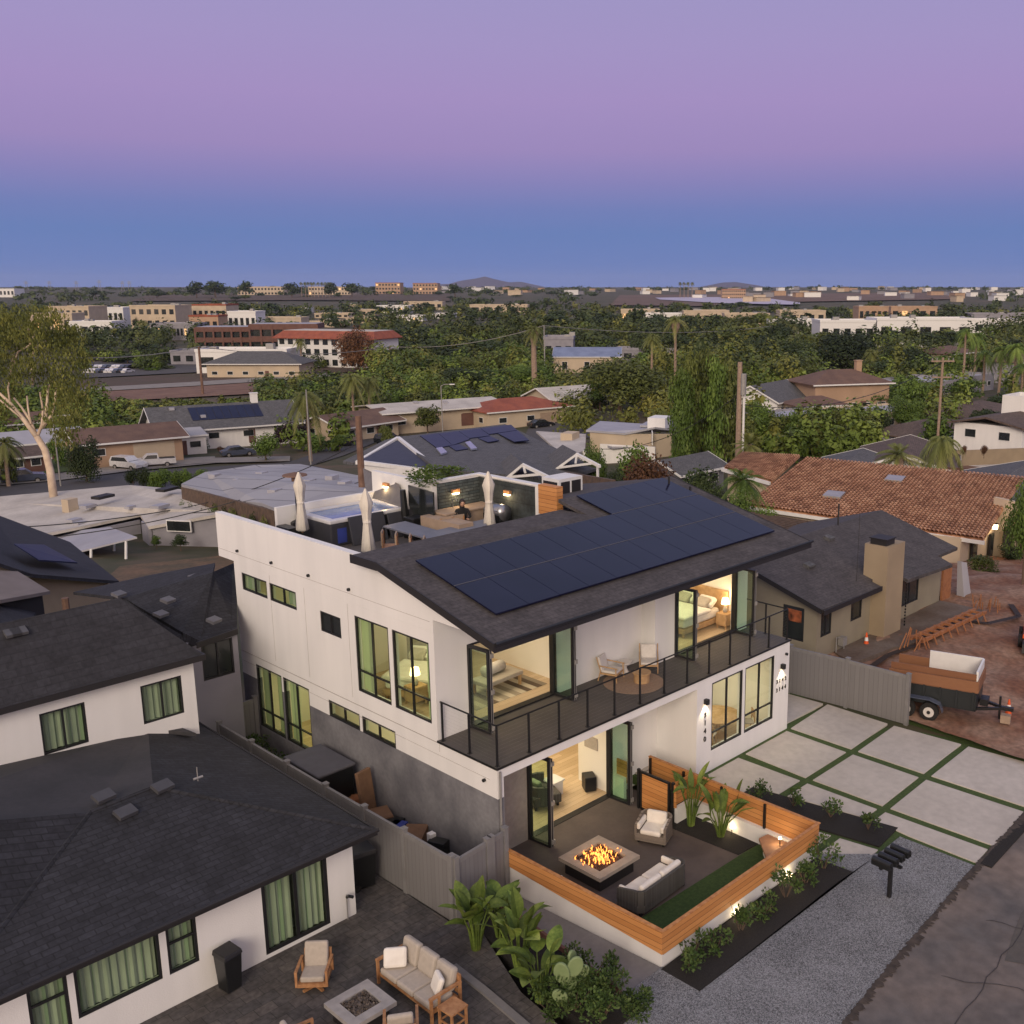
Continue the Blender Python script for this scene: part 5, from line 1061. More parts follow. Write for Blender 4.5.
# solar roof + tan house left edge
t=thing('tan_house','tan stucco house with navy roof carrying a slanted solar array, at the left edge','house',(-2,26,0))
def wf(px,py,w): return bw(px,py,w)
mb=MB(); mb.slab([wf(119,581,46),wf(32,574,40),wf(-10,560,38),wf(-10,512,58),wf(70,560-18,56)],.15); build(mb,'roof',M['shin'],t,True)
mb=MB(); mb.slab([wf(78,570,45.2),wf(40,568,41.8),wf(15,552,42),wf(45,552,47)],.06); 
for v in range(len(mb.v)): mb.v[v]=(mb.v[v][0],mb.v[v][1],mb.v[v][2]+.35)
build(mb,'solar_panel',M['panelf'],t,True)
def wallq(a,b,h,nm,mt,par,th=.25):
    mb=MB(); d=(b-a); d.z=0; d.normalize(); n=Vector((-d.y,d.x,0))*th; mb.hexa([a-Vector((0,0,h)),b-Vector((0,0,h)),b+n-Vector((0,0,h)),a+n-Vector((0,0,h)),a,b,b+n,a+n]); return build(mb,nm,M[mt],par,True)
wallq(wf(27,577,40.5),wf(108,583,45.5),3.2,'wall','tan',t); 
mb=MB(); mb.slab([wf(50,591,37.6),wf(42,586,38),wf(-12,553,41),wf(-30,600,33),wf(0,600,34)],.12); build(mb,'low_roof',mat('beige_flat_roof',(.23,.19,.165),(.2,.165,.14),.9,1),t,True)
wallq(wf(-20,602,33.8),wf(42,592,37.2),2.5,'lower_wall','fascia',t)
mb=MB(); mb.slab([wf(33,618,35),wf(36,612,37),wf(-12,602,34.2),wf(-20,640,31)],.1); build(mb,'lower_roof',M['shin'],t,True)
m=MB(); q=wf(65,598,36.5); m.tube([q-Vector((0,0,.8)),q],.12,8); build(m,'chimney_pipe',M['pole'],t,True)
# =================== RIGHT NEIGHBOUR ===================
t=thing('sage_house','sage stucco bungalow with charcoal roof, wide chimney and black windows beside the dirt lot','house',(23,6,0))
PF=PY(2.5); PS=PX(18.6)
mb=MB(); PF.wall(mb,18.8,29.4,-.3,2.5,[(18.9,19.7,1.1,2.35),(21.2,22.1,1.2,2.35),(25.5,27.2,.8,2.1)],.2)
PS.wall(mb,2.5,10,-.3,2.5,[(3.1,4.1,.85,2.25)],.2); mb.box(29.2,2.7,-.3,29.4,10,2.55)
mb.prism([(18.6,2.5),(18.8,2.5),(18.8,6.4),(18.6,6.4)],2.502,lambda x,y:2.53+.3*(y-2.5)); build(mb,'wall',M['olive'],t,True)
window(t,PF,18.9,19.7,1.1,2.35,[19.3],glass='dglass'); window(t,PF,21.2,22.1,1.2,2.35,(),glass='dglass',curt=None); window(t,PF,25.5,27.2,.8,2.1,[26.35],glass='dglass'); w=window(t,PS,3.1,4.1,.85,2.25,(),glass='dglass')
m=MB(); PS.box(m,3.25,3.95,1.6,2.1,-.046,-.042); build(m,'reflection_pane',mat('painted_reflection',(.5,.15,.06),(.05,.02,.01),.4,3),w,True)  # orange glass reflection painted as a thin mottled sheet, no lit room behind
def rz_(x,y=None):
    y=x if y is None else y
    return 2.56+.3*(y-2.0)
mb=MB(); pr=[(19.4,1.9),(31.9,1.9),(31.9,6.6),(19.4,6.6)]
mb.prism([(18.1,2.0),(22.6,1.9),(22.6,2.45),(24.5,2.45),(24.5,1.7),(28.4,1.5),(28.5,2.3),(30.6,2.3),(30.6,6.4),(18.1,6.4)],lambda x,y:rz_(y)-.14,rz_)
mb.prism([(18.1,6.4),(30.6,6.4),(30.6,11),(18.1,11)],lambda x,y:rz_(6.4)-.3*(y-6.4)-.14,lambda x,y:rz_(6.4)-.3*(y-6.4)); build(mb,'roof',M['shinM'],t,True)
mb=MB(); mb.hexa([(18.06,1.98,2.38),(18.1,1.98,2.38),(18.1,6.4,3.7),(18.06,6.4,3.7),(18.06,1.98,2.58),(18.1,1.98,2.58),(18.1,6.4,3.9),(18.06,6.4,3.9)]); mb.box(18.06,1.86,2.36,22.6,1.9,2.56); build(mb,'fascia',M['fascia'],t,True)
mb=MB(); mb.box(22.8,1.8,-.3,24.25,2.9,4.2); build(mb,'chimney',M['tan'],t,True); mb=MB(); mb.box(22.9,1.95,4.2,23.6,2.7,4.45); mb.box(22.85,1.9,4.45,23.65,2.75,4.49); build(mb,'chimney_cap',M['fascia'],t,True)
m=MB(); 
for i in range(16): m.cbox((24.75,1.86,.35+i*.14),(.05,.05,.08))
build(m,'rain_chain',M['black'],t,True)
for x,y in ((20.9,4.4),(24.4,5.6),(26,3.4)): m=MB(); m.cbox((x,y,rz_(y)+.06),(.45,.35,.14),0,R(15)); build(m,'roof_vent',M['shinG'],t,True)
m=MB(); m.tube([(21.9,2.7,2.7),(22.0,2.75,5.6)],.011,5); m.tube([(25.8,6,4),(25.8,6,5)],.04,5); build(m,'vent_pipe',M['fascia'],t,True)
# construction lot
def dirtsheet():
    mb=MB(); r=random.Random(2); n=40
    for j in range(n+1):
        for i in range(n+1):
            x=16.25+30*i/n; y=-8.6+ (2.6+8.6 + (9 if x>31 else 0))*j/n; z=ter(x,y)+.22+ .10*(math.sin(x*1.1+y*.8)*math.sin(y*1.3-x*.3)) *smooth(16.3,18,x)+r.uniform(-.015,.03); mb.v.append((x,y,z))
    for j in range(n):
        for i in range(n): k=j*(n+1)+i; mb.f.append((k,k+1,k+n+2,k+n+1)); mb.m.append(0)
    struct(mb,'dirt_lot',M['dirt'],sm=True)
dirtsheet()
struct(MB().prism([(19.9,2.45),(19.3,1.2),(22,.9),(22.6,.6),(25.2,.6),(27.0,.7),(27.5,-.4),(29.4,.2),(29.4,2.45)],-.3,.26),'wet_concrete_apron',mat('grey_mud',(.10,.068,.05),(.15,.12,.10),.8,.8,fine=.15))
mb=MB(); last=None
for p in ((16.8,-1.2),(19,.4),(21,.6),(23,.3),(25.5,.3),(27,.5),(27.6,-.7),(29.5,-1.3),(31,-.3)):
    if last: d=Vector((p[0]-last[0],p[1]-last[1],0)).normalized(); n=Vector((-d.y,d.x,0))*.13; a=Vector((last[0],last[1],.29)); b=Vector((p[0],p[1],.29)); mb.poly([a-n,b-n,b+n,a+n])
    last=p
struct(mb,'trench',mat('trench_soil',(.03,.018,.012)))
# wooden forms
t=thing('wooden_formwork','long raw timber formwork ladder lying across the dirt lot','formwork',(26,-.8,.2)); a=bz(916,640,.5); b=bz(980,611,.5); d=(b-a); L=d.length; d.normalize(); n=Vector((-d.y,d.x,0))
for s in (-.26,.26):
    m=MB(); p,q=a+n*s,b+n*s; k=Vector((0,0,.07)); w_=n*.06; m.hexa([p-w_-k,q-w_-k,q+w_-k,p+w_-k,p-w_+k,q-w_+k,q+w_+k,p+w_+k]); build(m,'side_board',M['orangew'],t,True)
for i in range(9):
    c=a+d*(L*(i+.4)/9); m=MB(); m.hexa([c-n*.34-d*.05-Vector((0,0,.02)),c-n*.36+d*.05-Vector((0,0,.02)),c+n*.36+d*.05-Vector((0,0,.02)),c+n*.36-d*.05-Vector((0,0,.02)),c-n*.36-d*.05+Vector((0,0,.08)),c-n*.36+d*.05+Vector((0,0,.08)),c+n*.36+d*.05+Vector((0,0,.08)),c+n*.36-d*.05+Vector((0,0,.08))])
    m.tube([c-n*.3+Vector((0,0,.12)),c-n*.5-Vector((0,0,.3))],.03,4); build(m,'cross_brace',M['orangew'],t,True)
mt=thing('timber_stakes','cluster of upright timber stakes at the far end of the long formwork','stakes',(31,-1,.2))
for i in range(12):
    p=bz(972+i*2.4+rr.uniform(-2,2),611+rr.uniform(-6,3),.3); m=MB(); m.tube([p,p+Vector((rr.uniform(-.1,.1),rr.uniform(-.1,.1),rr.uniform(.3,.7)))],.025,4); build(m,'stake',M['orangew'],mt,True)
mt=thing('timber_stakes','crossed timber stakes at the near end of the long formwork','stakes',(24,-.6,.2))
for i in range(7):
    p=bz(903+i*4+rr.uniform(-2,2),648+rr.uniform(-5,3),.3); m=MB(); m.tube([p-Vector((.2,0,0)),p+Vector((rr.uniform(-.4,.4),rr.uniform(-.2,.2),rr.uniform(.4,.8)))],.03,4); build(m,'stake',M['orangew'],mt,True)
def cone(px,py,z,label,h=.75):
    p=bz(px,py,z); t=thing('traffic_cone',label,'traffic cone',p,0); t.scale=(.8,.8,.8); m=MB(); m.box(-.2,-.2,0,.2,.2,.04); m.lathe((0,0,.04),[(.15,0),(.035,h)],14); build(m,'cone_body',M['orange'],t); m=MB(); m.lathe((0,0,.04),[(.104,h*.42),(.075,h*.67)],14); build(m,'reflective_band',M['trim'],t)
cone(866,647,.1,'orange traffic cone with white bands at the foot of the sage house chimney'); cone(1008,716,-.1,'orange traffic cone at the right edge near the trailer hitch')
p=bz(831,650,.1); 
t=thing('gas_meter','grey gas meter and pipes on the wall corner of the sage house','meter',(20.2,2.35,.0)); m=MB(); m.box(-.1,-.2,.5,.2,.05,.85); m.tube([(.3,0,0),(.3,0,.6),(.2,0,.7)],.03,6); m.tube([(-.3,0,0),(-.3,0,.9),(-.1,0,.8)],.03,6); build(m,'meter_body',M['metalg'],t)
# cube shed column right of fence (white ribbed pier)
t=thing('side_gate','orange timber gate leaning open with a pale folded tarp at the sage house corner','gate',(29.8,2.6,-.1)); m=MB(); m.box(-.1,-.1,0,.8,0,1.9); build(m,'boards',M['orangew'],t); m=MB(); m.hexa([(1.3,-.6,0),(1.9,-.7,0),(2.0,-.3,0),(1.3,-.2,0),(1.1,-.4,2.0),(1.5,-.5,1.9),(1.5,-.2,1.9),(1.1,-.2,2.0)]); build(m,'tarp',M['wroof2'],t)
# dump trailer
g0=bz(927,722,-.05); g1=bz(909,715,-.05); u=(g0-g1); u.z=0; u.normalize()   # forward (toward hitch)
hitch=bz(1003,716,.1)
ang=math.atan2(-1,.28)
t=thing('dump_trailer','black twin axle dump trailer with raised plywood sides and white inner panels','trailer',(17.7,-2.9,.0),ang); t.scale=(.92,.92,.92)
m=MB(); m.box(-1.5,-.85,.55,1.75,.85,.65); m.box(1.65,-.85,.55,1.75,.85,1.35); m.box(-1.5,-.87,.62,1.75,-.80,1.32); m.box(-1.5,.80,.62,1.75,.87,1.32)
for i in range(6): 
    x=-1.4+i*.6; m.box(x,-.93,.62,x+.08,-.87,1.32); m.box(x,.87,.62,x+.08,.93,1.32)
build(m,'bed',mat('trailer_paint',(.018,.022,.024),rough=.4),t)
m=MB(); m.box(-1.5,-.92,1.3,1.8,-.86,1.75); m.box(-1.5,.86,1.3,1.8,.92,1.75); m.box(1.76,-.86,1.3,1.82,.86,1.75); m.box(-1.45,-.84,1.75,1.7,-.8,2.0); build(m,'plywood_side',stripes('plywood_boards',[(.17,.07,.032),(.25,.115,.055)],2,.44,.008,(.12,.05,.02),.7,.5),t)
m=MB(); m.box(-.3,.80,1.3,1.7,.855,2.1); m.box(1.68,-.79,1.3,1.755,.79,2.1); build(m,'inner_panel',M['trim'],t)
m=MB(); m.box(-1.4,-.78,.66,1.6,.78,1.4); build(m,'load',M['dirt'],t)
for x in (-.75,.12):
    for s in (-1,1):
        w=MB(); w.tube([(x,s*1.0,.36),(x,s*1.22,.36)],.36,20); wo=build(w,'wheel',M['tyre'],t,bevel=.03); r_=MB(); r_.tube([(x,s*1.18,.36),(x,s*1.235,.36)],.2,16); build(r_,'rim',M['rim'],wo); hb=MB(); hb.tube([(x,s*1.2,.36),(x,s*1.26,.36)],.07,10); build(hb,'hub',M['black'],wo)
for s in (-1,1):
    m=MB(); pts=[(-1.25,.42),(-1.15,.72),(-.75,.84),(.12,.84),(.5,.72),(.62,.42)]
    for a_,b_ in zip(pts,pts[1:]): m.hexa([(a_[0],s*.95,a_[1]),(b_[0],s*.95,b_[1]),(b_[0],s*1.26,b_[1]),(a_[0],s*1.26,a_[1]),(a_[0],s*.95,a_[1]+.03),(b_[0],s*.95,b_[1]+.03),(b_[0],s*1.26,b_[1]+.03),(a_[0],s*1.26,a_[1]+.03)])
    build(m,'mudguard',M['carb'],t)
m=MB(); m.hexa([(1.7,-.6,.5),(2.7,-.05,.5),(2.7,.05,.5),(1.7,-.45,.5),(1.7,-.6,.6),(2.7,-.05,.6),(2.7,.05,.6),(1.7,-.45,.6)]); m.hexa([(1.7,.45,.5),(2.7,-.05,.5),(2.7,.05,.5),(1.7,.6,.5),(1.7,.45,.6),(2.7,-.05,.6),(2.7,.05,.6),(1.7,.6,.6)]); m.tube([(2.5,.12,.05),(2.5,.12,.95)],.045,8); m.box(2.6,-.08,.48,3.0,.08,.62); m.box(1.8,-.25,.6,2.1,.25,.85); build(m,'drawbar',M['black'],t)
m=MB(); m.cbox((2.75,0,.15),(.35,.3,.3)); build(m,'support_block',M['counter'],t)
# excavator fragment at the edge
t=thing('skid_steer','orange and black construction machine partly out of frame at the right edge','machine',tuple(bz(1036,645,.1)),R(20)); t.scale=(.75,.75,.7)
m=MB(); m.box(-1.1,-.7,.35,1.2,.7,1.0); m.box(-.4,-.6,1.0,1.1,.6,1.9); build(m,'body',M['blackp'],t,bevel=.05)
m=MB(); m.box(-1.15,-.72,.7,-.6,.72,.95); m.box(.2,-.72,.6,1.2,.72,1.0); build(m,'orange_panel',M['orange'],t,bevel=.03)
m=MB(); m.hexa([(-2.0,-.7,.1),(-1.2,-.7,.1),(-1.2,.7,.1),(-2.0,.7,.1),(-1.9,-.7,.6),(-1.3,-.7,.7),(-1.3,.7,.7),(-1.9,.7,.6)]); build(m,'bucket',M['fascia'],t)
for s in (-1,1):
    for x in (-.65,.75): w=MB(); w.tube([(x,s*.7,.4),(x,s*.95,.4)],.4,16); build(w,'wheel',M['tyre'],t,bevel=.03)
# =================== RED TILE HOUSE ===================
def tileroof(name,A,B,C,D,par,rib=.27,mt='tile'):
    # A,B ridge ends; D,C eave ends; ribs run ridge->eave
    mb=MB(); mb.slab([A,B,C,D],.12); n=int((Vector(B)-Vector(A)).length/rib); A,B,C,D=map(Vector,(A,B,C,D)); nn=(B-A).cross(D-A).normalized()
    if nn.z<0: nn=-nn
    m_=int((D-A).length/.42)
    for i in range(n):
        for j in range(m_):
            t0,t1=j/m_,(j+1)/m_
            def pt(u,v,h): return A.lerp(B,u).lerp(D.lerp(C,u),v)+nn*h
            u0=i/n; du=1/n; h0=.02; h1=.07
            pr=[(u0,0),(u0+du*.18,.09),(u0+du*.5,.13),(u0+du*.82,.09),(u0+du,0)]
            for (a,ha),(b,hb) in zip(pr,pr[1:]): mb.poly([pt(a,t0,ha+h0),pt(b,t0,hb+h0),pt(b,t1,hb+h1),pt(a,t1,ha+h1)])
    return build(mb,name,M[mt],par,True)
M['tile']=stripes('terracotta_tiles',[(.20,.085,.05),(.40,.20,.13)],1,.33,.02,(.10,.045,.03),.85,.35,1,.5)
def tilemat():
    m,nt,b=nmat('clay_tiles'); N=nt.nodes; L=nt.links; tc=N.new('ShaderNodeTexCoord'); v=N.new('ShaderNodeTexVoronoi'); v.inputs['Scale'].default_value=2.2; L.new(tc.outputs['Object'],v.inputs['Vector'])
    sp=N.new('ShaderNodeSeparateColor'); L.new(v.outputs['Color'],sp.inputs[0]); n=N.new('ShaderNodeTexNoise'); n.inputs['Scale'].default_value=.5; n.inputs['Detail'].default_value=6; L.new(tc.outputs['Object'],n.inputs['Vector'])
    a=N.new('ShaderNodeMath'); a.operation='MULTIPLY_ADD'; a.inputs[1].default_value=.5; L.new(sp.outputs[0],a.inputs[0]); mm=N.new('ShaderNodeMath'); mm.operation='MULTIPLY'; mm.inputs[1].default_value=.6; L.new(n.outputs[0],mm.inputs[0]); L.new(mm.outputs[0],a.inputs[2])
    cr=N.new('ShaderNodeValToRGB'); e=cr.color_ramp.elements; e[0].position=.2; e[0].color=(.20,.088,.045,1); e[1].position=.85; e[1].color=(.58,.33,.19,1); k=e.new(.5); k.color=(.40,.195,.105,1); L.new(a.outputs[0],cr.inputs[0]); L.new(cr.outputs[0],b.inputs['Base Color']); b.inputs['Roughness'].default_value=.85; return m
M['tile']=tilemat()
t=thing('tile_roof_house','large cream house under a red clay tile roof with two skylights','house',tuple(bw(890,540,66)))
r0=bw(806,458,80); r1=bw(1024,478,72); e0=bw(746,505,68); e1=bw(983,540,60)
tileroof('tile_roof',r0,r1,e1,e0,t)
r2=bw(740,452,86); r3=bw(806,458,80); mbq=MB()
tileroof('tile_roof',bw(742,453,88),bw(800,456,82),bw(772,482,76),bw(724,468,80),t)
def strip3(a,b,h,w_,mt,nm,par):
    mb=MB(); d=(b-a).normalized(); n=Vector((-d.y,d.x,0)).normalized()*w_; k=Vector((0,0,h)); mb.hexa([a-n-k,b-n-k,b+n-k,a+n-k,a-n,b-n,b+n,a+n]); return build(mb,nm,M[mt],par,True)
strip3(e0-Vector((0,.1,.05)),e1-Vector((0,.1,.05)),.22,.06,'trim','fascia',t); strip3(bw(722,468,80),bw(770,482,76),.25,.08,'trim','fascia',t)
wallq(bw(752,508,68.5),bw(905,532,62.5),3,'wall','cream',t); wallq(bw(905,531,62.5),bw(960,538,60.5),2.9,'wall','cream',t)
wallq(bw(961,539,60.5),bw(994,528,65),2.9,'wall','cream',t); wallq(bw(994,497,66),bw(1060,512,62),4.6,'gable_wall','cream',t)
wallq(bw(728,470,80),bw(768,480,76.5),3.2,'wall','cream',t)
for px,py,w_ in ((834,496,72),(895,480,72)):
    q=bw(px,py,w_); nn=(r1-r0).cross(e0-r0).normalized(); nn=nn if nn.z>0 else -nn
    den=ray(px,py).dot(nn); s=(r0-CAM).dot(nn)/den; q=CAM+ray(px,py)*s+nn*.18
    uu=(r1-r0).normalized()*.62; vv=(e0-r0).normalized()*.7; m=MB(); m.slab([q-uu-vv,q+uu-vv,q+uu+vv,q-uu+vv],.16); build(m,'skylight',mat('skylight_dome',(.30,.29,.28),(.25,.245,.24),.2,2),t,True)
def pane(px,py,w,ww,hh,rz,par,mt='dglass',nm='window',fr=.08,fm='frame'):
    p=bw(px,py,w); f=MB(); f.cbox(p,(ww,.12,hh),rz); o=build(f,nm,M[fm],par,True); g=MB(); d=Vector((math.sin(rz),-math.cos(rz),0))*.065; g.cbox(p+d,(ww-fr*2,.02,hh-fr*2),rz); build(g,'glass',M[mt],o,True); return o
dxy=(bw(994,528,65)-bw(961,539,60.5)); aw=math.atan2(dxy.y,dxy.x)
pane(974,549,62.1,.9,1.5,aw,t); pane(991,545,64.4,.6,1.5,aw,t); 
dg=(bw(1060,512,62)-bw(994,497,66)); ag=math.atan2(dg.y,dg.x); pane(1008,540,64.8,.7,1.6,ag,t,'dglass','shutter_window')
q=bw(995,529,64.2); l=thing('wall_light','glowing lamp on the cream wall at the end of the red tile roof','lamp',q); m=MB(); m.box(-.12,-.12,0,.12,.12,.3); build(m,'lamp_glass',M['lampw'],l); m=MB(); m.box(-.15,-.15,.3,.15,.15,.36); build(m,'cap',M['black'],l); light('porch_light',(q.x-.3,q.y-.3,q.z),30,(1,.7,.35),.15,kind='POINT')
# pergola left of tile house
t=thing('pergola','dark brown slatted pergola between the sage house and the tile-roofed house','pergola',tuple(bw(775,520,58)))
a,b,c_,d_=bw(752,512,60),bw(815,522,56),bw(800,535,50),bw(748,520,55)
for i in range(9):
    s=i/8; strip3(a.lerp(d_,s),b.lerp(c_,s),.16,.05,'bark','slat',t)
for p in (a,b,c_,d_): m=MB(); m.tube([p,p-Vector((0,0,2.6))],.07,6); build(m,'post',M['bark'],t,True)
# =================== generic houses placed in the valley ===================
def vadd(nm,mb,mt,par): return build(mb,nm,mt,par)
def bhouse(px,w,L,D,h,roof,wallm,roofm,label,cat='house',name='bungalow',rz=0,rh=1.2,over=.5,wins=3,door=True,garage=None,par_h=.0,zoff=0,winm='dglass',lit=0,chim=False,vents=0,panels_=0,sidew=2,wh=1.0,group=None,trimm='trim'):
    p=tw(px,w); t=thing(name,label,cat,(p.x,p.y,p.z+zoff),rz,group)
    a,b=L/2,D/2
    m=MB(); m.box(-a,-b,-2.5,a,b,h)
    if roof=='gable': m.add(MB().prism([(-a,-b),(a,-b),(a,-b+.01),(-a,-b+.01)],h,h+.01)); 
    wl=m
    if roof=='gable':
        for s in (-1,1): wl.hexa([(s*a-s*.2,-b,h),(s*a,-b,h),(s*a,b,h),(s*a-s*.2,b,h),(s*a-s*.2,-.01,h+rh),(s*a,-.01,h+rh),(s*a,.01,h+rh),(s*a-s*.2,.01,h+rh)])
    vadd('wall',wl,M[wallm],t)
    m=MB(); o=over
    if roof=='gable':
        k=rh*(b+o)/b; zt=h+rh+.05; ze=zt-k
        m.slab([(-a-o,-b-o,ze),(a+o,-b-o,ze),(a+o,0,zt),(-a-o,0,zt)],.16); m.slab([(-a-o,0,zt),(a+o,0,zt),(a+o,b+o,ze),(-a-o,b+o,ze)],.16)
    elif roof=='hip':
        k=min(b,a); zt=h+rh; ze=h-.02; x=max(.2,a-b)
        m.slab([(-a-o,-b-o,ze),(a+o,-b-o,ze),(x,0,zt),(-x,0,zt)],.16); m.slab([(a+o,b+o,ze),(-a-o,b+o,ze),(-x,0,zt),(x,0,zt)],.16); m.slab([(a+o,-b-o,ze),(a+o,b+o,ze),(x,0,zt)],.16); m.slab([(-a-o,b+o,ze),(-a-o,-b-o,ze),(-x,0,zt)],.16)
    elif roof=='low':
        m.slab([(-a-o,-b-o,h),(a+o,-b-o,h),(a+o,0,h+rh),(-a-o,0,h+rh)],.2); m.slab([(-a-o,0,h+rh),(a+o,0,h+rh),(a+o,b+o,h),(-a-o,b+o,h)],.2)
    else:
        m.box(-a+.15,-b+.15,h,a-.15,b-.15,h+.03)
    vadd('roof',m,M[roofm],t)
    if roof=='flat':
        m=MB(); q=par_h or .5
        for c in ((-a,-b,a,-b+.2),(-a,b-.2,a,b),(-a,-b+.2,-a+.2,b-.2),(a-.2,-b+.2,a,b-.2)): m.box(c[0],c[1],h,c[2],c[3],h+q)
        vadd('parapet',m,M[wallm],t)
    else:
        m=MB(); zz=(h+rh+.05-rh*(b+o)/b if roof=='gable' else h)
        m.box(-a-o-.03,-b-o-.04,zz-.2,a+o+.03,-b-o,zz+.02); 
        if roof=='gable':
            for s in (-1,1):
                x0,x1=sorted((s*(a+o),s*(a+o+.05)))
                for y0,y1,z0,z1 in ((-b-o,0,zz,h+rh+.05),(0,b+o,h+rh+.05,zz)): m.hexa([(x0,y0,z0-.2),(x1,y0,z0-.2),(x1,y1,z1-.2),(x0,y1,z1-.2),(x0,y0,z0+.03),(x1,y0,z0+.03),(x1,y1,z1+.03),(x0,y1,z1+.03)])
        vadd('fascia',m,M[trimm],t)
    def win(x,y,z,ww,hh,side,mt=winm):
        f=MB(); g=MB()
        if side=='f': f.box(x-ww/2,-b-.05,z,x+ww/2,-b+.02,z+hh); g.box(x-ww/2+.08,-b-.06,z+.08,x+ww/2-.08,-b-.045,z+hh-.08)
        else: f.box(-a-.05,y-ww/2,z,-a+.02,y+ww/2,z+hh); g.box(-a-.06,y-ww/2+.08,z+.08,-a-.045,y+ww/2-.08,z+hh-.08)
        fo=vadd('window',f,M['trim'],t); vadd('pane',g,M[mt],fo)
    fl=max(1,int(h//3))
    for s in range(fl):
        for i in range(wins):
            x=-a+L*(i+.5)/wins
            if garage and abs(x-garage[0])<garage[1]/2+.8: continue
            win(x,0,1.0+s*3,min(1.6,L/wins*.6),wh,'f','dim' if rnd.random()<lit else winm)
        for i in range(sidew): win(0,-b+D*(i+.5)/sidew,1.0+s*3,min(1.4,D/sidew*.5),wh,'s','dim' if rnd.random()<lit else winm)
    if garage:
        m=MB(); m.box(garage[0]-garage[1]/2,-b-.06,0,garage[0]+garage[1]/2,-b+.01,2.2); vadd('garage_door',m,M[garage[2]],t)
    if door: m=MB(); m.box(-.5+ (a*.3),-b-.05,0,.5+(a*.3),-b+.01,2.1); vadd('door',m,M['redwood'],t)
    if chim: m=MB(); m.box(a*.5-.5,-.4,h,a*.5+.5,.4,h+rh+1.3); m.box(a*.5-.6,-.5,h+rh+1.3,a*.5+.6,.5,h+rh+1.42); vadd('chimney',m,M[wallm],t)
    for i in range(vents): m=MB(); x=rnd.uniform(-a*.8,a*.8); y=rnd.uniform(-b*.7,-b*.1); m.cbox((x,y,h+rh*(1+y/b)+.22 if roof!='flat' else h+.35),(.7,.6,.4)); vadd('roof_vent',m,M['wroof2'],t)
    if panels_:
        for i in range(panels_):
            m=MB(); x=-a*.5+i*1.15; f=lambda y:h+rh*(1+y/b)+.14
            m.slab([(x,-b*.75,f(-b*.75)),(x+1.08,-b*.75,f(-b*.75)),(x+1.08,-b*.15,f(-b*.15)),(x,-b*.15,f(-b*.15))],.05); vadd('solar_panel',m,M['panelf'],t)
    return t
# ---- white-roofed ranch behind the dark roofs ----
t=thing('white_roof_ranch','sprawling grey-sided ranch house under a wide off-white rolled roof','house',tuple(tw(120,92)))
z0=-2.6
def rp(px,py,w): return bw(px,py,w)
mb=MB(); mb.slab([rp(25,538,84),rp(140,514,90),rp(148,526.6,84),rp(246,509,82),rp(190,490,100),rp(130,485,106),rp(60,492,108),rp(-30,499,108),rp(-30,545,86)],.25); build(mb,'roof',M['wroof'],t,True)
mb=MB(); mb.slab([rp(31,548,84),rp(60,556,78),rp(137,537,76),rp(110,527,84),rp(72,531,88)],.12); build(mb,'patio_cover',M['wroof2'],t,True)
for px,y0,y1,w in ((91,549,567,77.2),(126,541,568,76.4),(114,534,563,81),(66,556,572,78)): m=MB(); m.tube([rp(px,y0,w),rp(px,y1+2,w)],.1,6); build(m,'patio_post',M['trim'],t,True)
wallq(rp(40,541,84.5),rp(140,520,90),5,'wall','lav',t); wallq(rp(141,521,87),rp(148,528,84),4.8,'wall','lav',t); wallq(rp(149,528,84.3),rp(222,512,82.8),4.6,'wall','lav',t)
wallq(rp(-30,548,86),rp(38,541,84.5),3.2,'wall','gray_st',t)
pane(179,526,83.3,2.2,.95,math.atan2((rp(222,512,82.8)-rp(149,528,84.3)).y,(rp(222,512,82.8)-rp(149,528,84.3)).x),t,fm='trim')
for px,py,w in ((103,497,95),(167,489.5,95)): q=rp(px,py,w); m=MB(); m.cbox(q+Vector((0,0,.05)),(1.8,1.0,.25),.4); build(m,'skylight',M['fascia'],t,True)
for px,py,w,s in ((160,506,88,1.3),(74,520,90,1.1),(80,523,89,1.0),(130,507,91,.8),(88,506,94,1.2)): q=rp(px,py,w); m=MB(); m.cbox(q,(s,s*.7,.25),.4); build(m,'roof_patch',M['wroof2'],t,True)
q=rp(70,505,95); m=MB(); m.cbox(q,(1.1,.8,1.2),.4); build(m,'chimney',M['cream'],t,True)
strip('dry_backyard',[(90,592),(240,588)],[(120,566),(236,554)],M['dirt2'],.15,12,4)
# grey roof behind the terrace
t=thing('grey_roof_house','house with a wide bluish grey flat roof strung with cables behind the terrace','house',tuple(tw(270,78)))
mb=MB(); mb.slab([rp(181,484,92),rp(232,500,82),rp(262,503,76),rp(274,508,73),rp(364,493,72),rp(372,478,86),rp(300,464,104),rp(255,465,102),rp(205,472,98)],.25); build(mb,'roof',M['groof'],t,True)
wallq(rp(181,487,92),rp(274,511,73),1.3,'wall','bark',t); wallq(rp(274,510,73),rp(370,495,72),3,'wall','gray_st',t)
for px,py,w in ((215,478,94),(240,483,90),(262,476,94),(290,480,88),(310,484,84),(332,480,84),(345,486,80),(275,494,80)): q=rp(px,py,w); m=MB(); m.cbox(q+Vector((0,0,.2)),(.9,.7,.4),.4); build(m,'roof_vent',M['wroof2'],t,True)
mb=MB(); mb.slab([rp(298,468,100),rp(345,478,90),rp(356,476,92),rp(315,466,103)],.1); mb.slab([rp(318,474,94),rp(352,482,87),rp(362,480,88),rp(330,472,96)],.1); build(mb,'solar_array',M['droof'],t,True)
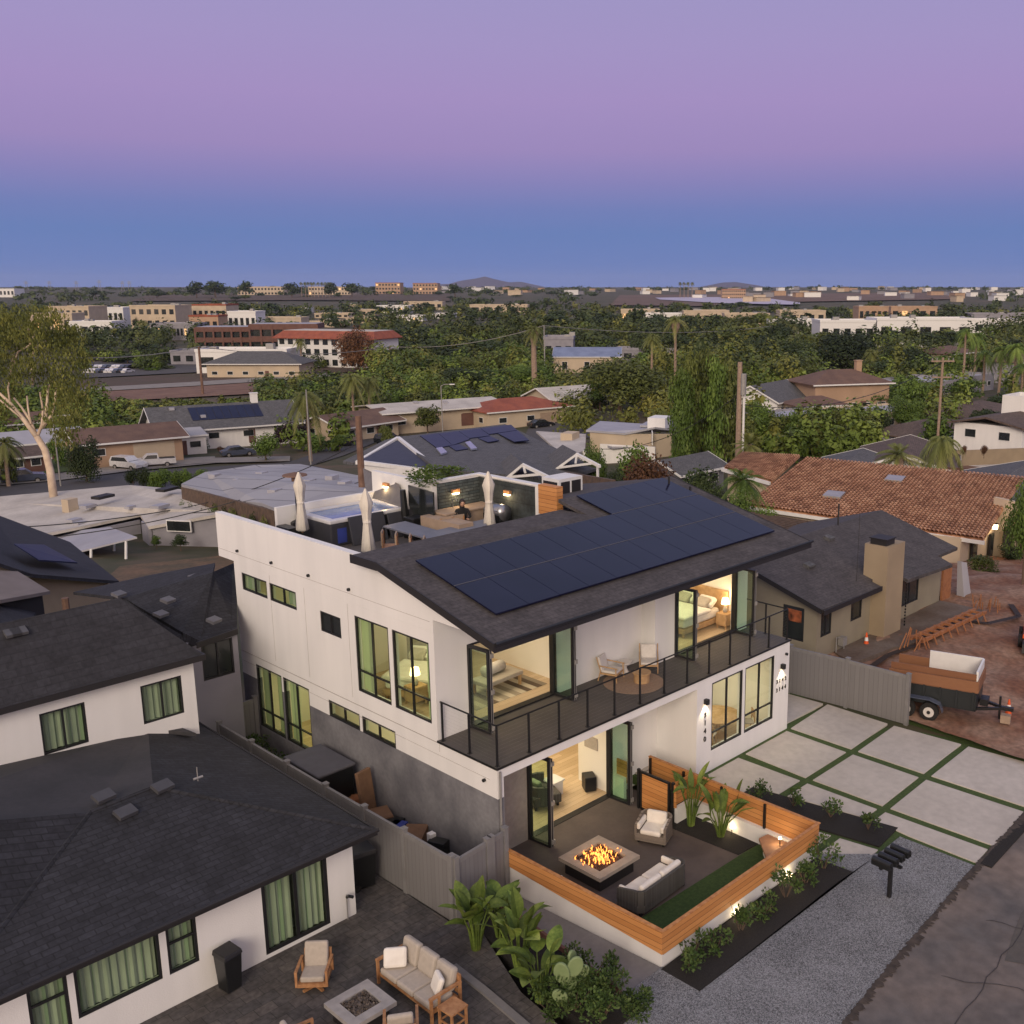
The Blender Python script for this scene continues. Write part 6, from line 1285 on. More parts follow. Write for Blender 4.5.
# charcoal roof with navy gable
t=thing('navy_gable_house','house with a wide grey shingle roof, navy gable, solar array and two skylights','house',tuple(tw(480,95)))
ga,gb,gc=rp(360,460,92),rp(398,438,100),rp(436,468,86)
mb=MB(); mb.slab([ga,gb,gc],.3); mb.v=[(v[0],v[1],v[2]) for v in mb.v]; build(mb,'navy_gable',M['bluewall'],t,True)
rj=[rp(397,437,100),rp(505,424,118),rp(598,468,98),rp(560,479,88),rp(437,469,84)]
mb=MB(); mb.slab(rj,.25); mb.slab([rp(397,437,100),rp(356,463,93),rp(343,461,95),rp(385,440,106)],.25); build(mb,'roof',M['shinG'],t,True)
def trimb(a,b,w_=.16): return strip3(a,b,.32,w_,'trim','barge_board',t)
trimb(rp(357,461,91.5),rp(398,436.5,99.5)); trimb(rp(398,436.5,99.5),rp(438,468,85)); trimb(rp(358,460,91),rp(436,470,85))
n_=(Vector(rj[1])-Vector(rj[0])).cross(Vector(rj[4])-Vector(rj[0])).normalized(); n_=n_ if n_.z>0 else -n_
def onr(px,py,up=.1): d=ray(px,py); s=(Vector(rj[0])-CAM).dot(n_)/d.dot(n_); return CAM+d*s+n_*up
for q in (((420,436.5),(438,434.2),(452,446),(437,449)),((438.4,434.2),(458,431.8),(470,440),(452.4,446)),((458.4,431.8),(480,429.2),(490,436.5),(469,439)),((480.4,429.2),(511,425.5),(517,431),(489,435)),((498,434.2),(517.5,431.4),(529,441),(514,442.5)),((449,447),(459,445),(468,449.5),(456,451.5)),((478,439),(490,437),(499,441),(488,443))):
    m=MB(); m.slab([onr(*p) for p in q],.08); build(m,'solar_panel',M['panelf'],t,True)
for q in (((436,450),(442,449),(447,454),(441,456)),((465,444),(470,443),(477,450),(471,451))): m=MB(); m.slab([onr(*p,.2) for p in q],.15); build(m,'skylight',mat('sky_pane',(.3,.33,.42),rough=.15),t,True)
wallq(rp(362,463,91),rp(434,472,84.5),2.6,'wall','white',t)
# truss gables
for (ax,ay),(bx_,by_),(cx,cy),w,lb in (((503,480),(523,463.5),(549,476),84,'white open-truss gable left of the cube heater unit'),((552,471),(577,453),(600,465),92,'white open-truss porch gable above the dark plank fence')):
    t=thing('truss_gable',lb,'gable',tuple(rp((ax+cx)/2,(ay+cy)/2,w)))
    A_,B_,C_=rp(ax,ay,w+1.5),rp(bx_,by_,w),rp(cx,cy,w-2)
    strip3(A_,B_,.25,.12,'trim','barge_board',t); strip3(B_,C_,.25,.12,'trim','barge_board',t); strip3(A_.lerp(B_,.25),C_.lerp(B_,.25),.2,.1,'trim','tie_beam',t); m=MB(); m.tube([B_,A_.lerp(C_,.5)+Vector((0,0,.4))],.1,4); build(m,'king_post',M['trim'],t,True)
    m=MB(); bk=Vector((4,6,-.3)); m.slab([A_,B_,B_+bk,A_+bk],.15); m.slab([B_,C_,C_+bk,B_+bk],.15); build(m,'roof',M['shinG'],t,True)
    for q in (A_.lerp(B_,.1),C_.lerp(B_,.1)): m=MB(); m.tube([q,q-Vector((0,0,2.5))],.12,4); build(m,'post',M['trim'],t,True)
t=thing('hvac_unit','pale rooftop air conditioning box with dark louvres right of the cedar screen','air conditioner',(9.5,7.6,7.45)); t.scale=(.78,.8,.75); 
m=MB(); m.box(0,0,0,1.5,1.1,.95); build(m,'casing',M['trim'],t); m=MB(); m.box(-.012,.1,.15,-.001,1.0,.8); m.box(.12,-.012,.15,.68,-.001,.8); m.box(.8,-.012,.15,1.38,-.001,.8); build(m,'louvre',M['fascia'],t)
t=thing('plank_fence','dark brown plank fence behind the solar roof, below the russet tree','fence',tuple(rp(590,485,70))); wallq(rp(565,472,74),rp(612,480,66),2.4,'planks','bark',t); wallq(rp(612,483,66),rp(640,480,70),1.2,'white_wall','white',t)
# mid white house right of centre
t=thing('white_flat_house','white flat-roofed house with dark fascias beside the cypress row','house',tuple(tw(610,135)))
for q,z_ in (([(586,430),(625,433),(655,427),(690,431),(680,426),(600,421)],.3),([(600,443),(612,447),(645,446),(658,442),(650,438),(618,436)],.3),([(640,425),(672,427),(680,420),(655,417)],.3)):
    mb=MB(); ws=[132,130,130,134,140,142] if len(q)==6 else [136,136,146,146]; mb.slab([rp(p[0],p[1],ws[i]) for i,p in enumerate(q)],.25); build(mb,'roof',M['wroof2'],t,True)
wallq(rp(590,431,132),rp(625,434,130.2),3,'wall','cream',t); wallq(rp(625,434,130.2),rp(672,434,131),4.6,'wall','cream',t); wallq(rp(600,444,131),rp(655,447,129),3,'wall','white',t)
m=MB(); m.cbox(rp(660,422,135),(3.2,2.4,1.4),.4); build(m,'chimney',M['white'],t,True); pane(652,437,130,3.2,1.6,.75,t,fm='trim')
t=thing('white_low_roof','long white low roof with a vent box beside the street','house',tuple(tw(560,128))); mb=MB(); mb.slab([rp(536,431,140),rp(586,434,134),rp(585,450,122),rp(570,456,116),rp(556,449,122)],.25); build(mb,'roof',M['wroof'],t,True); m=MB(); m.cbox(rp(570,437,130),(2.4,1.6,1.2),.4); build(m,'vent_box',M['cream'],t,True)
wallq(rp(556,450,122),rp(586,451,121),2.5,'wall','white',t)
bhouse(683,105,7,5,2.6,'gable','gray_st','shinG','small dark grey shed with a white window at the foot of the cypress row',name='garden_shed',rh=1,wins=2,door=False)
# mid-ground list: px,w,...
bhouse(126,140,12.5,9,2.9,'gable','peach','broof','peach house with a brown gable roof and pale garage door behind the white cars',rh=1.3,garage=(2.6,5.2,'cream'),chim=False,over=.8,rz=R(-8),zoff=.8)
bhouse(36,145,11,8,2.6,'gable','white','wroof2','small house with pale roof half hidden behind the tall gum tree',rh=1.2,rz=R(-6))
bhouse(224,160,20,11,3.0,'gable','white','shinG','white house with grey roof, solar panels and tall chimney beyond the blue car',rh=2.6,over=.9,chim=True,panels_=9,vents=2,wins=4,rz=R(-14),zoff=.6,lit=.35)
bhouse(168,150,9,9,2.8,'low','white','groof','white side building with a grey sloping roof and plank fence beside the garage drive',rh=.6,over=.3,rz=R(-14))
bhouse(17,170,10,7,2.5,'gable','cream','broof','little cream house with brown roof at the far left street end',rh=1.2)
bhouse(432,182,22,12,3.2,'low','cream','wroof','wide cream house with off-white flat-pitched roof and brown garage doors',rh=.9,over=1,wins=4,garage=(5.5,5.0,'redwood'),rz=R(-12),vents=2,zoff=.5)
bhouse(352,168,12,9,2.8,'gable','cream','broof','cream gabled house behind the tan utility pole',rh=1.4,over=1,rz=R(8))
bhouse(516,185,17,10,3.1,'hip','cream','redroof','cream house with a bright red hipped tile roof',rh=1.6,over=.6,garage=(4,4,'counter'),rz=R(-10))
bhouse(572,200,15,9,3.2,'gable','cream','wroof','cream house with a pale ribbed gable roof beside the big pepper tree',rh=1.6,over=.8,rz=R(-10))
bhouse(21+ -8,130,6,5,2.4,'gable','redwood','shinB','small rust-coloured shed among shrubs at the left edge',name='garden_shed',rh=.8,door=False)
# right mid
bhouse(838,172,13.5,9,5.0,'hip','peach','broof','two storey peach house with brown hipped roof and a pale chimney',rh=2,over=.7,wins=5,lit=0,chim=True,rz=R(-30),wh=.9)
bhouse(815,160,8,6,2.6,'hip','cream','broof','low brown-roofed wing in front of the two storey peach house',rh=1.2,rz=R(-30))
bhouse(768,168,13,9,3,'gable','white','shinG','white house with slate grey gable roof left of the peach house',rh=2.2,rz=R(10))
bhouse(868,150,16,9,2.6,'flat','cream','groof','cream flat-roofed house below the peach two storey house',rz=R(-20),par_h=.3,vents=2)
bhouse(790,145,14,8,2.6,'flat','lav','wroof2','grey flat-roofed house with pale roof left of the cream one',rz=R(-12),par_h=.3,vents=2)
bhouse(850,98,11,7,2.6,'gable','tan','shinG','tan house with a dark slate gable behind the tile roof',rh=1.0,rz=R(20),over=.7)
bhouse(905,104,13,9,2.9,'gable','white','shinB','white-walled house with a brown roof behind the palm with hanging fronds',rh=1.3,rz=R(25),over=.7)
bhouse(1008,118,11,8,2.6,'low','white','shinB','white house with brown roof and grey garage door above the terraced tan wall',rh=.9,rz=R(-4),over=.6,garage=(-1.5,2.6,'gray_st'),zoff=2.6)
bhouse(1027,121,5,5,5.4,'flat','white','wroof2','white square tower rising behind the brown-roofed white house',zoff=1.9,wins=0,sidew=0,door=False)
bhouse(1005,84,16,10,2.6,'gable','cream','shinG','cream gabled house with grey roof at the right edge behind the tile roof',rh=1.3,rz=R(10),over=.8,vents=2)
bhouse(1012,240,13,9,5,'hip','lav','broof','grey two storey house among the tall palms at the right',rh=1.8)
bhouse(955,215,15,10,3,'flat','lav','wroof2','grey flat-roofed building with bluish roof behind the tall palms',par_h=.4,vents=4)
bhouse(917,200,20,12,3,'flat','lav','wroof2','pale blue-roofed flat building left of the tall palms',par_h=.4,vents=5)
bhouse(970,150,16,9,2.6,'hip','lav','shinB','low brown-roofed house under the tall palms',rh=1.3)
bhouse(945,260,14,10,6,'hip','cream','broof','cream two storey house glimpsed through the palms',rh=1.6,wins=4)
bhouse(925,130,15,9,2.6,'hip','lav','shinB','brown-roofed house hidden behind the round bushy tree',rh=1.3)
# terraced walls right
t=thing('retaining_wall','tan stepped retaining wall below the white house at the right','wall',tuple(rp(960,452,100)))
wallq(rp(922,452,104),rp(1030,448,110),1.6,'upper_wall','tan',t); wallq(rp(925,466,98),rp(1000,470,92),1.5,'lower_wall','redwood',t); wallq(rp(980,470,92),rp(1030,476,86),1.2,'side_wall','cream',t)
strip('red_terrace',[(925,470),(1000,474)],[(925,455),(1024,452)],M['redsoil'],.4,8,3)
# ---- commercial buildings ----
def cbld(px,w,L,D,h,wallm,label,roofm='wroof2',rz=YAW*-1,wins=8,fl=1,group=None,name='commercial_building',lit=.1,cap=None,units=2,wm='dglass',zo=0):
    p=tw(px,w); t=thing(name,label,'building',(p.x,p.y,p.z+zo),rz,group); a,b=L/2,D/2
    m=MB(); m.box(-a,-b,-3,a,b,h); vadd('wall',m,M[wallm],t)
    m=MB(); m.box(-a+.3,-b+.3,h,a-.3,b-.3,h+.05); vadd('roof',m,M[roofm],t)
    m=MB(); e=.15
    for c in ((-a-e,-b-e,a+e,-b+.3),(-a-e,b-.3,a+e,b+e),(-a-e,-b+.3,-a+.3,b-.3),(a-.3,-b+.3,a+e,b-.3)): m.box(c[0],c[1],h-.15,c[2],c[3],h+.7)
    vadd('parapet',m,M[cap or wallm],t)
    for f in range(fl):
        hh=h/fl
        for i in range(wins):
            x=-a+L*(i+.5)/wins; m=MB(); m.box(x-L/wins*.28,-b-.08,f*hh+hh*.3,x+L/wins*.28,-b+.01,f*hh+hh*.75); vadd('window',m,M['dim' if rnd.random()<lit*.5 else wm],t)
    for i in range(units): m=MB(); x=rnd.uniform(-a*.8,a*.8); y=rnd.uniform(-b*.6,b*.6); m.box(x,y,h+.05,x+rnd.uniform(1.5,3),y+2,h+rnd.uniform(1,1.8)); vadd('roof_unit',m,M['metalg'],t)
    return t
V=-YAW
def zt(py,w): return zat(py,w)
def ch(px,w,ytop): return max(3,zt(ytop+(2 if 440<w<1100 else 0),w)-tw(px,w).z)
# terracotta-banded parking structure / office
def banded(px,w,L,D,h,label,fl=3):
    p=tw(px,w); t=thing('banded_office',label,'building',(p.x,p.y,p.z),V+R(6)); a,b=L/2,D/2; hh=h/fl
    m=MB(); m.box(-a+1,-b+1,-3,a-1,b-1,h-.3); vadd('dark_glazing',m,M['dglass'],t)
    for f in range(fl+0): m=MB(); m.box(-a,-b,f*hh+hh*.55,a,b,f*hh+hh); vadd('floor_band',m,M['redwood'],t)
    m=MB(); m.box(-a,-b,-3,a,b,.5); vadd('base',m,M['redwood'],t)
    for i in range(7): m=MB(); x=-a+L*i/6; m.box(x-.3,-b-.1,0,x+.3,-b+.3,h-.3); vadd('column',m,M['redwood'],t)
    m=MB(); m.box(-a+.5,-b+.5,h,a-.5,b-.5,h+.05); vadd('roof',m,M['wroof2'],t)
banded(230,360,18,14,ch(230,360,326),'terracotta-banded three storey office on the left of the pair',3)
banded(290,352,22,14,ch(290,352,323),'terracotta-banded three storey office right of its twin, next to the white arcade building',3)
# white arcaded building with red roof
p=tw(338,320); t=thing('arcade_building','white three storey arcaded building with a red tile roof edge','building',(p.x,p.y,p.z),V-R(18)); hh=ch(338,320,336)
m=MB(); m.box(-17,-6,-2,17,8,hh); vadd('wall',m,M['trim'],t)
for f in range(3):
    for i in range(11): m=MB(); x=-15.5+i*3.1; m.box(x-.9,-6.08,f*hh/3+.8,x+.9,-5.99,f*hh/3+hh/3-.5); vadd('window',m,M['dglass'],t)
m=MB(); m.slab([(-18,-7.5,hh-.3),(18,-7.5,hh-.3),(16,-4,hh+1.8),(-16,-4,hh+1.8)],.2); m.slab([(18,-7.5,hh-.3),(18,9,hh-.3),(16,7,hh+1.8),(16,-4,hh+1.8)],.2); m.slab([(-18,9,hh-.3),(-18,-7.5,hh-.3),(-16,-4,hh+1.8),(-16,7,hh+1.8)],.2); vadd('tile_roof',m,M['redroof'],t)
m=MB(); m.box(-16,-4,hh+1.5,16,7,hh+1.9); vadd('flat_roof',m,M['wroof'],t)
cbld(250,300,26,12,ch(250,300,350),'trim','long white shed in front of the terracotta offices',wins=4,rz=V)
bhouse(262,285,25,13,4,'hip','cream','shinG','cream pavilion with slate hip roof and lit entrance in front of the white shed',name='pavilion',rh=3,over=1,wins=6,lit=.12,rz=V)
cbld(196,330,12,9,4,'lav','grey low building left of the white shed by the rail line',wins=3,rz=V)
bhouse(588,300,19,15,4.6,'gable','cream','bluer','pale warehouse with a low blue-grey metal roof in the mid-valley trees',name='warehouse',rh=2.2,over=.4,wins=3,wh=2.2,rz=V)
cbld(560,322,9,12,ch(560,320,338),'lav','bluish flat building left of the grey warehouse',wins=3,rz=V)
cbld(648,330,26,10,4,'lav','row of low grey units with lamps right of the grey warehouse',wins=6,lit=.3,rz=V)
cbld(80,560,22,20,ch(80,560,305),'cream','cream block with a stepped top at the far left of the commercial district',wins=7,fl=2)
cbld(163,580,25,22,ch(160,580,304),'cream','large cream warehouse with peaked brown parapet, centre of the commercial district',wins=6,fl=2,cap='cream')
cbld(120,600,15,20,ch(118,600,306),'trim','white commercial building with lime sign between two cream blocks',wins=5)
cbld(217,610,20,20,ch(222,610,303),'cream','long cream store with red-tiled parapet behind the terracotta offices',wins=6,cap='redroof')
cbld(210,500,14,12,ch(210,500,314),'peach','peach store with a red roof cap above the terracotta offices',wins=4,cap='redroof')
cbld(180,470,20,14,ch(180,470,322),'lav','low grey strip of shops in front of the cream warehouse',wins=12,lit=.15)
cbld(248,520,14,14,ch(248,520,310),'trim','white low store right of the peach one',wins=5)
cbld(285,540,22,14,ch(285,540,316),'cream','low cream store right of the white one, behind the office roofs',wins=5)
cbld(98,480,20,12,ch(98,480,320),'trim','small white building at the left, among dark trees',wins=4)
cbld(60,500,20,12,ch(60,500,312),'cream','small cream building behind the gum tree crown',wins=4)
for i,(px,yt,L) in enumerate(((300,306,30),(335,312,40),(365,308,34),(395,304,44),(425,300,60),(372,318,46),(410,316,34),(330,322,30),(352,303,20),(445,312,24))):
    w=[900,760,820,900,1000,660,700,600,950,760][i]; cbld(px,w,L*.62,18,ch(px,w,yt),'cream' if i%3 else 'trim','pale far warehouse, number %s from the left in the wide cream business park'%['one','two','three','four','five','six','seven','eight','nine','ten'][i],wins=6,lit=.08)
for i,(px,w,yt,L,c,lb) in enumerate(((500,900,303,50,'cream','long cream building beyond the dark central tree belt'),(640,650,308,24,'cream','cream building with red trim left of the lagoon'),(660,620,312,30,'trim','white building with a small tower left of the lagoon'),(790,520,318,24,'trim','long white office with a flat roof right of the lagoon'),(745,560,312,24,'cream','cream low building in front of the lagoon'),(705,600,309,26,'cream','small cream building below the lagoon shore'),(842,400,321,21,'trim','long white two storey office block with square windows above the umbrella pines'),(918,400,319,37,'trim','second long white office block with square windows, at the right'),(870,700,305,20,'peach','peach apartment block behind the white office blocks'),(910,720,305,32,'peach','longer peach apartment block right of the first one'),(985,500,318,30,'trim','low white building beyond the palms at the right edge'),(800,640,309,28,'cream','cream low block right of the lagoon end'),(1000,600,312,40,'lav','grey low block at the right edge of the business park'))):
    cbld(px,w,L,18,ch(px,w,yt),c,lb,wins=10 if L>50 else 5,fl=1,lit=.1)
cbld(733,1500,34,20,ch(733,1500,289.5),'peach','cluster of peach apartment blocks on the far lagoon shore',wins=12,fl=3,cap='redroof')
cbld(390,1900,45,30,ch(390,1900,283),'peach','peach block on the skyline mesa, left of centre',wins=8,fl=3,cap='redroof')
cbld(427,1900,45,30,ch(425,1900,283.5),'peach','second peach block on the skyline mesa',wins=8,fl=3,cap='redroof')
cbld(5,1700,50,30,ch(20,1700,289),'trim','pale low building on the horizon at the far left',wins=8,fl=1)
cbld(265,1800,80,40,ch(250,1800,287),'cream','long cream building on the skyline mesa behind round trees',wins=14,fl=2)
cbld(333,1750,70,40,ch(330,1750,287),'cream','cream building on the skyline mesa right of the round trees',wins=14,fl=2)
# far suburb on the right skyline & left (tiny pale houses)
for i in range(110):
    px=rnd.uniform(690,1030) if i<80 else rnd.uniform(430,690); w=rnd.uniform(1300,3400) if i<80 else rnd.uniform(1800,3000)
    p=tw(px,w); t=MB(); L=rnd.uniform(9,26); h=rnd.uniform(5,10); t.box(-L/2,-8,-6,L/2,8,h); t.prism([(-L/2-1,-9),(L/2+1,-9),(L/2+1,9),(-L/2-1,9)],h,lambda x,y:h+2.5-abs(y)*.28)
    o=build(t,'far_house',M[rnd.choice(['cream','trim','peach','lav','white'])]); o.location=p; o.rotation_euler=(0,0,rnd.uniform(-1,1)); tag(o,'tiny pale house on the far hillside suburb below the horizon','house','far hillside houses')
# =================== TREES ===================
M['wd_olive']=leafmat('mixed_olive_wood',(.040,.055,.012),(.125,.14,.028),(.26,.245,.055),.09,var=0)
M['wd_dark']=leafmat('mixed_dark_wood',(.014,.026,.009),(.050,.070,.020),(.13,.145,.042),.06,var=0)
M['wd_green']=leafmat('mixed_green_wood',(.035,.065,.011),(.12,.17,.027),(.25,.30,.06),.09,var=0)
def crownmesh(seed,n,ls,shape,lobes=11,flat=.7):
    r=random.Random(seed); L=[]
    for i in range(lobes):
        if shape=='round': a=r.uniform(0,6.28); q=r.uniform(.08,.30); z=r.uniform(.38,.80); s=r.uniform(.16,.26)*(1.15-abs(z-.58)); L.append((q*math.cos(a),q*math.sin(a),z,s,s*r.uniform(.65,.95)))
        elif shape=='umbrella': a=r.uniform(0,6.28); q=r.uniform(.1,.36); z=.80-.5*q*q*2+r.uniform(-.06,.06); s=r.uniform(.13,.2); L.append((q*math.cos(a),q*math.sin(a),z,s,s*.85))
        elif shape=='bush': a=r.uniform(0,6.28); q=r.uniform(.05,.32); z=r.uniform(.2,.72); s=r.uniform(.17,.27); L.append((q*math.cos(a),q*math.sin(a),z,s,s*1.1))
        elif shape=='column': z=.08+.86*i/lobes; s=.40*(1-.55*abs(z-.4)**1.3)*r.uniform(.75,1.05); L.append((r.uniform(-.12,.12),r.uniform(-.12,.12),z,s,.10))
        elif shape=='gum': a=r.uniform(0,6.28); q=r.uniform(.12,.38); z=r.uniform(.45,.90)-.1*q; s=r.uniform(.10,.17); L.append((q*math.cos(a),q*math.sin(a),z,s,s*1.0))
    vol=[l[3]**2 for l in L]; tot=sum(vol); mb=MB()
    for l,v in zip(L,vol):
        k=int(n*v/tot)
        for _ in range(k):
            while 1:
                x,y,z=r.gauss(0,1),r.gauss(0,1),r.gauss(0,1); d=math.sqrt(x*x+y*y+z*z)
                if d>1e-3: break
            q=r.random()**.38*(1+.12*math.sin(x/d*5+seed)*math.sin(y/d*6)*math.sin(z/d*5)); x,y,z=x/d*q,y/d*q,z/d*q
            if z<-.35 and r.random()<.6: continue
            c=Vector((l[0]+x*l[3],l[1]+y*l[3],l[2]+z*l[4]))
            nn=Vector((x,y,z+.35)); nn.normalize(); nn=(nn+Vector((r.uniform(-1,1),r.uniform(-1,1),r.uniform(-1,1)))*.8).normalized()
            u=nn.orthogonal().normalized(); u=(u*math.cos(r.random()*6.28)+nn.cross(u)*math.sin(r.random()*6.28)).normalized(); v2=nn.cross(u); s=ls*r.uniform(.6,1.35)
            if shape=='gum': u=(u*.4+Vector((0,0,-1))*.9).normalized(); v2=nn.cross(u).normalized()*.5
            mb.poly([c-u*s,c+v2*s*.55,c+u*s,c-v2*s*.55])
    return mb,L
def trunkmesh(seed,L,shape):
    r=random.Random(seed); m=MB(); h=.5 if shape in('round','gum') else (.62 if shape=='umbrella' else .25)
    pts=[(0,0,-.15),(0,0,.05),(.012*r.uniform(-1,1),.01,h*.5),(.02*r.uniform(-1,1),.015,h)]
    m.tube(pts,[.035,.026,.021,.014],7)
    for l in L[:8]:
        b=Vector(pts[2]).lerp(Vector(pts[3]),r.uniform(.1,1)); e=Vector(l[:3]); mid=b.lerp(e,.5)+Vector((r.uniform(-.03,.03),r.uniform(-.03,.03),.03)); m.tube([b,mid,e],[.011,.007,.003],5)
    return m
CM={}
DENS={'hi':(9000,.020),'mid':(2600,.036),'low':(800,.062)}
def tree(px,ytop,w,wpx,mt,label,shape='round',dens='mid',group=None,trunk='bark',name=None,seed=None,zoff=0,base=None):
    seed=(seed if seed is not None else rnd.randrange(4)); key=(shape,dens,seed,mt,trunk)
    if key not in CM:
        n,ls=DENS[dens]; 
        if shape=='column': ls*=.9
        mb,L=crownmesh(seed*17+hash(shape)%7*0+len(shape),n,ls,shape,14 if shape=='column' else 12); tm=trunkmesh(seed,L,shape)
        me=bpy.data.meshes.new('crown'); me.from_pydata(mb.v,[],mb.f); me.materials.append(M[mt]); me.update()
        m2=bpy.data.meshes.new('trunk'); m2.from_pydata(tm.v,[],tm.f); m2.materials.append(M[trunk]); m2.update(); CM[key]=(me,m2)
    me,m2=CM[key]; p=base if base is not None else tw(px,w); H_=max(1.2,zat(ytop,w)-p.z-zoff); W_=wpx*w/FL*1.06
    t=thing(name or ('bush' if shape=='bush' else 'tree'),label,'bush' if shape=='bush' else 'tree',(p.x,p.y,p.z+zoff),rnd.uniform(0,6.28),group); t.scale=(W_,W_,H_)
    for nm,q in (('crown',me),('trunk',m2)): o=bpy.data.objects.new(nm,q); COL.objects.link(o); o.parent=t
    return t
def belt(n,px0,px1,w0,w1,y0,y1,wp0,wp1,mats,label,group,shape='round',dens='low',wexp=1):
    for i in range(n):
        px=px0+(px1-px0)*(i+rnd.random())/n; w=w0+(w1-w0)*rnd.random()**wexp; k=(w-w0)/max(1,w1-w0); yt=y0+(y1-y0)*k+rnd.uniform(-3,3)
        tree(px,yt,w,rnd.uniform(wp0,wp1),rnd.choice(mats),label,shape,dens,group)
LO,LD,LG='lf_olive','lf_dark','lf_green'
# rail-side scrub and street trees
belt(12,85,325,180,204,404,400,14,24,[LO,LG,LO,LD],'low scrubby bush between the railway strip and the house roofs','scrub below the railway strip','bush','mid')
belt(10,265,400,190,225,392,378,20,36,[LO,LG,LO,LD],'low scrubby bush between the railway strip and the house roofs','scrub below the railway strip','bush','mid')
belt(18,268,480,225,262,386,372,16,34,[LO,LD,LG],'olive green bush along the near side of the railway strip','bushes along the railway strip','bush')
belt(12,100,250,330,400,352,344,24,38,[LD,LO,LD],'dark tree between the parking lot and the commercial buildings','dark trees by the parking lot')
belt(22,80,290,300,345,368,356,14,26,[LG,LO,LD],'green bush on the far side of the railway strip','bushes beyond the railway','bush')
belt(26,380,620,300,420,348,322,26,44,[LD,LD,LO],'dark broad tree in the belt across the middle of the valley','dark tree belt in mid valley')
belt(16,400,545,235,290,378,352,28,44,[LG,LO,LG],'bright green tree in front of the dark mid-valley belt','bright green mid-valley trees','round','mid')
belt(24,520,780,420,560,322,306,20,36,[LD,LO,LD],'dark tree behind the grey warehouse and the mid-valley belt','dark trees behind the warehouse')
belt(20,700,1030,330,420,340,322,26,40,[LD,LO],'dark tree in front of the white office blocks','dark trees before the office blocks')
belt(18,860,1030,220,300,360,338,26,44,[LD,LG,LO],'green tree among the palms on the right','trees among the right hand palms','round','mid')
belt(10,690,800,230,300,352,335,24,36,[LO,LD],'olive tree left of the umbrella pines','olive trees left of the pines')
belt(16,740,880,122,140,406,398,22,34,[LG,LO,LG],'hedge-like green bush in the hedge behind the tile roof','hedge bushes behind the tile roof','bush','mid')
belt(14,880,1024,120,185,425,372,24,42,[LG,LO,LD],'garden tree between the houses on the right','garden trees on the right','round','mid')
belt(6,635,690,250,290,362,350,20,34,[LG,LO],'green tree just behind the big pepper tree','trees behind the pepper tree')
belt(9,385,540,235,300,366,340,34,54,[LD,LG,LO],'tall full-crowned tree standing above the mid-valley scrub','tall mid-valley trees','round','hi')
belt(8,640,800,290,400,338,320,30,48,[LD,LO],'tall dark tree in front of the lagoon district','tall dark trees toward the lagoon','round','mid')
belt(26,0,430,640,1000,314,300,12,24,[LD,LO],'small dark tree among the cream commercial buildings','trees among the commercial buildings')
belt(30,430,1030,640,1100,312,298,12,24,[LD,LO],'small dark tree before the lagoon and the far suburb','small trees before the far suburb')
belt(30,0,600,1300,2600,294,287,8,18,[LD,LD,LO],'tiny dark tree on the far mesa below the horizon','tiny trees on the far mesa')
for px,yt,wp in ((197,279.5,19),(216,279,24),(246,280,18),(157,288,16),(292,281,20),(331,281,16),(352,281,18),(455,283,20)): tree(px,yt,1500,wp,LD,'large dark round tree standing on the skyline mesa','round','low','round trees on the skyline mesa')
def wood(px0,px1,w0,w1,n,h0,h1,r0,mt,label,ex=(),leaves=130,ls=.42,seed=1):
    if ls==.42: leaves=190; ls=.33
    r=random.Random(seed); mb=MB(); k=0; tries=0
    while k<n and tries<n*6:
        tries+=1; px=r.uniform(px0,px1); w=math.sqrt(r.uniform(w0*w0,w1*w1))
        if any(a<=px<=b and c<=w<=d for a,b,c,d in ex): continue
        k+=1; p=tw(px,w); h=r.uniform(h0,h1)*(1.35 if r.random()<.15 else 1); R0=r0*r.uniform(.5,1.35)*(.6 if r.random()<.2 else 1)
        for _ in range(leaves):
            while 1:
                x,y,z=r.gauss(0,1),r.gauss(0,1),r.gauss(0,1); d=math.sqrt(x*x+y*y+z*z)
                if d>.01: break
            q=r.random()**.4; c=Vector((p.x+x/d*q*R0,p.y+y/d*q*R0,p.z+h*.52+z/d*q*h*.5)); nn=(Vector((x/d,y/d,z/d+.4))+Vector((r.uniform(-1,1),r.uniform(-1,1),r.uniform(-1,1)))*.7).normalized(); u=nn.orthogonal().normalized(); u=u*math.cos(r.random()*6)+nn.cross(u)*math.sin(r.random()*6); v=nn.cross(u); s=ls*r.uniform(.6,1.4); mb.poly([c-u*s,c+v*s*.6,c+u*s,c-v*s*.6])
    o=build(mb,'distant_wood',M[mt]); o['kind']='stuff'; return o
WO,WD,WG='wd_olive','wd_dark','wd_green'
x1=[(195,262,186,205),(380,480,186,200),(500,560,186,200),(70,262,170,262)]
wood(70,270,172,211,170,1.0,2.5,2.0,WO,'',ex=[(195,262,170,200)],seed=40); wood(70,270,172,211,90,1.0,2.6,1.8,WG,'',ex=[(195,262,170,200)],seed=41)
wood(80,640,186,256,120,2.5,5.2,2.6,WO,'',ex=x1,seed=1); wood(80,640,190,256,110,3,6.0,2.8,WG,'',ex=x1,seed=21); wood(80,640,190,256,60,2.5,5.5,2.6,WD,'',ex=x1,seed=22)
x2=[(85,135,290,335),(165,230,302,330)]
wood(80,335,304,352,80,2.5,7,3.0,WD,'',ex=x2,seed=2); wood(80,335,304,352,60,2.5,5,3.0,WG,'',ex=x2,seed=23)
x3=[(545,632,235,302)]
wood(375,700,250,300,46,4,8,4.6,WG,'',ex=x3,seed=3,leaves=420,ls=.4); wood(375,700,250,300,40,4,9,4.8,WO,'',ex=x3,seed=24,leaves=420,ls=.4)
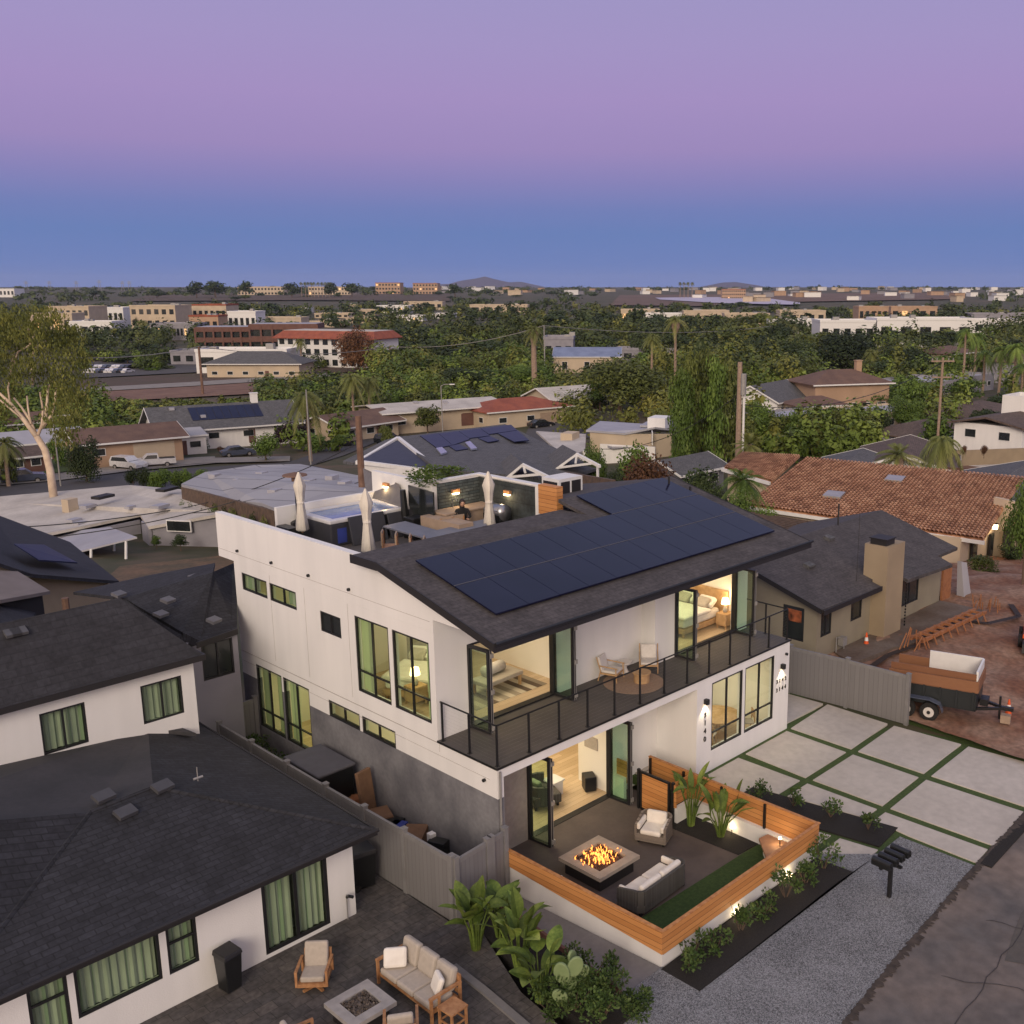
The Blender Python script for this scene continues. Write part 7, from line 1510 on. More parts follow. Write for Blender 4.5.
x4=[(545,680,290,320),(380,400,300,330),(815,965,370,410)]
wood(378,1030,300,470,130,6,13,6.6,WD,'',ex=x4,seed=4,leaves=300,ls=.55); wood(378,1030,300,470,70,5,10,6,WO,'',ex=x4,seed=25,leaves=260,ls=.55); wood(378,1030,300,470,40,5,9,5.5,WG,'',ex=x4,seed=26,leaves=260,ls=.55)
x5=[(810,880,150,300),(955,1030,215,260)]
wood(690,1030,215,300,60,4,9,4.8,WO,'',ex=x5,seed=5,leaves=380,ls=.38); wood(690,1030,215,300,55,4,8.5,4.8,WG,'',ex=x5,seed=27,leaves=380,ls=.38); wood(690,1030,215,300,30,5,11,5,WD,'',ex=x5,seed=28,leaves=380,ls=.38)
wood(-10,300,380,470,90,5,9,4.4,WD,'',seed=29,ls=.6); wood(-10,1030,430,1000,380,4,11,6,WD,'',leaves=80,ls=1.1,seed=6); wood(-10,1030,430,1000,200,4,8,5,WO,'',leaves=70,ls=1.0,seed=30)
x7=[(600,960,1000,2600),(130,450,1100,1650)]
wood(-10,1040,1100,3300,420,5,10,14,WD,'',leaves=45,ls=2.4,ex=x7,seed=7)
wood(742,874,117,134,40,3.4,5.6,1.7,WG,'',seed=9,leaves=190,ls=.3); wood(742,874,117,134,30,3.4,5.0,1.6,WO,'',seed=31,leaves=190,ls=.3)
x8=[(760,900,140,185),(895,925,128,140),(990,1030,128,160)]
wood(690,1030,128,215,50,2.5,6.5,2.1,WG,'',ex=x8,seed=8); wood(690,1030,128,215,40,2.5,6,2.1,WO,'',ex=x8,seed=32)
wood(250,345,150,186,26,2,4.6,1.8,WG,'',seed=34,leaves=160,ls=.3); wood(0,110,150,230,60,3,6,2.4,WG,'',seed=35); wood(560,690,150,230,50,3,7,2.4,WO,'',ex=[(575,665,180,195)],seed=36)
wood(-260,0,190,420,90,4,9,5,WD,'',seed=50,leaves=90,ls=.7); wood(-260,0,430,1100,90,5,10,8,WO,'',seed=51,leaves=60,ls=1.3); wood(-260,-10,100,190,30,3,6,3,WG,'',seed=53,leaves=120,ls=.5); wood(1030,1250,120,420,90,4,9,4,WD,'',seed=52,leaves=90,ls=.6)
# singled-out trees
tree(620,349,185,92,LO,'broad drooping pepper tree in the middle distance right of the pale gable','round','hi',seed=1); tree(600,372,196,34,LG,'lower left half of the pepper tree clump behind the cream gabled house','round','mid')
for i,(px,yt) in enumerate(((678,372),(690,345),(702,334),(714,350),(725,352),(733,372),(684,362),(708,344),(719,366))): tree(px,yt,118+ (i%3)*3,31,[LG,LO,LD][i%3],'tall slender cypress in the dense green row right of centre','column','mid','tall green cypress row',name='cypress')
tree(428,402,170,32,LO,'neat round-headed tree before the cream house with brown garage','round','mid',seed=2)
tree(645,447,80,74,'lf_rust','russet brown tree directly behind the solar roof ridge','bush','hi',seed=1); tree(594,430,100,34,LG,'small bright green tree beside the white vent box roof','bush','hi',seed=3); tree(632,436,98,40,LG,'yellow-green shrub in front of the white flat-roofed house','bush','mid')
tree(614,450,88,34,LD,'green shrub left of the russet tree','bush','hi')
tree(87,428,122,42,LD,'dense black-green tree between the lamp post and the peach garage','bush','hi',seed=2)
tree(60,432,128,22,LG,'light green tree behind the thin street lamp','round','mid'); tree(38,440,135,24,LG,'green tree behind the gum trunk','bush','mid'); tree(12,448,120,20,LO,'olive bush at the far left street end','bush','mid')
belt(9,128,205,112,118,468,466,14,20,[LG,LD],'low hedge bush along the street edge above the white roof','street hedge bushes','bush','mid')
tree(200,434,150,18,LG,'green garden bush before the porch of the solar-panelled house','bush','mid'); tree(266,430,140,30,LG,'bushy green tree with yellow fruit at the right of the porch','bush','mid',seed=0); tree(222,447,148,10,'lf_rust','orange-brown shrub by the blue car','bush','mid')
tree(232,396,172,24,LG,'tree behind the tall chimney of the solar-panelled house','round','mid'); tree(285,400,165,44,LG,'spreading light green tree behind the single tall palm','round','mid',seed=3); tree(292,415,155,34,'lf_purp','plum-coloured bushy tree at the foot of the tall palm','bush','mid'); tree(318,432,150,30,LG,'green hedge plant beside the plum tree','bush','mid')
tree(340,430,150,18,LG,'small street tree by the dark parked car','round','mid'); tree(388,422,150,18,LO,'small olive street tree behind the utility pole','round','mid')
tree(358,318,300,46,'lf_rust','large russet pine in front of the white arcade building','bush','hi',seed=2); tree(298,358,290,36,LD,'dark round tree right of the cream pavilion','bush','mid')
tree(842,328,262,88,LD,'widest dark pine with a broad rounded canopy above the peach house','bush','hi',seed=1); tree(903,336,250,56,LD,'second broad dark pine right of the widest one','bush','hi',seed=2); tree(803,332,268,46,LD,'smaller dark pine at the left of the widest one','bush','hi',seed=3)
tree(912,372,160,34,LG,'round bright green tree behind the crossarm pole','round','mid',seed=1); tree(905,392,140,42,LG,'bushy pale green tree below the round one','round','hi',seed=2); tree(935,410,120,50,LG,'low spreading green bush beside the bent palm','bush','mid',seed=1)
tree(880,405,128,22,LD,'dark tall hedge tree left of the pale green tree','bush','mid')
tree(1022,462,52,44,LG,'leafy branch of a tree at the right edge above the cream gable wall','round','hi',seed=1,trunk='bark'); 
tree(980,563,57,34,LO,'dry grey-green bush beside the cream wall of the tile house','bush','mid',seed=1); tree(1012,540,63,34,LD,'clipped dark hedge under the shutter window','bush','mid',seed=2)
for px,yt,w,wp,lb in ((735,478,62,48,'green shrub between the solar roof and the tile house'),(762,487,60,36,'second green shrub beside the pergola'),(712,472,68,44,'dark shrub behind the solar roof ridge'),(700,462,85,50,'dark tree right of the small shed')): tree(px,yt,w,wp,LD if 'dark' in lb else LG,lb,'bush','hi' if w<70 else 'mid')
tree(20,535,80,28,LG,'yellow-green shrubs beside the patio cover of the white-roofed ranch','bush','mid'); tree(45,543,78,16,LG,'small shrub by the pale patio cover','bush','mid')
tree(157,534,82,12,LG,'thin small tree against the grey wall of the ranch','round','mid',zoff=0); tree(181,533,81,18,LD,'dark bushy tree right of the thin one against the ranch wall','round','mid')
for px in (950,963,984): tree(px,448,99,9,'lf_rust','small round russet shrub on the red terrace at the right','bush','mid','russet shrubs on the terrace',base=rp(px,455.5,101)-Vector((0,0,.1)))
for i in range(9):
    px=188+i*9.6; w=90.5-i*2.0; tree(px,489.5+(px-181)*.258,w,15,[LG,LD,LO][i%3],'green shrub growing below the left edge of the bluish grey roof','bush','mid','shrubs below the bluish grey roof')
# street side plant spikes
# ---- gum tree ----
gb=tw(52,104); gt=thing('gum_tree','tall pale-trunked gum tree with an open olive crown at the left','tree',tuple(gb))
def gp(px,py,w=104): return bw(px,py,w)-gb
br=[[(54,500),(50,470),(45,450),(37,437)],[(37,437),(24,420),(10,403),(-6,388)],[(37,437),(30,420),(22,408),(14,398)],[(37,437),(42,425),(43,410),(40,392)],[(42,428),(52,415),(55,402),(56,388)],[(45,424),(47,405),(48,388),(54,380)],[(31,424),(28,408),(27,396)],[(10,403),(8,388),(11,372),(18,352),(30,345),(36,330)],[(33,385),(31,360),(35,348),(48,340)],[(24,420),(14,412),(0,400)],[(11,372),(14,352),(22,342)],[(30,345),(28,325),(33,315)],[(-6,388),(-10,360),(0,340)]]
m=MB()
for i,b_ in enumerate(br):
    r0_=.40 if i==0 else (.28 if i==1 else .18 if i<6 else .10); k=len(b_)-1; off=rnd.uniform(-1.5,1.5) if i>1 else 0
    m.tube([gp(x,y,104+(off*j/k)) for j,(x,y) in enumerate(b_)],[max(.09,r0_*(1-(.25 if i==0 else .65)*j/k)) for j in range(k+1)],9)
build(m,'trunk',M['barkp'],gt,smooth_=True)
r=random.Random(11); mb=MB()
cl=[(15,335,1.9),(30,328,2.2),(48,332,2.3),(62,345,2.4),(70,362,2.5),(74,382,2.4),(66,400,2.3),(60,420,2.0),(78,400,1.6),(45,350,2.2),(20,350,2.0),(2,330,2.4),(-5,350,2.4),(2,370,2.0),(18,375,1.6),(50,372,2.0),(60,388,2.0),(36,318,1.8),(52,318,1.6),(70,335,1.5),(80,360,1.4),(10,318,1.8),(-12,335,2.5),(76,420,1.5),(66,438,1.5),(30,365,1.3),(12,392,1.2),(-4,410,1.6)]
for (x,y,s) in cl:
    c0=gp(x,y,104+r.uniform(-3,3))
    for _ in range(int(230*s)):
        d=Vector((r.gauss(0,1),r.gauss(0,1),r.gauss(0,1))).normalized()*r.random()**.5*s; d.z*=.85; c=c0+d; u=Vector((r.uniform(-.5,.5),r.uniform(-.5,.5),-1)).normalized(); v=u.orthogonal().normalized(); v=(v*math.cos(r.random()*6)+u.cross(v)*math.sin(r.random()*6)); s_=r.uniform(.10,.24); mb.poly([c-u*s_,c+v*s_*.4,c+u*s_,c-v*s_*.4])
build(mb,'crown',M['lf_gum'],gt)
# ---- palms ----
def frondmesh(nf,seed,droop=1.0,len_=1.0,fan=False):
    r=random.Random(seed); m=MB()
    for i in range(nf):
        a=2*PI*i/nf*2.618+r.uniform(-.2,.2); el=r.uniform(-.7,1.25); d=Vector((math.cos(a),math.sin(a),0)); side=Vector((-d.y,d.x,0)); L=len_*r.uniform(.8,1.1); P=[]; k=9
        for j in range(k+1):
            t=j/k; P.append(d*(L*t*math.cos(el)*(1-.12*t*t))+Vector((0,0,L*(t*math.sin(el)-droop*.75*t*t))))
        for j in range(k):
            w=.17*L*math.sin(PI*min(1,(j+.6)/(k)))**.7; 
            for s in (-1,1):
                for q in (0,.5):
                    a0=P[j].lerp(P[j+1],q); a1=P[j].lerp(P[j+1],q+.46); tip=a0.lerp(a1,.5)+side*s*w+(P[j+1]-P[j])*1.0-Vector((0,0,w*.55)); m.poly([a0,a1,tip])
    return m
PMs={}
def palm(px,ytop,w,label,crown=2.6,tr=.22,group=None,droop=1.0,nf=40,base=None,skirt=False,mt='lf_palm'):
    p=base if base is not None else tw(px,w); H_=zat(ytop,w)-p.z-crown*.5; t=thing('palm_tree',label,'palm tree',tuple(p),rnd.uniform(0,6),group)
    m=MB(); m.tube([(0,0,-1),(0,0,.3),(.1,0,H_*.5),(0,.05,H_)],[tr*1.4,tr*1.15,tr,tr*.85],9); build(m,'trunk',M['palmb'],t)
    key=(nf,droop,mt)
    if key not in PMs: q=frondmesh(nf,3,droop,1.0); me=bpy.data.meshes.new('crown'); me.from_pydata(q.v,[],q.f); me.materials.append(M[mt]); PMs[key]=me
    o=bpy.data.objects.new('crown',PMs[key]); COL.objects.link(o); o.parent=t; o.location=(0,.05,H_); o.scale=(crown,)*3
    if skirt:
        m=MB(); m.lathe((0,0,H_-crown*.9),[(tr*1.2,0),(crown*.28,crown*.35),(crown*.34,crown*.7),(.1,crown*.9)],12); build(m,'dead_frond_skirt',M['palmb'],t)
    return t
palm(311,382,140,'tall single palm with hanging fronds by the street, left of centre',3.6,.22,droop=1.25)
palm(355,368,176,'left palm of the yellow-green pair behind the small street trees',3.2,.2); palm(371,372,182,'right palm of the yellow-green pair behind the small street trees',3.0,.2)
t=palm(535,322,235,'stout palm with a shaggy short head beside the thin pole',3.2,.62,skirt=True)
palm(675,312,240,'tall palm with an orange-tinged head right of the warehouse',3.4,.3,skirt=True); palm(652,330,235,'shorter palm just left of the tall orange-tinged one',3.0,.25)
for px,yt,w,lb in ((962,318,215,'tallest palm of the right hand group'),(973,322,222,'thin palm just right of the tallest in the right hand group'),(982,340,200,'palm with a pale trunk in the middle of the right hand group'),(998,335,195,'palm with drooping head right of the middle one'),(1012,332,190,'palm near the right edge with a dense head'),(1020,352,180,'shaggy short-headed palm at the right edge'),(940,345,230,'palm left of the tallest in the right hand group')): palm(px,yt+6,w,lb,3.2,.24,droop=1.1,mt=LG)
palm(870,346,250,'small palm before the umbrella pines, above the peach house chimney',3.0,.2); palm(748,432,96,'spiky agave-like palm beside the tall brown utility pole',1.9,.3,droop=.4,nf=34)
palm(740,462,66,'small fan palm just above the left corner of the tile roof',1.9,.16,droop=.7,mt=LG,nf=52); palm(896,438,84,'stout palm with pale hanging trunk behind the tile roof',2.4,.42,droop=.7); palm(938,423,88,'bent feathery palm with a knotted trunk behind the tile roof',2.8,.22,droop=1.4)
palm(793,322,420,'slim palm at the left end of the white office block',3.4,.25); palm(783,318,430,'slim palm left of the office block palm',3.4,.25); palm(195,340,340,'palm at the left corner of the terracotta offices',3.2,.3); palm(302,336,300,'palm between terracotta office and white arcade',2.6,.3)
palm(9,430,118,'low palm at the left edge under the gum tree',2.6,.2); palm(144,318,500,'far palm before the cream warehouse',4.5,.4); palm(225,312,520,'far palm left of the terracotta office roofline',4.5,.4)
for i in range(14): palm(302+i*3.3+rnd.uniform(-1,1) if i<10 else 640+i*4,281.5,1500,'tiny palm in the row on the skyline',4,.4,'skyline palm row')
# ---- broad-leaved foreground plants ----
def bigleaf(L_,W_,bend,seed=0,fold=.25):
    m=MB(); k=9; R_=[]
    for j in range(k+1):
        t=j/k; ww=W_*.5*(math.sin(PI*min(.995,t**.8*.97+.02))**.75); x=L_*t*math.cos(bend*t); z=-L_*t*math.sin(bend*t)*.9
        R_.append((Vector((x,-ww,z+ww*fold)),Vector((x,0,z)),Vector((x,ww,z+ww*fold))))
    for a,b in zip(R_,R_[1:]):
        m.poly([a[0],a[1],b[1],b[0]]); m.poly([a[1],a[2],b[2],b[1]])
    return m
def leafplant(loc,n,h,label,L_=.75,W_=.26,spread=.5,mt='lf_big',name='banana_plant',seed=1,group=None):
    r=random.Random(seed); t=thing(name,label,'plant',loc,0,group); 
    for i in range(n):
        a=i*2.4+r.uniform(-.3,.3); lean=r.uniform(.15,1)*spread; hh=h*r.uniform(.45,1); s=MB(); base=Vector((.08*math.cos(a),.08*math.sin(a),0)); top=base+Vector((math.cos(a)*hh*lean,math.sin(a)*hh*lean,hh)); mid=base.lerp(top,.5)-Vector((math.cos(a),math.sin(a),0))*hh*lean*.2
        s.tube([base,mid,top],[.03,.022,.014],5); st=build(s,'stem',M['lf_big'],t)
        lf=bigleaf(L_*r.uniform(.7,1.15),W_*r.uniform(.8,1.2),r.uniform(.05,.7),fold=r.uniform(.1,.4)); pitch=r.uniform(-1.5,-.45)
        Mx=Matrix.Translation(top)@Matrix.Rotation(a+r.uniform(-.4,.4),4,'Z')@Matrix.Rotation(pitch,4,'Y')@Matrix.Rotation(r.uniform(-.5,.5),4,'X')
        q=MB(); q.add(lf,Mx); build(q,'leaf',M[mt],t,smooth_=True)
    return t
for i,(px,py,h,n,lb) in enumerate(((476,948,1.15,20,'tall broad-leaved banana plant beside the end of the grey fence'),(520,972,1.25,22,'tall broad-leaved banana plant in the middle of the bed by the walkway'),(540,1000,1.05,15,'broad-leaved banana plant just left of the cactus'),(500,935,.95,12,'smaller banana plant with one browning leaf behind the first two'))):
    p=bz(px,py,.02); leafplant((p.x,p.y,0),n,h,lb,.62,.32,.42,seed=i+3)
leafplant((6.1,-1.25,-.38),14,1.25,'banana plant with upright leaves nearer the patio gate',.7,.2,.35,seed=21); leafplant((6.2,-2.25,-.38),16,1.1,'banana plant with spreading leaves left of the lit bench',.75,.22,.6,seed=22)
# cactus
p=bz(570,1012,.02); t=thing('prickly_pear','pale green prickly pear cactus with flat round pads','cactus',(p.x,p.y,0)); t.scale=(1.12,)*3
for i,(x,y,z,s,a,b_) in enumerate(((0,0,.25,.2,.3,0),(.05,.05,.58,.21,.5,.2),(-.1,.1,.85,.22,-.2,-.1),(.1,-.05,.95,.21,.2,.3),(.3,0,.7,.18,.1,.9),(.22,.15,1.0,.15,1.0,-.5),(.35,.05,.35,.2,.4,1.2),(-.25,0,.5,.17,.2,-.8))):
    m=MB(); k=14; f=[]; bk=[]
    Mx=Matrix.Translation((x,y,z))@Matrix.Rotation(-YAW+a,4,'Z')@Matrix.Rotation(b_,4,'Y'); m2=MB()
    m2.prism([(s*.72*math.cos(q*2*PI/k),s*math.sin(q*2*PI/k)) for q in range(k)],-.03,.03); Rx=Matrix.Rotation(R(90),4,'X'); m.add(m2,Mx@Rx); build(m,'pad',M['lf_cact'],t,bevel=.02)
# low leafy shrubs
def lowshrub(loc,sx,h,label,mt='lf_row',n=420,ls=.06,group=None,seed=1,name='shrub'):
    r=random.Random(seed); t=thing(name,label,'shrub',loc,0,group); m=MB()
    for i in range(6):
        a=r.uniform(0,6.28); e=Vector((math.cos(a)*sx*.35,math.sin(a)*sx*.35,h*r.uniform(.6,1))); m.tube([(0,0,0),e*.5+Vector((0,0,.02)),e],[.012,.009,.004],4)
    build(m,'stems',M['bark'],t); m=MB()
    cs=[(Vector((math.cos(a)*q*sx*.45,math.sin(a)*q*sx*.45,h*r.uniform(.35,.95))),r.uniform(.12,.22)*max(sx,h)) for a,q in [(r.uniform(0,6.28),r.random()**.6) for _ in range(9)]]
    for i in range(n):
        c0,s=r.choice(cs); d=Vector((r.gauss(0,1),r.gauss(0,1),r.gauss(0,1))).normalized()*s*r.random()**.4; c=c0+d; u=(d.normalized()+Vector((r.uniform(-.7,.7),r.uniform(-.7,.7),r.uniform(.0,.8)))).normalized(); v=u.orthogonal().normalized(); v=v*math.cos(r.random()*6)+u.cross(v)*math.sin(r.random()*6); l=ls*r.uniform(.7,1.4); m.poly([c,c+u*l*.5+v*l*.3,c+u*l,c+u*l*.5-v*l*.3])
    build(m,'foliage',M[mt],t); return t
for i,(px,py,s,h,lb) in enumerate(((590,985,1.1,.85,'dense green shrub right of the cactus, upper one'),(575,1010,1.1,.8,'dense green shrub at the bottom edge below the cactus'),(610,1005,1.0,.75,'dense green shrub beside the gravel, bottom edge'),(632,1018,.9,.7,'dense green shrub at the right end of the bed, bottom edge'),(552,1015,.9,.6,'low green shrub under the cactus pads'),(600,1022,1.0,.7,'leafy shrub cut by the bottom edge between its neighbours'))):
    p=bz(px,py,.02); lowshrub((p.x,p.y,0),s,h,lb,'lf_row',900,.075,seed=i)
rows=['nearest the fence corner','second from the fence corner','third from the fence corner','fourth from the fence corner, before the lit lamp','fifth from the fence corner, right of the lit lamp','sixth from the fence corner','last in the row, at the right fence corner']
for i,x in enumerate((.85,1.75,2.7,3.6,4.6,5.5,6.4)): lowshrub((x,-5.5,-.22),.75,.55 if i%2 else .8,'spiky front bed shrub, '+rows[i],'lf_row',330,.09,'border shrubs in the front mulch bed',seed=30+i)
rows=['nearest the house','second from the house','third from the house','fourth from the house, farthest from it']
for i,(x,y) in enumerate(((8.3,-2.1),(8.6,-3.1),(8.85,-4.2),(9.05,-5.3))): lowshrub((x,y,gy(y)+.02),.6,.5,'small driveway strip shrub, '+rows[i],'lf_row',260,.08,'shrubs in the driveway mulch strip',seed=40+i)
for i,(px,py) in enumerate(((250,742),(262,752),(285,766),(276,758))):
    p=bx(px,py,-.4); lowshrub((-.55,p.y,0),.7,.6,'dark shrub in the side yard under the big lower windows','lf_row',300,.08,'dark side yard shrubs',seed=50+i)
p=bx(245,742,-.4); 
pb=Vector((6.6,11.8,7.9)); hs_=lowshrub((6.75,11.0,8.05),2.6,.7,'row of bright green foliage above the terrace wall, behind the slate cladding','lf_green',1400,.13,seed=60,name='hedge_planter'); hs_.scale=(1,1,.5)
t=thing('planter_trough','white planter trough behind the terrace wall holding bright green foliage','planter',(6.9,11.1,6.3)); m=MB(); m.box(-.6,-.6,0,1.2,1.0,1.35); build(m,'trough',M['white'],t); m=MB(); m.box(-.5,-.5,1.35,1.1,.9,1.38); build(m,'soil',M['soil'],t)
# turf fuzz in patio
# =================== CARS ===================
def car(loc,rz,paint,label,kind='sedan',sc=1,group=None):
    t=thing({'sedan':'parked_car','suv':'parked_suv','pickup':'pickup_truck'}[kind],label,'car' if kind!='pickup' else 'truck',loc,rz,group); t.scale=(sc,)*3
    if kind=='sedan': prof=[(-2.3,.35),(-2.3,.85),(-1.7,.98),(-1.1,1.42),(.35,1.45),(1.05,1.0),(2.1,.82),(2.3,.6),(2.3,.35)]; gl=[(-1.55,.99),(-1.05,1.36),(.32,1.39),(.92,1.0)]
    elif kind=='suv': prof=[(-2.3,.4),(-2.35,1.05),(-2.1,1.68),(.3,1.72),(1.0,1.15),(2.2,1.0),(2.35,.7),(2.35,.4)]; gl=[(-2.05,1.12),(-1.9,1.6),(.25,1.64),(.85,1.15)]
    else: prof=[(-2.8,.45),(-2.8,1.1),(-.75,1.12),(-.7,1.72),(.6,1.74),(1.2,1.2),(2.6,1.08),(2.75,.75),(2.75,.45)]; gl=[(-.6,1.18),(-.58,1.64),(.55,1.66),(1.05,1.2)]
    W2=.9; m=MB(); n=len(prof)
    def wd(z): return W2 if z<1.05 else W2*(1-.18*(z-1.05)/.7)
    for s in (-1,1): m.poly([(x,s*wd(z),z) for x,z in (prof if s<0 else prof[::-1])])
    for i in range(n):
        a,b=prof[i],prof[(i+1)%n]; m.poly([(a[0],-wd(a[1]),a[1]),(a[0],wd(a[1]),a[1]),(b[0],wd(b[1]),b[1]),(b[0],-wd(b[1]),b[1])])
    build(m,'body',M[paint],t,bevel=.05)
    if kind=='pickup': m=MB(); m.box(-2.7,-.75,1.13,-.85,.75,1.14); build(m,'load_bed',M['black'],t)
    m=MB()
    for s in (-1,1): m.poly([(x,s*(wd(z)+.012),z) for x,z in (gl if s<0 else gl[::-1])])
    a,b=gl[2],gl[3]; k=1.05; m.poly([(a[0]+.09,-.66,a[1]-.02),(a[0]+.09,.66,a[1]-.02),(b[0]+.16,.78,b[1]),(b[0]+.16,-.78,b[1])]); a,b=gl[1],gl[0]; m.poly([(a[0]-.1,-.66,a[1]-.02),(a[0]-.1,.66,a[1]-.02),(b[0]-.14,.76,b[1]),(b[0]-.14,-.76,b[1])]); build(m,'windows',M['dglass'],t)
    for x in ((-1.4,1.4) if kind!='pickup' else (-1.7,1.75)):
        for s in (-1,1): w=MB(); w.tube([(x,s*.72,.34),(x,s*.93,.34)],.34,14); wo=build(w,'wheel',M['tyre'],t); r_=MB(); r_.tube([(x,s*.9,.34),(x,s*.945,.34)],.2,10); build(r_,'rim',M['metalg'],wo)
    f=prof[-2][0]
    for s in (-1,1): m=MB(); m.box(f-.12,s*.62-.16,.66,f+.02,s*.62+.16,.8); build(m,'headlight',M['rim'],t)
    for s in (-1,1): m=MB(); m.box(prof[0][0]-.02,s*.7-.12,.75,prof[0][0]+.1,s*.7+.12,.95); build(m,'tail_light',M['redwood'],t)
    return t
CA=-PI/2
p=tw(129,133); car(p+Vector((0,0,.1)),R(-70),'carw','white suv parked on the peach garage drive','suv'); p=tw(153,135); car(p+Vector((0,0,.1)),R(160),'carw','white pickup truck beside the white suv','pickup')
p=tw(238,146); car(p,R(-15),'carb','blue-grey sedan parked on the street before the solar-panelled house'); p=tw(541,178); car(p,R(-12),'card','dark sedan parked before the red-roofed house')
p=tw(345,158); car(p,R(60),'card','dark car parked beside the small street trees'); p=tw(389,160); car(p,R(10),'card','dark suv parked before the gabled house behind the utility pole','suv')
p=bt(24,483); car(p,R(-15),'carb','blue and white van seen over the ranch roof at the left','suv')
k=0
for r_ in range(2):
    for i in range(9):
        px=92+i*4.4+r_*2; w=296+r_*14; p=tw(px,w); c=car(p,V+R(80),['carw','card','carb','carw'][(i*3+r_)%4],'small car in the parking lot beyond the railway, left of centre','sedan',1,'cars in the parking lot beyond the railway')
# streets, railway
strip('neighbourhood_street',[(0,512),(100,498),(190,487),(290,472),(345,455),(400,432),(470,424)],[(0,485),(100,474),(190,468),(290,462),(335,446),(388,427),(470,420)],M['road'],.12,40,5)
strip('sidewalk',[(0,485),(60,480),(150,468),(200,463),(290,461)],[(0,477),(60,473),(150,461),(200,458),(290,456)],M['side'],.25,30,2)
strip('neighbourhood_street',[(520,447),(600,436)],[(530,424),(620,420)],M['road'],.12,16,4)
strip('driveway_pad',[(118,472),(215,463)],[(118,462),(215,456)],M['side'],.2,8,2)
strip('lawn',[(0,477),(60,472),(110,466)],[(0,460),(60,460),(110,458)],M['turf'],.2,10,3)
strip('railway_path',[(80,392),(190,386),(330,377)],[(80,388),(190,382),(330,373)],M['side'],.5,30,2)
strip('railway_strip',[(75,403),(190,397),(300,391),(420,383)],[(75,392),(190,386),(300,380),(420,374)],M['redsoil'],.35,30,3)
strip('railway_embankment',[(80,388),(190,382),(330,373),(480,366)],[(80,379),(190,374),(330,366),(480,360)],mat('dry_brush',(.08,.05,.035),(.06,.045,.025),.95,.1),.35,30,3)
strip('parking_lot',[(80,378),(200,372)],[(85,362),(200,358)],M['road'],.3,10,3)
strip('brown_field',[(610,305),(700,306),(780,302),(960,299)],[(620,295),(700,294.5),(800,293.5),(940,292.5)],mat('brown_field_soil',(.14,.085,.06),(.11,.07,.05),.95,.01),1.5,40,4)
strip('mesa_slope',[(130,301),(300,300),(450,301)],[(150,294),(300,293),(450,293)],mat('mesa_brush',(.06,.045,.025),(.09,.055,.035),.95,.01),1.5,30,3)
strip('lagoon',[(660,299.5),(720,303),(790,304.5),(800,304)],[(655,297.6),(700,297.0),(760,297.2),(800,302.5)],M['lagoon'],2.2,30,3)
# =================== POLES, WIRES ===================
def pole(px,ytop,w,label,r_=.16,arms=(),mt='pole',lean=0,base=None,cat='utility pole'):
    p=base if base is not None else tw(px,w); H_=zat(ytop,w)-p.z; t=thing('utility_pole' if cat=='utility pole' else 'street_lamp',label,cat,tuple(p),V); m=MB(); m.tube([(0,0,-1),(lean,0,H_)],[r_,r_*.75],8); build(m,'pole',M[mt],t)
    for z,l in arms:
        m=MB(); m.box(-l/2,-.08,H_-z-.08,l/2,.08,H_-z+.08); a=build(m,'crossarm',M[mt],t)
        for s in (-.9,-.5,.5,.9): m=MB(); m.tube([(l/2*s,0,H_-z+.08),(l/2*s,0,H_-z+.35)],.06,5); build(m,'insulator',M['metalg'],a)
    return t,p+Vector((0,0,H_))
P1_,a1=pole(737,360,100,'thick brown utility pole with a grey transformer right of the cypress row',.3,mt='palmb'); m=MB(); m.tube([(.35,-.2,zat(381,100)-P1_.location.z-1.1),(.35,-.2,zat(381,100)-P1_.location.z+.9)],.28,10); build(m,'transformer',M['metalg'],P1_); m=MB(); m.tube([(.45,0,-1),(.45,0,zat(388,100)-P1_.location.z)],.12,8); build(m,'conduit',M['trim'],P1_)
P2_,a2=pole(366,412,78,'red-brown utility pole standing behind the terrace television wall',.3)
P3_,a3=pole(936,356,118,'utility pole with two long crossarms behind the bent palm',.18,((.4,2.6),(2.2,2.2)),mt='palmb')
P4_,a4=pole(203,346,235,'wooden pole beside the railway strip',.32); P5_,a5=pole(770,326,380,'slim grey pole in the trees left of the pines',.3); P6_,a6=pole(391,346,300,'thin pole right of the white arcade building',.25); P7_,a7=pole(545,325,260,'thin lit pole beside the shaggy stout palm',.18,mt='metalg')
P8_,a8=pole(311,388,137,'pale thin pole inside the tall single palm',.12,mt='metalg')
def lampost(px,ytop,w,label,base=None):
    t,a=pole(px,ytop,w,label,.1,mt='metalg',cat='street lamp',base=base); z=a.z-t.location.z; m=MB(); m.tube([(0,0,z),(.5,0,z+.25),(1.5,0,z+.3)],.06,6); build(m,'arm',M['metalg'],t); m=MB(); m.cbox((1.8,0,z+.28),(.8,.3,.14)); build(m,'lamp_head',M['trim'],t)
lampost(61,416,118,'curved street lamp right of the gum tree trunk'); lampost(443,385,165,'street lamp standing before the cream house with brown garage')
def wire(a,b,sag,label,r_=.03,n=14):
    a,b=Vector(a),Vector(b); m=MB(); m.tube([a.lerp(b,i/n)-Vector((0,0,sag*4*(i/n)*(1-i/n))) for i in range(n+1)],r_,4); tag(build(m,'overhead_wire',M['metalg' if r_>.06 else 'black']),label,'wire')
wire(a4,a6,2,'long pale wire from the railway pole to the thin pole by the arcade',.1); wire(a6,a7,2,'long pale wire from the arcade pole to the pole by the stout palm',.1); wire(a7,a5,2,'long pale wire across the trees from the stout palm to the slim grey pole',.1); wire(bw(60,357,200),a4,1,'pale wire from behind the gum tree to the railway pole',.1)
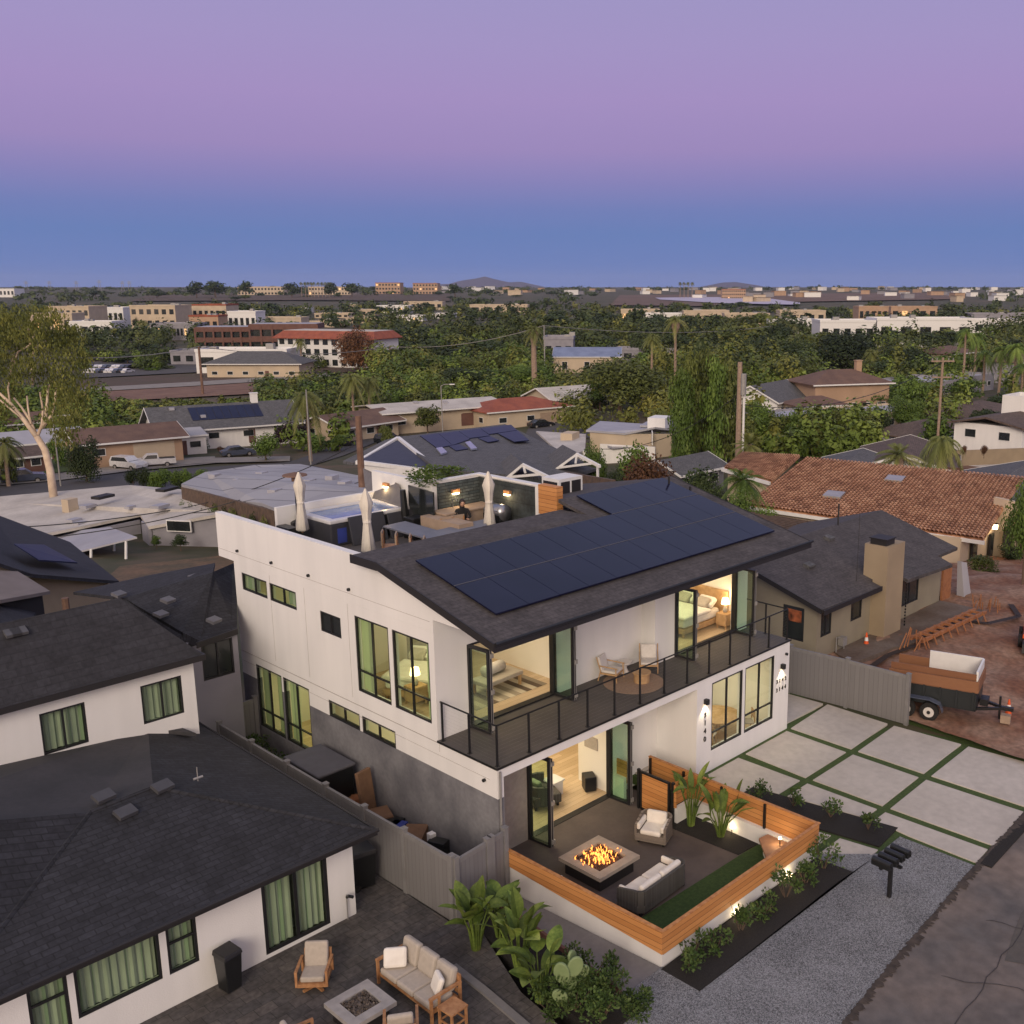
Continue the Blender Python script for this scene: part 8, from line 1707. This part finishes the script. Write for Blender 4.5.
wire(bw(-20,529,84),bw(178,509,88),.3,'upper black cable lying along the white ranch roof',.05); wire(bw(178,509,88),a2-Vector((0,0,2)),.6,'black cable from the ranch roof to the red-brown pole',.04); wire(bw(10,541,80),bw(240,500,80),.5,'lower black cable crossing the white ranch roof',.05); wire(bw(190,513,82),bw(365,480,80),.6,'black cable strung across the bluish grey roof',.04); wire(a1-Vector((0,0,3)),bw(600,449,110),1.5,'black wire from the thick brown pole towards the white flat-roofed house',.04); wire(a1-Vector((0,0,4)),a3-Vector((0,0,.5)),2,'black wire from the thick brown pole to the crossarm pole',.04)
# transmission towers far left
for i,(px,yt) in enumerate(((27,281),(50,281),(77,281),(100,280),(123,281),(130,281))):
    p=tw(px,2600); H_=zat(yt,2600)-p.z; t=thing('pylon','faint lattice pylon on the horizon at the far left','pylon',tuple(p),V,'pylons on the horizon'); m=MB()
    for s in (-1,1): m.tube([(s*4,0,0),(s*.8,0,H_)],[.7,.5],3)
    build(m,'mast',M['metalg'],t)
    for z in (.75,.9): m=MB(); m.box(-6,-.4,H_*z-.4,6,.4,H_*z+.4); build(m,'crossarm',M['metalg'],t)
# far hills
def hill(px0,px1,ytop,w,name,prof):
    mb=MB(); n=len(prof)
    for i,(x,h) in enumerate(prof):
        px=px0+(px1-px0)*x; p=bw(px,287,w); z=zat(287-h*(287-ytop),w); q=Vector((FW.x,FW.y,0)).normalized()
        mb.v+= [tuple(Vector((p.x,p.y,-40))-q*w*.04),tuple(Vector((p.x,p.y,z))),tuple(Vector((p.x,p.y,-40))+q*w*.08)]
    for i in range(n-1):
        k=i*3; mb.f+=[(k,k+3,k+4,k+1),(k+1,k+4,k+5,k+2)]; mb.m+=[0,0]
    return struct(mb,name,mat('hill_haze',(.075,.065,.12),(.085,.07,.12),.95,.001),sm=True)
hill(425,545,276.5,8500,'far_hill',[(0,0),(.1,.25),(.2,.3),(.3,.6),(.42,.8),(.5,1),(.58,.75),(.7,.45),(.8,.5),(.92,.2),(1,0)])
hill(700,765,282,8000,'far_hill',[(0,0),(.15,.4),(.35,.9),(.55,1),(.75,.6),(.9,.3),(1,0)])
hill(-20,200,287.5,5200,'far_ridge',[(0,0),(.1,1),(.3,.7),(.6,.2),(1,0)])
# =================== SKY, SUN, CAMERA ===================
w=bpy.data.worlds.new('World'); scn.world=w; w.use_nodes=True; nt=w.node_tree; N=nt.nodes; L=nt.links; bg=N['Background']
tc=N.new('ShaderNodeTexCoord'); sx=N.new('ShaderNodeSeparateXYZ'); L.new(tc.outputs['Generated'],sx.inputs[0])
mr=N.new('ShaderNodeMapRange'); mr.inputs['From Min'].default_value=-.05; mr.inputs['From Max'].default_value=.5; L.new(sx.outputs[2],mr.inputs[0])
cr=N.new('ShaderNodeValToRGB'); e=cr.color_ramp.elements
def el(deg): return (math.sin(R(deg))+.05)/.55
SK=[(-2,(.16,.22,.49)),(0,(.165,.222,.50)),(1.2,(.145,.215,.49)),(2.8,(.135,.212,.475)),(4.0,(.165,.212,.475)),(5.4,(.24,.225,.485)),(7,(.33,.25,.505)),(9.5,(.37,.275,.54)),(12,(.365,.295,.555)),(15,(.345,.305,.56)),(24,(.32,.34,.54)),(30,(.37,.41,.60))]
e[0].position=el(SK[0][0]); e[0].color=lin(SK[0][1]); e[1].position=min(1,el(SK[-1][0])); e[1].color=lin(SK[-1][1])
for d,c in SK[1:-1]: k=e.new(el(d)); k.color=lin(c)
L.new(mr.outputs[0],cr.inputs[0])
# western afterglow, behind the camera
sun=Vector((-.86,-.5,.0)).normalized(); dt=N.new('ShaderNodeVectorMath'); dt.operation='DOT_PRODUCT'; L.new(tc.outputs['Generated'],dt.inputs[0]); dt.inputs[1].default_value=(sun.x,sun.y,.12)
m1=N.new('ShaderNodeMapRange'); m1.inputs['From Min'].default_value=.0; m1.inputs['From Max'].default_value=1; m1.interpolation_type='SMOOTHSTEP'; L.new(dt.outputs['Value'],m1.inputs[0])
gl=N.new('ShaderNodeMix'); gl.data_type='RGBA'; L.new(m1.outputs[0],gl.inputs['Factor']); L.new(cr.outputs[0],gl.inputs[6]); gl.inputs[7].default_value=(1.25,.95,.76,1); L.new(gl.outputs[2],bg.inputs[0]); bg.inputs[1].default_value=1.0
l=bpy.data.lights.new('sun','SUN'); l.energy=1.65; l.angle=R(22); l.color=(1,.85,.68); o=bpy.data.objects.new('sun',l); COL.objects.link(o)
d=Vector((.78,.58,-.42)); o.rotation_euler=d.to_track_quat('-Z','Y').to_euler()
cam=bpy.data.cameras.new('camera'); co=bpy.data.objects.new('camera',cam); COL.objects.link(co); scn.camera=co
cam.sensor_width=36; cam.lens=FL/1024*36; cam.shift_x=-115.78/1024; cam.clip_end=20000; cam.clip_start=.5
co.location=CAM; co.rotation_euler=(R(90)-PIT,0,-YAW)
scn.render.resolution_x=1024; scn.render.resolution_y=1024
scn.view_settings.view_transform='Standard'; scn.view_settings.look='None'; scn.view_settings.exposure=0; scn.view_settings.gamma=1
scn.render.engine='CYCLES'; scn.cycles.max_bounces=8; scn.cycles.transparent_max_bounces=16
if HAZE:
    b=MB(); c=CAM+Vector((FW.x,FW.y,0)).normalized()*4700
    q=Vector((FW.x,FW.y,0)).normalized(); s=RT
    P=[CAM-q*300-s*7000,CAM-q*300+s*7000,CAM+q*9600+s*7000,CAM+q*9600-s*7000]
    b.hexa([(p.x,p.y,-45) for p in P]+[(p.x,p.y,115) for p in P])
    m=bpy.data.materials.new('haze_air'); m.use_nodes=True; nt=m.node_tree; nt.nodes.remove(nt.nodes['Principled BSDF']); v=nt.nodes.new('ShaderNodeVolumePrincipled'); v.inputs['Color'].default_value=(.66,.76,.98,1); v.inputs['Density'].default_value=HAZE; v.inputs['Anisotropy'].default_value=.0; nt.links.new(v.outputs[0],nt.nodes['Material Output'].inputs['Volume'])
    h=build(b,'haze',m); h['kind']='stuff'
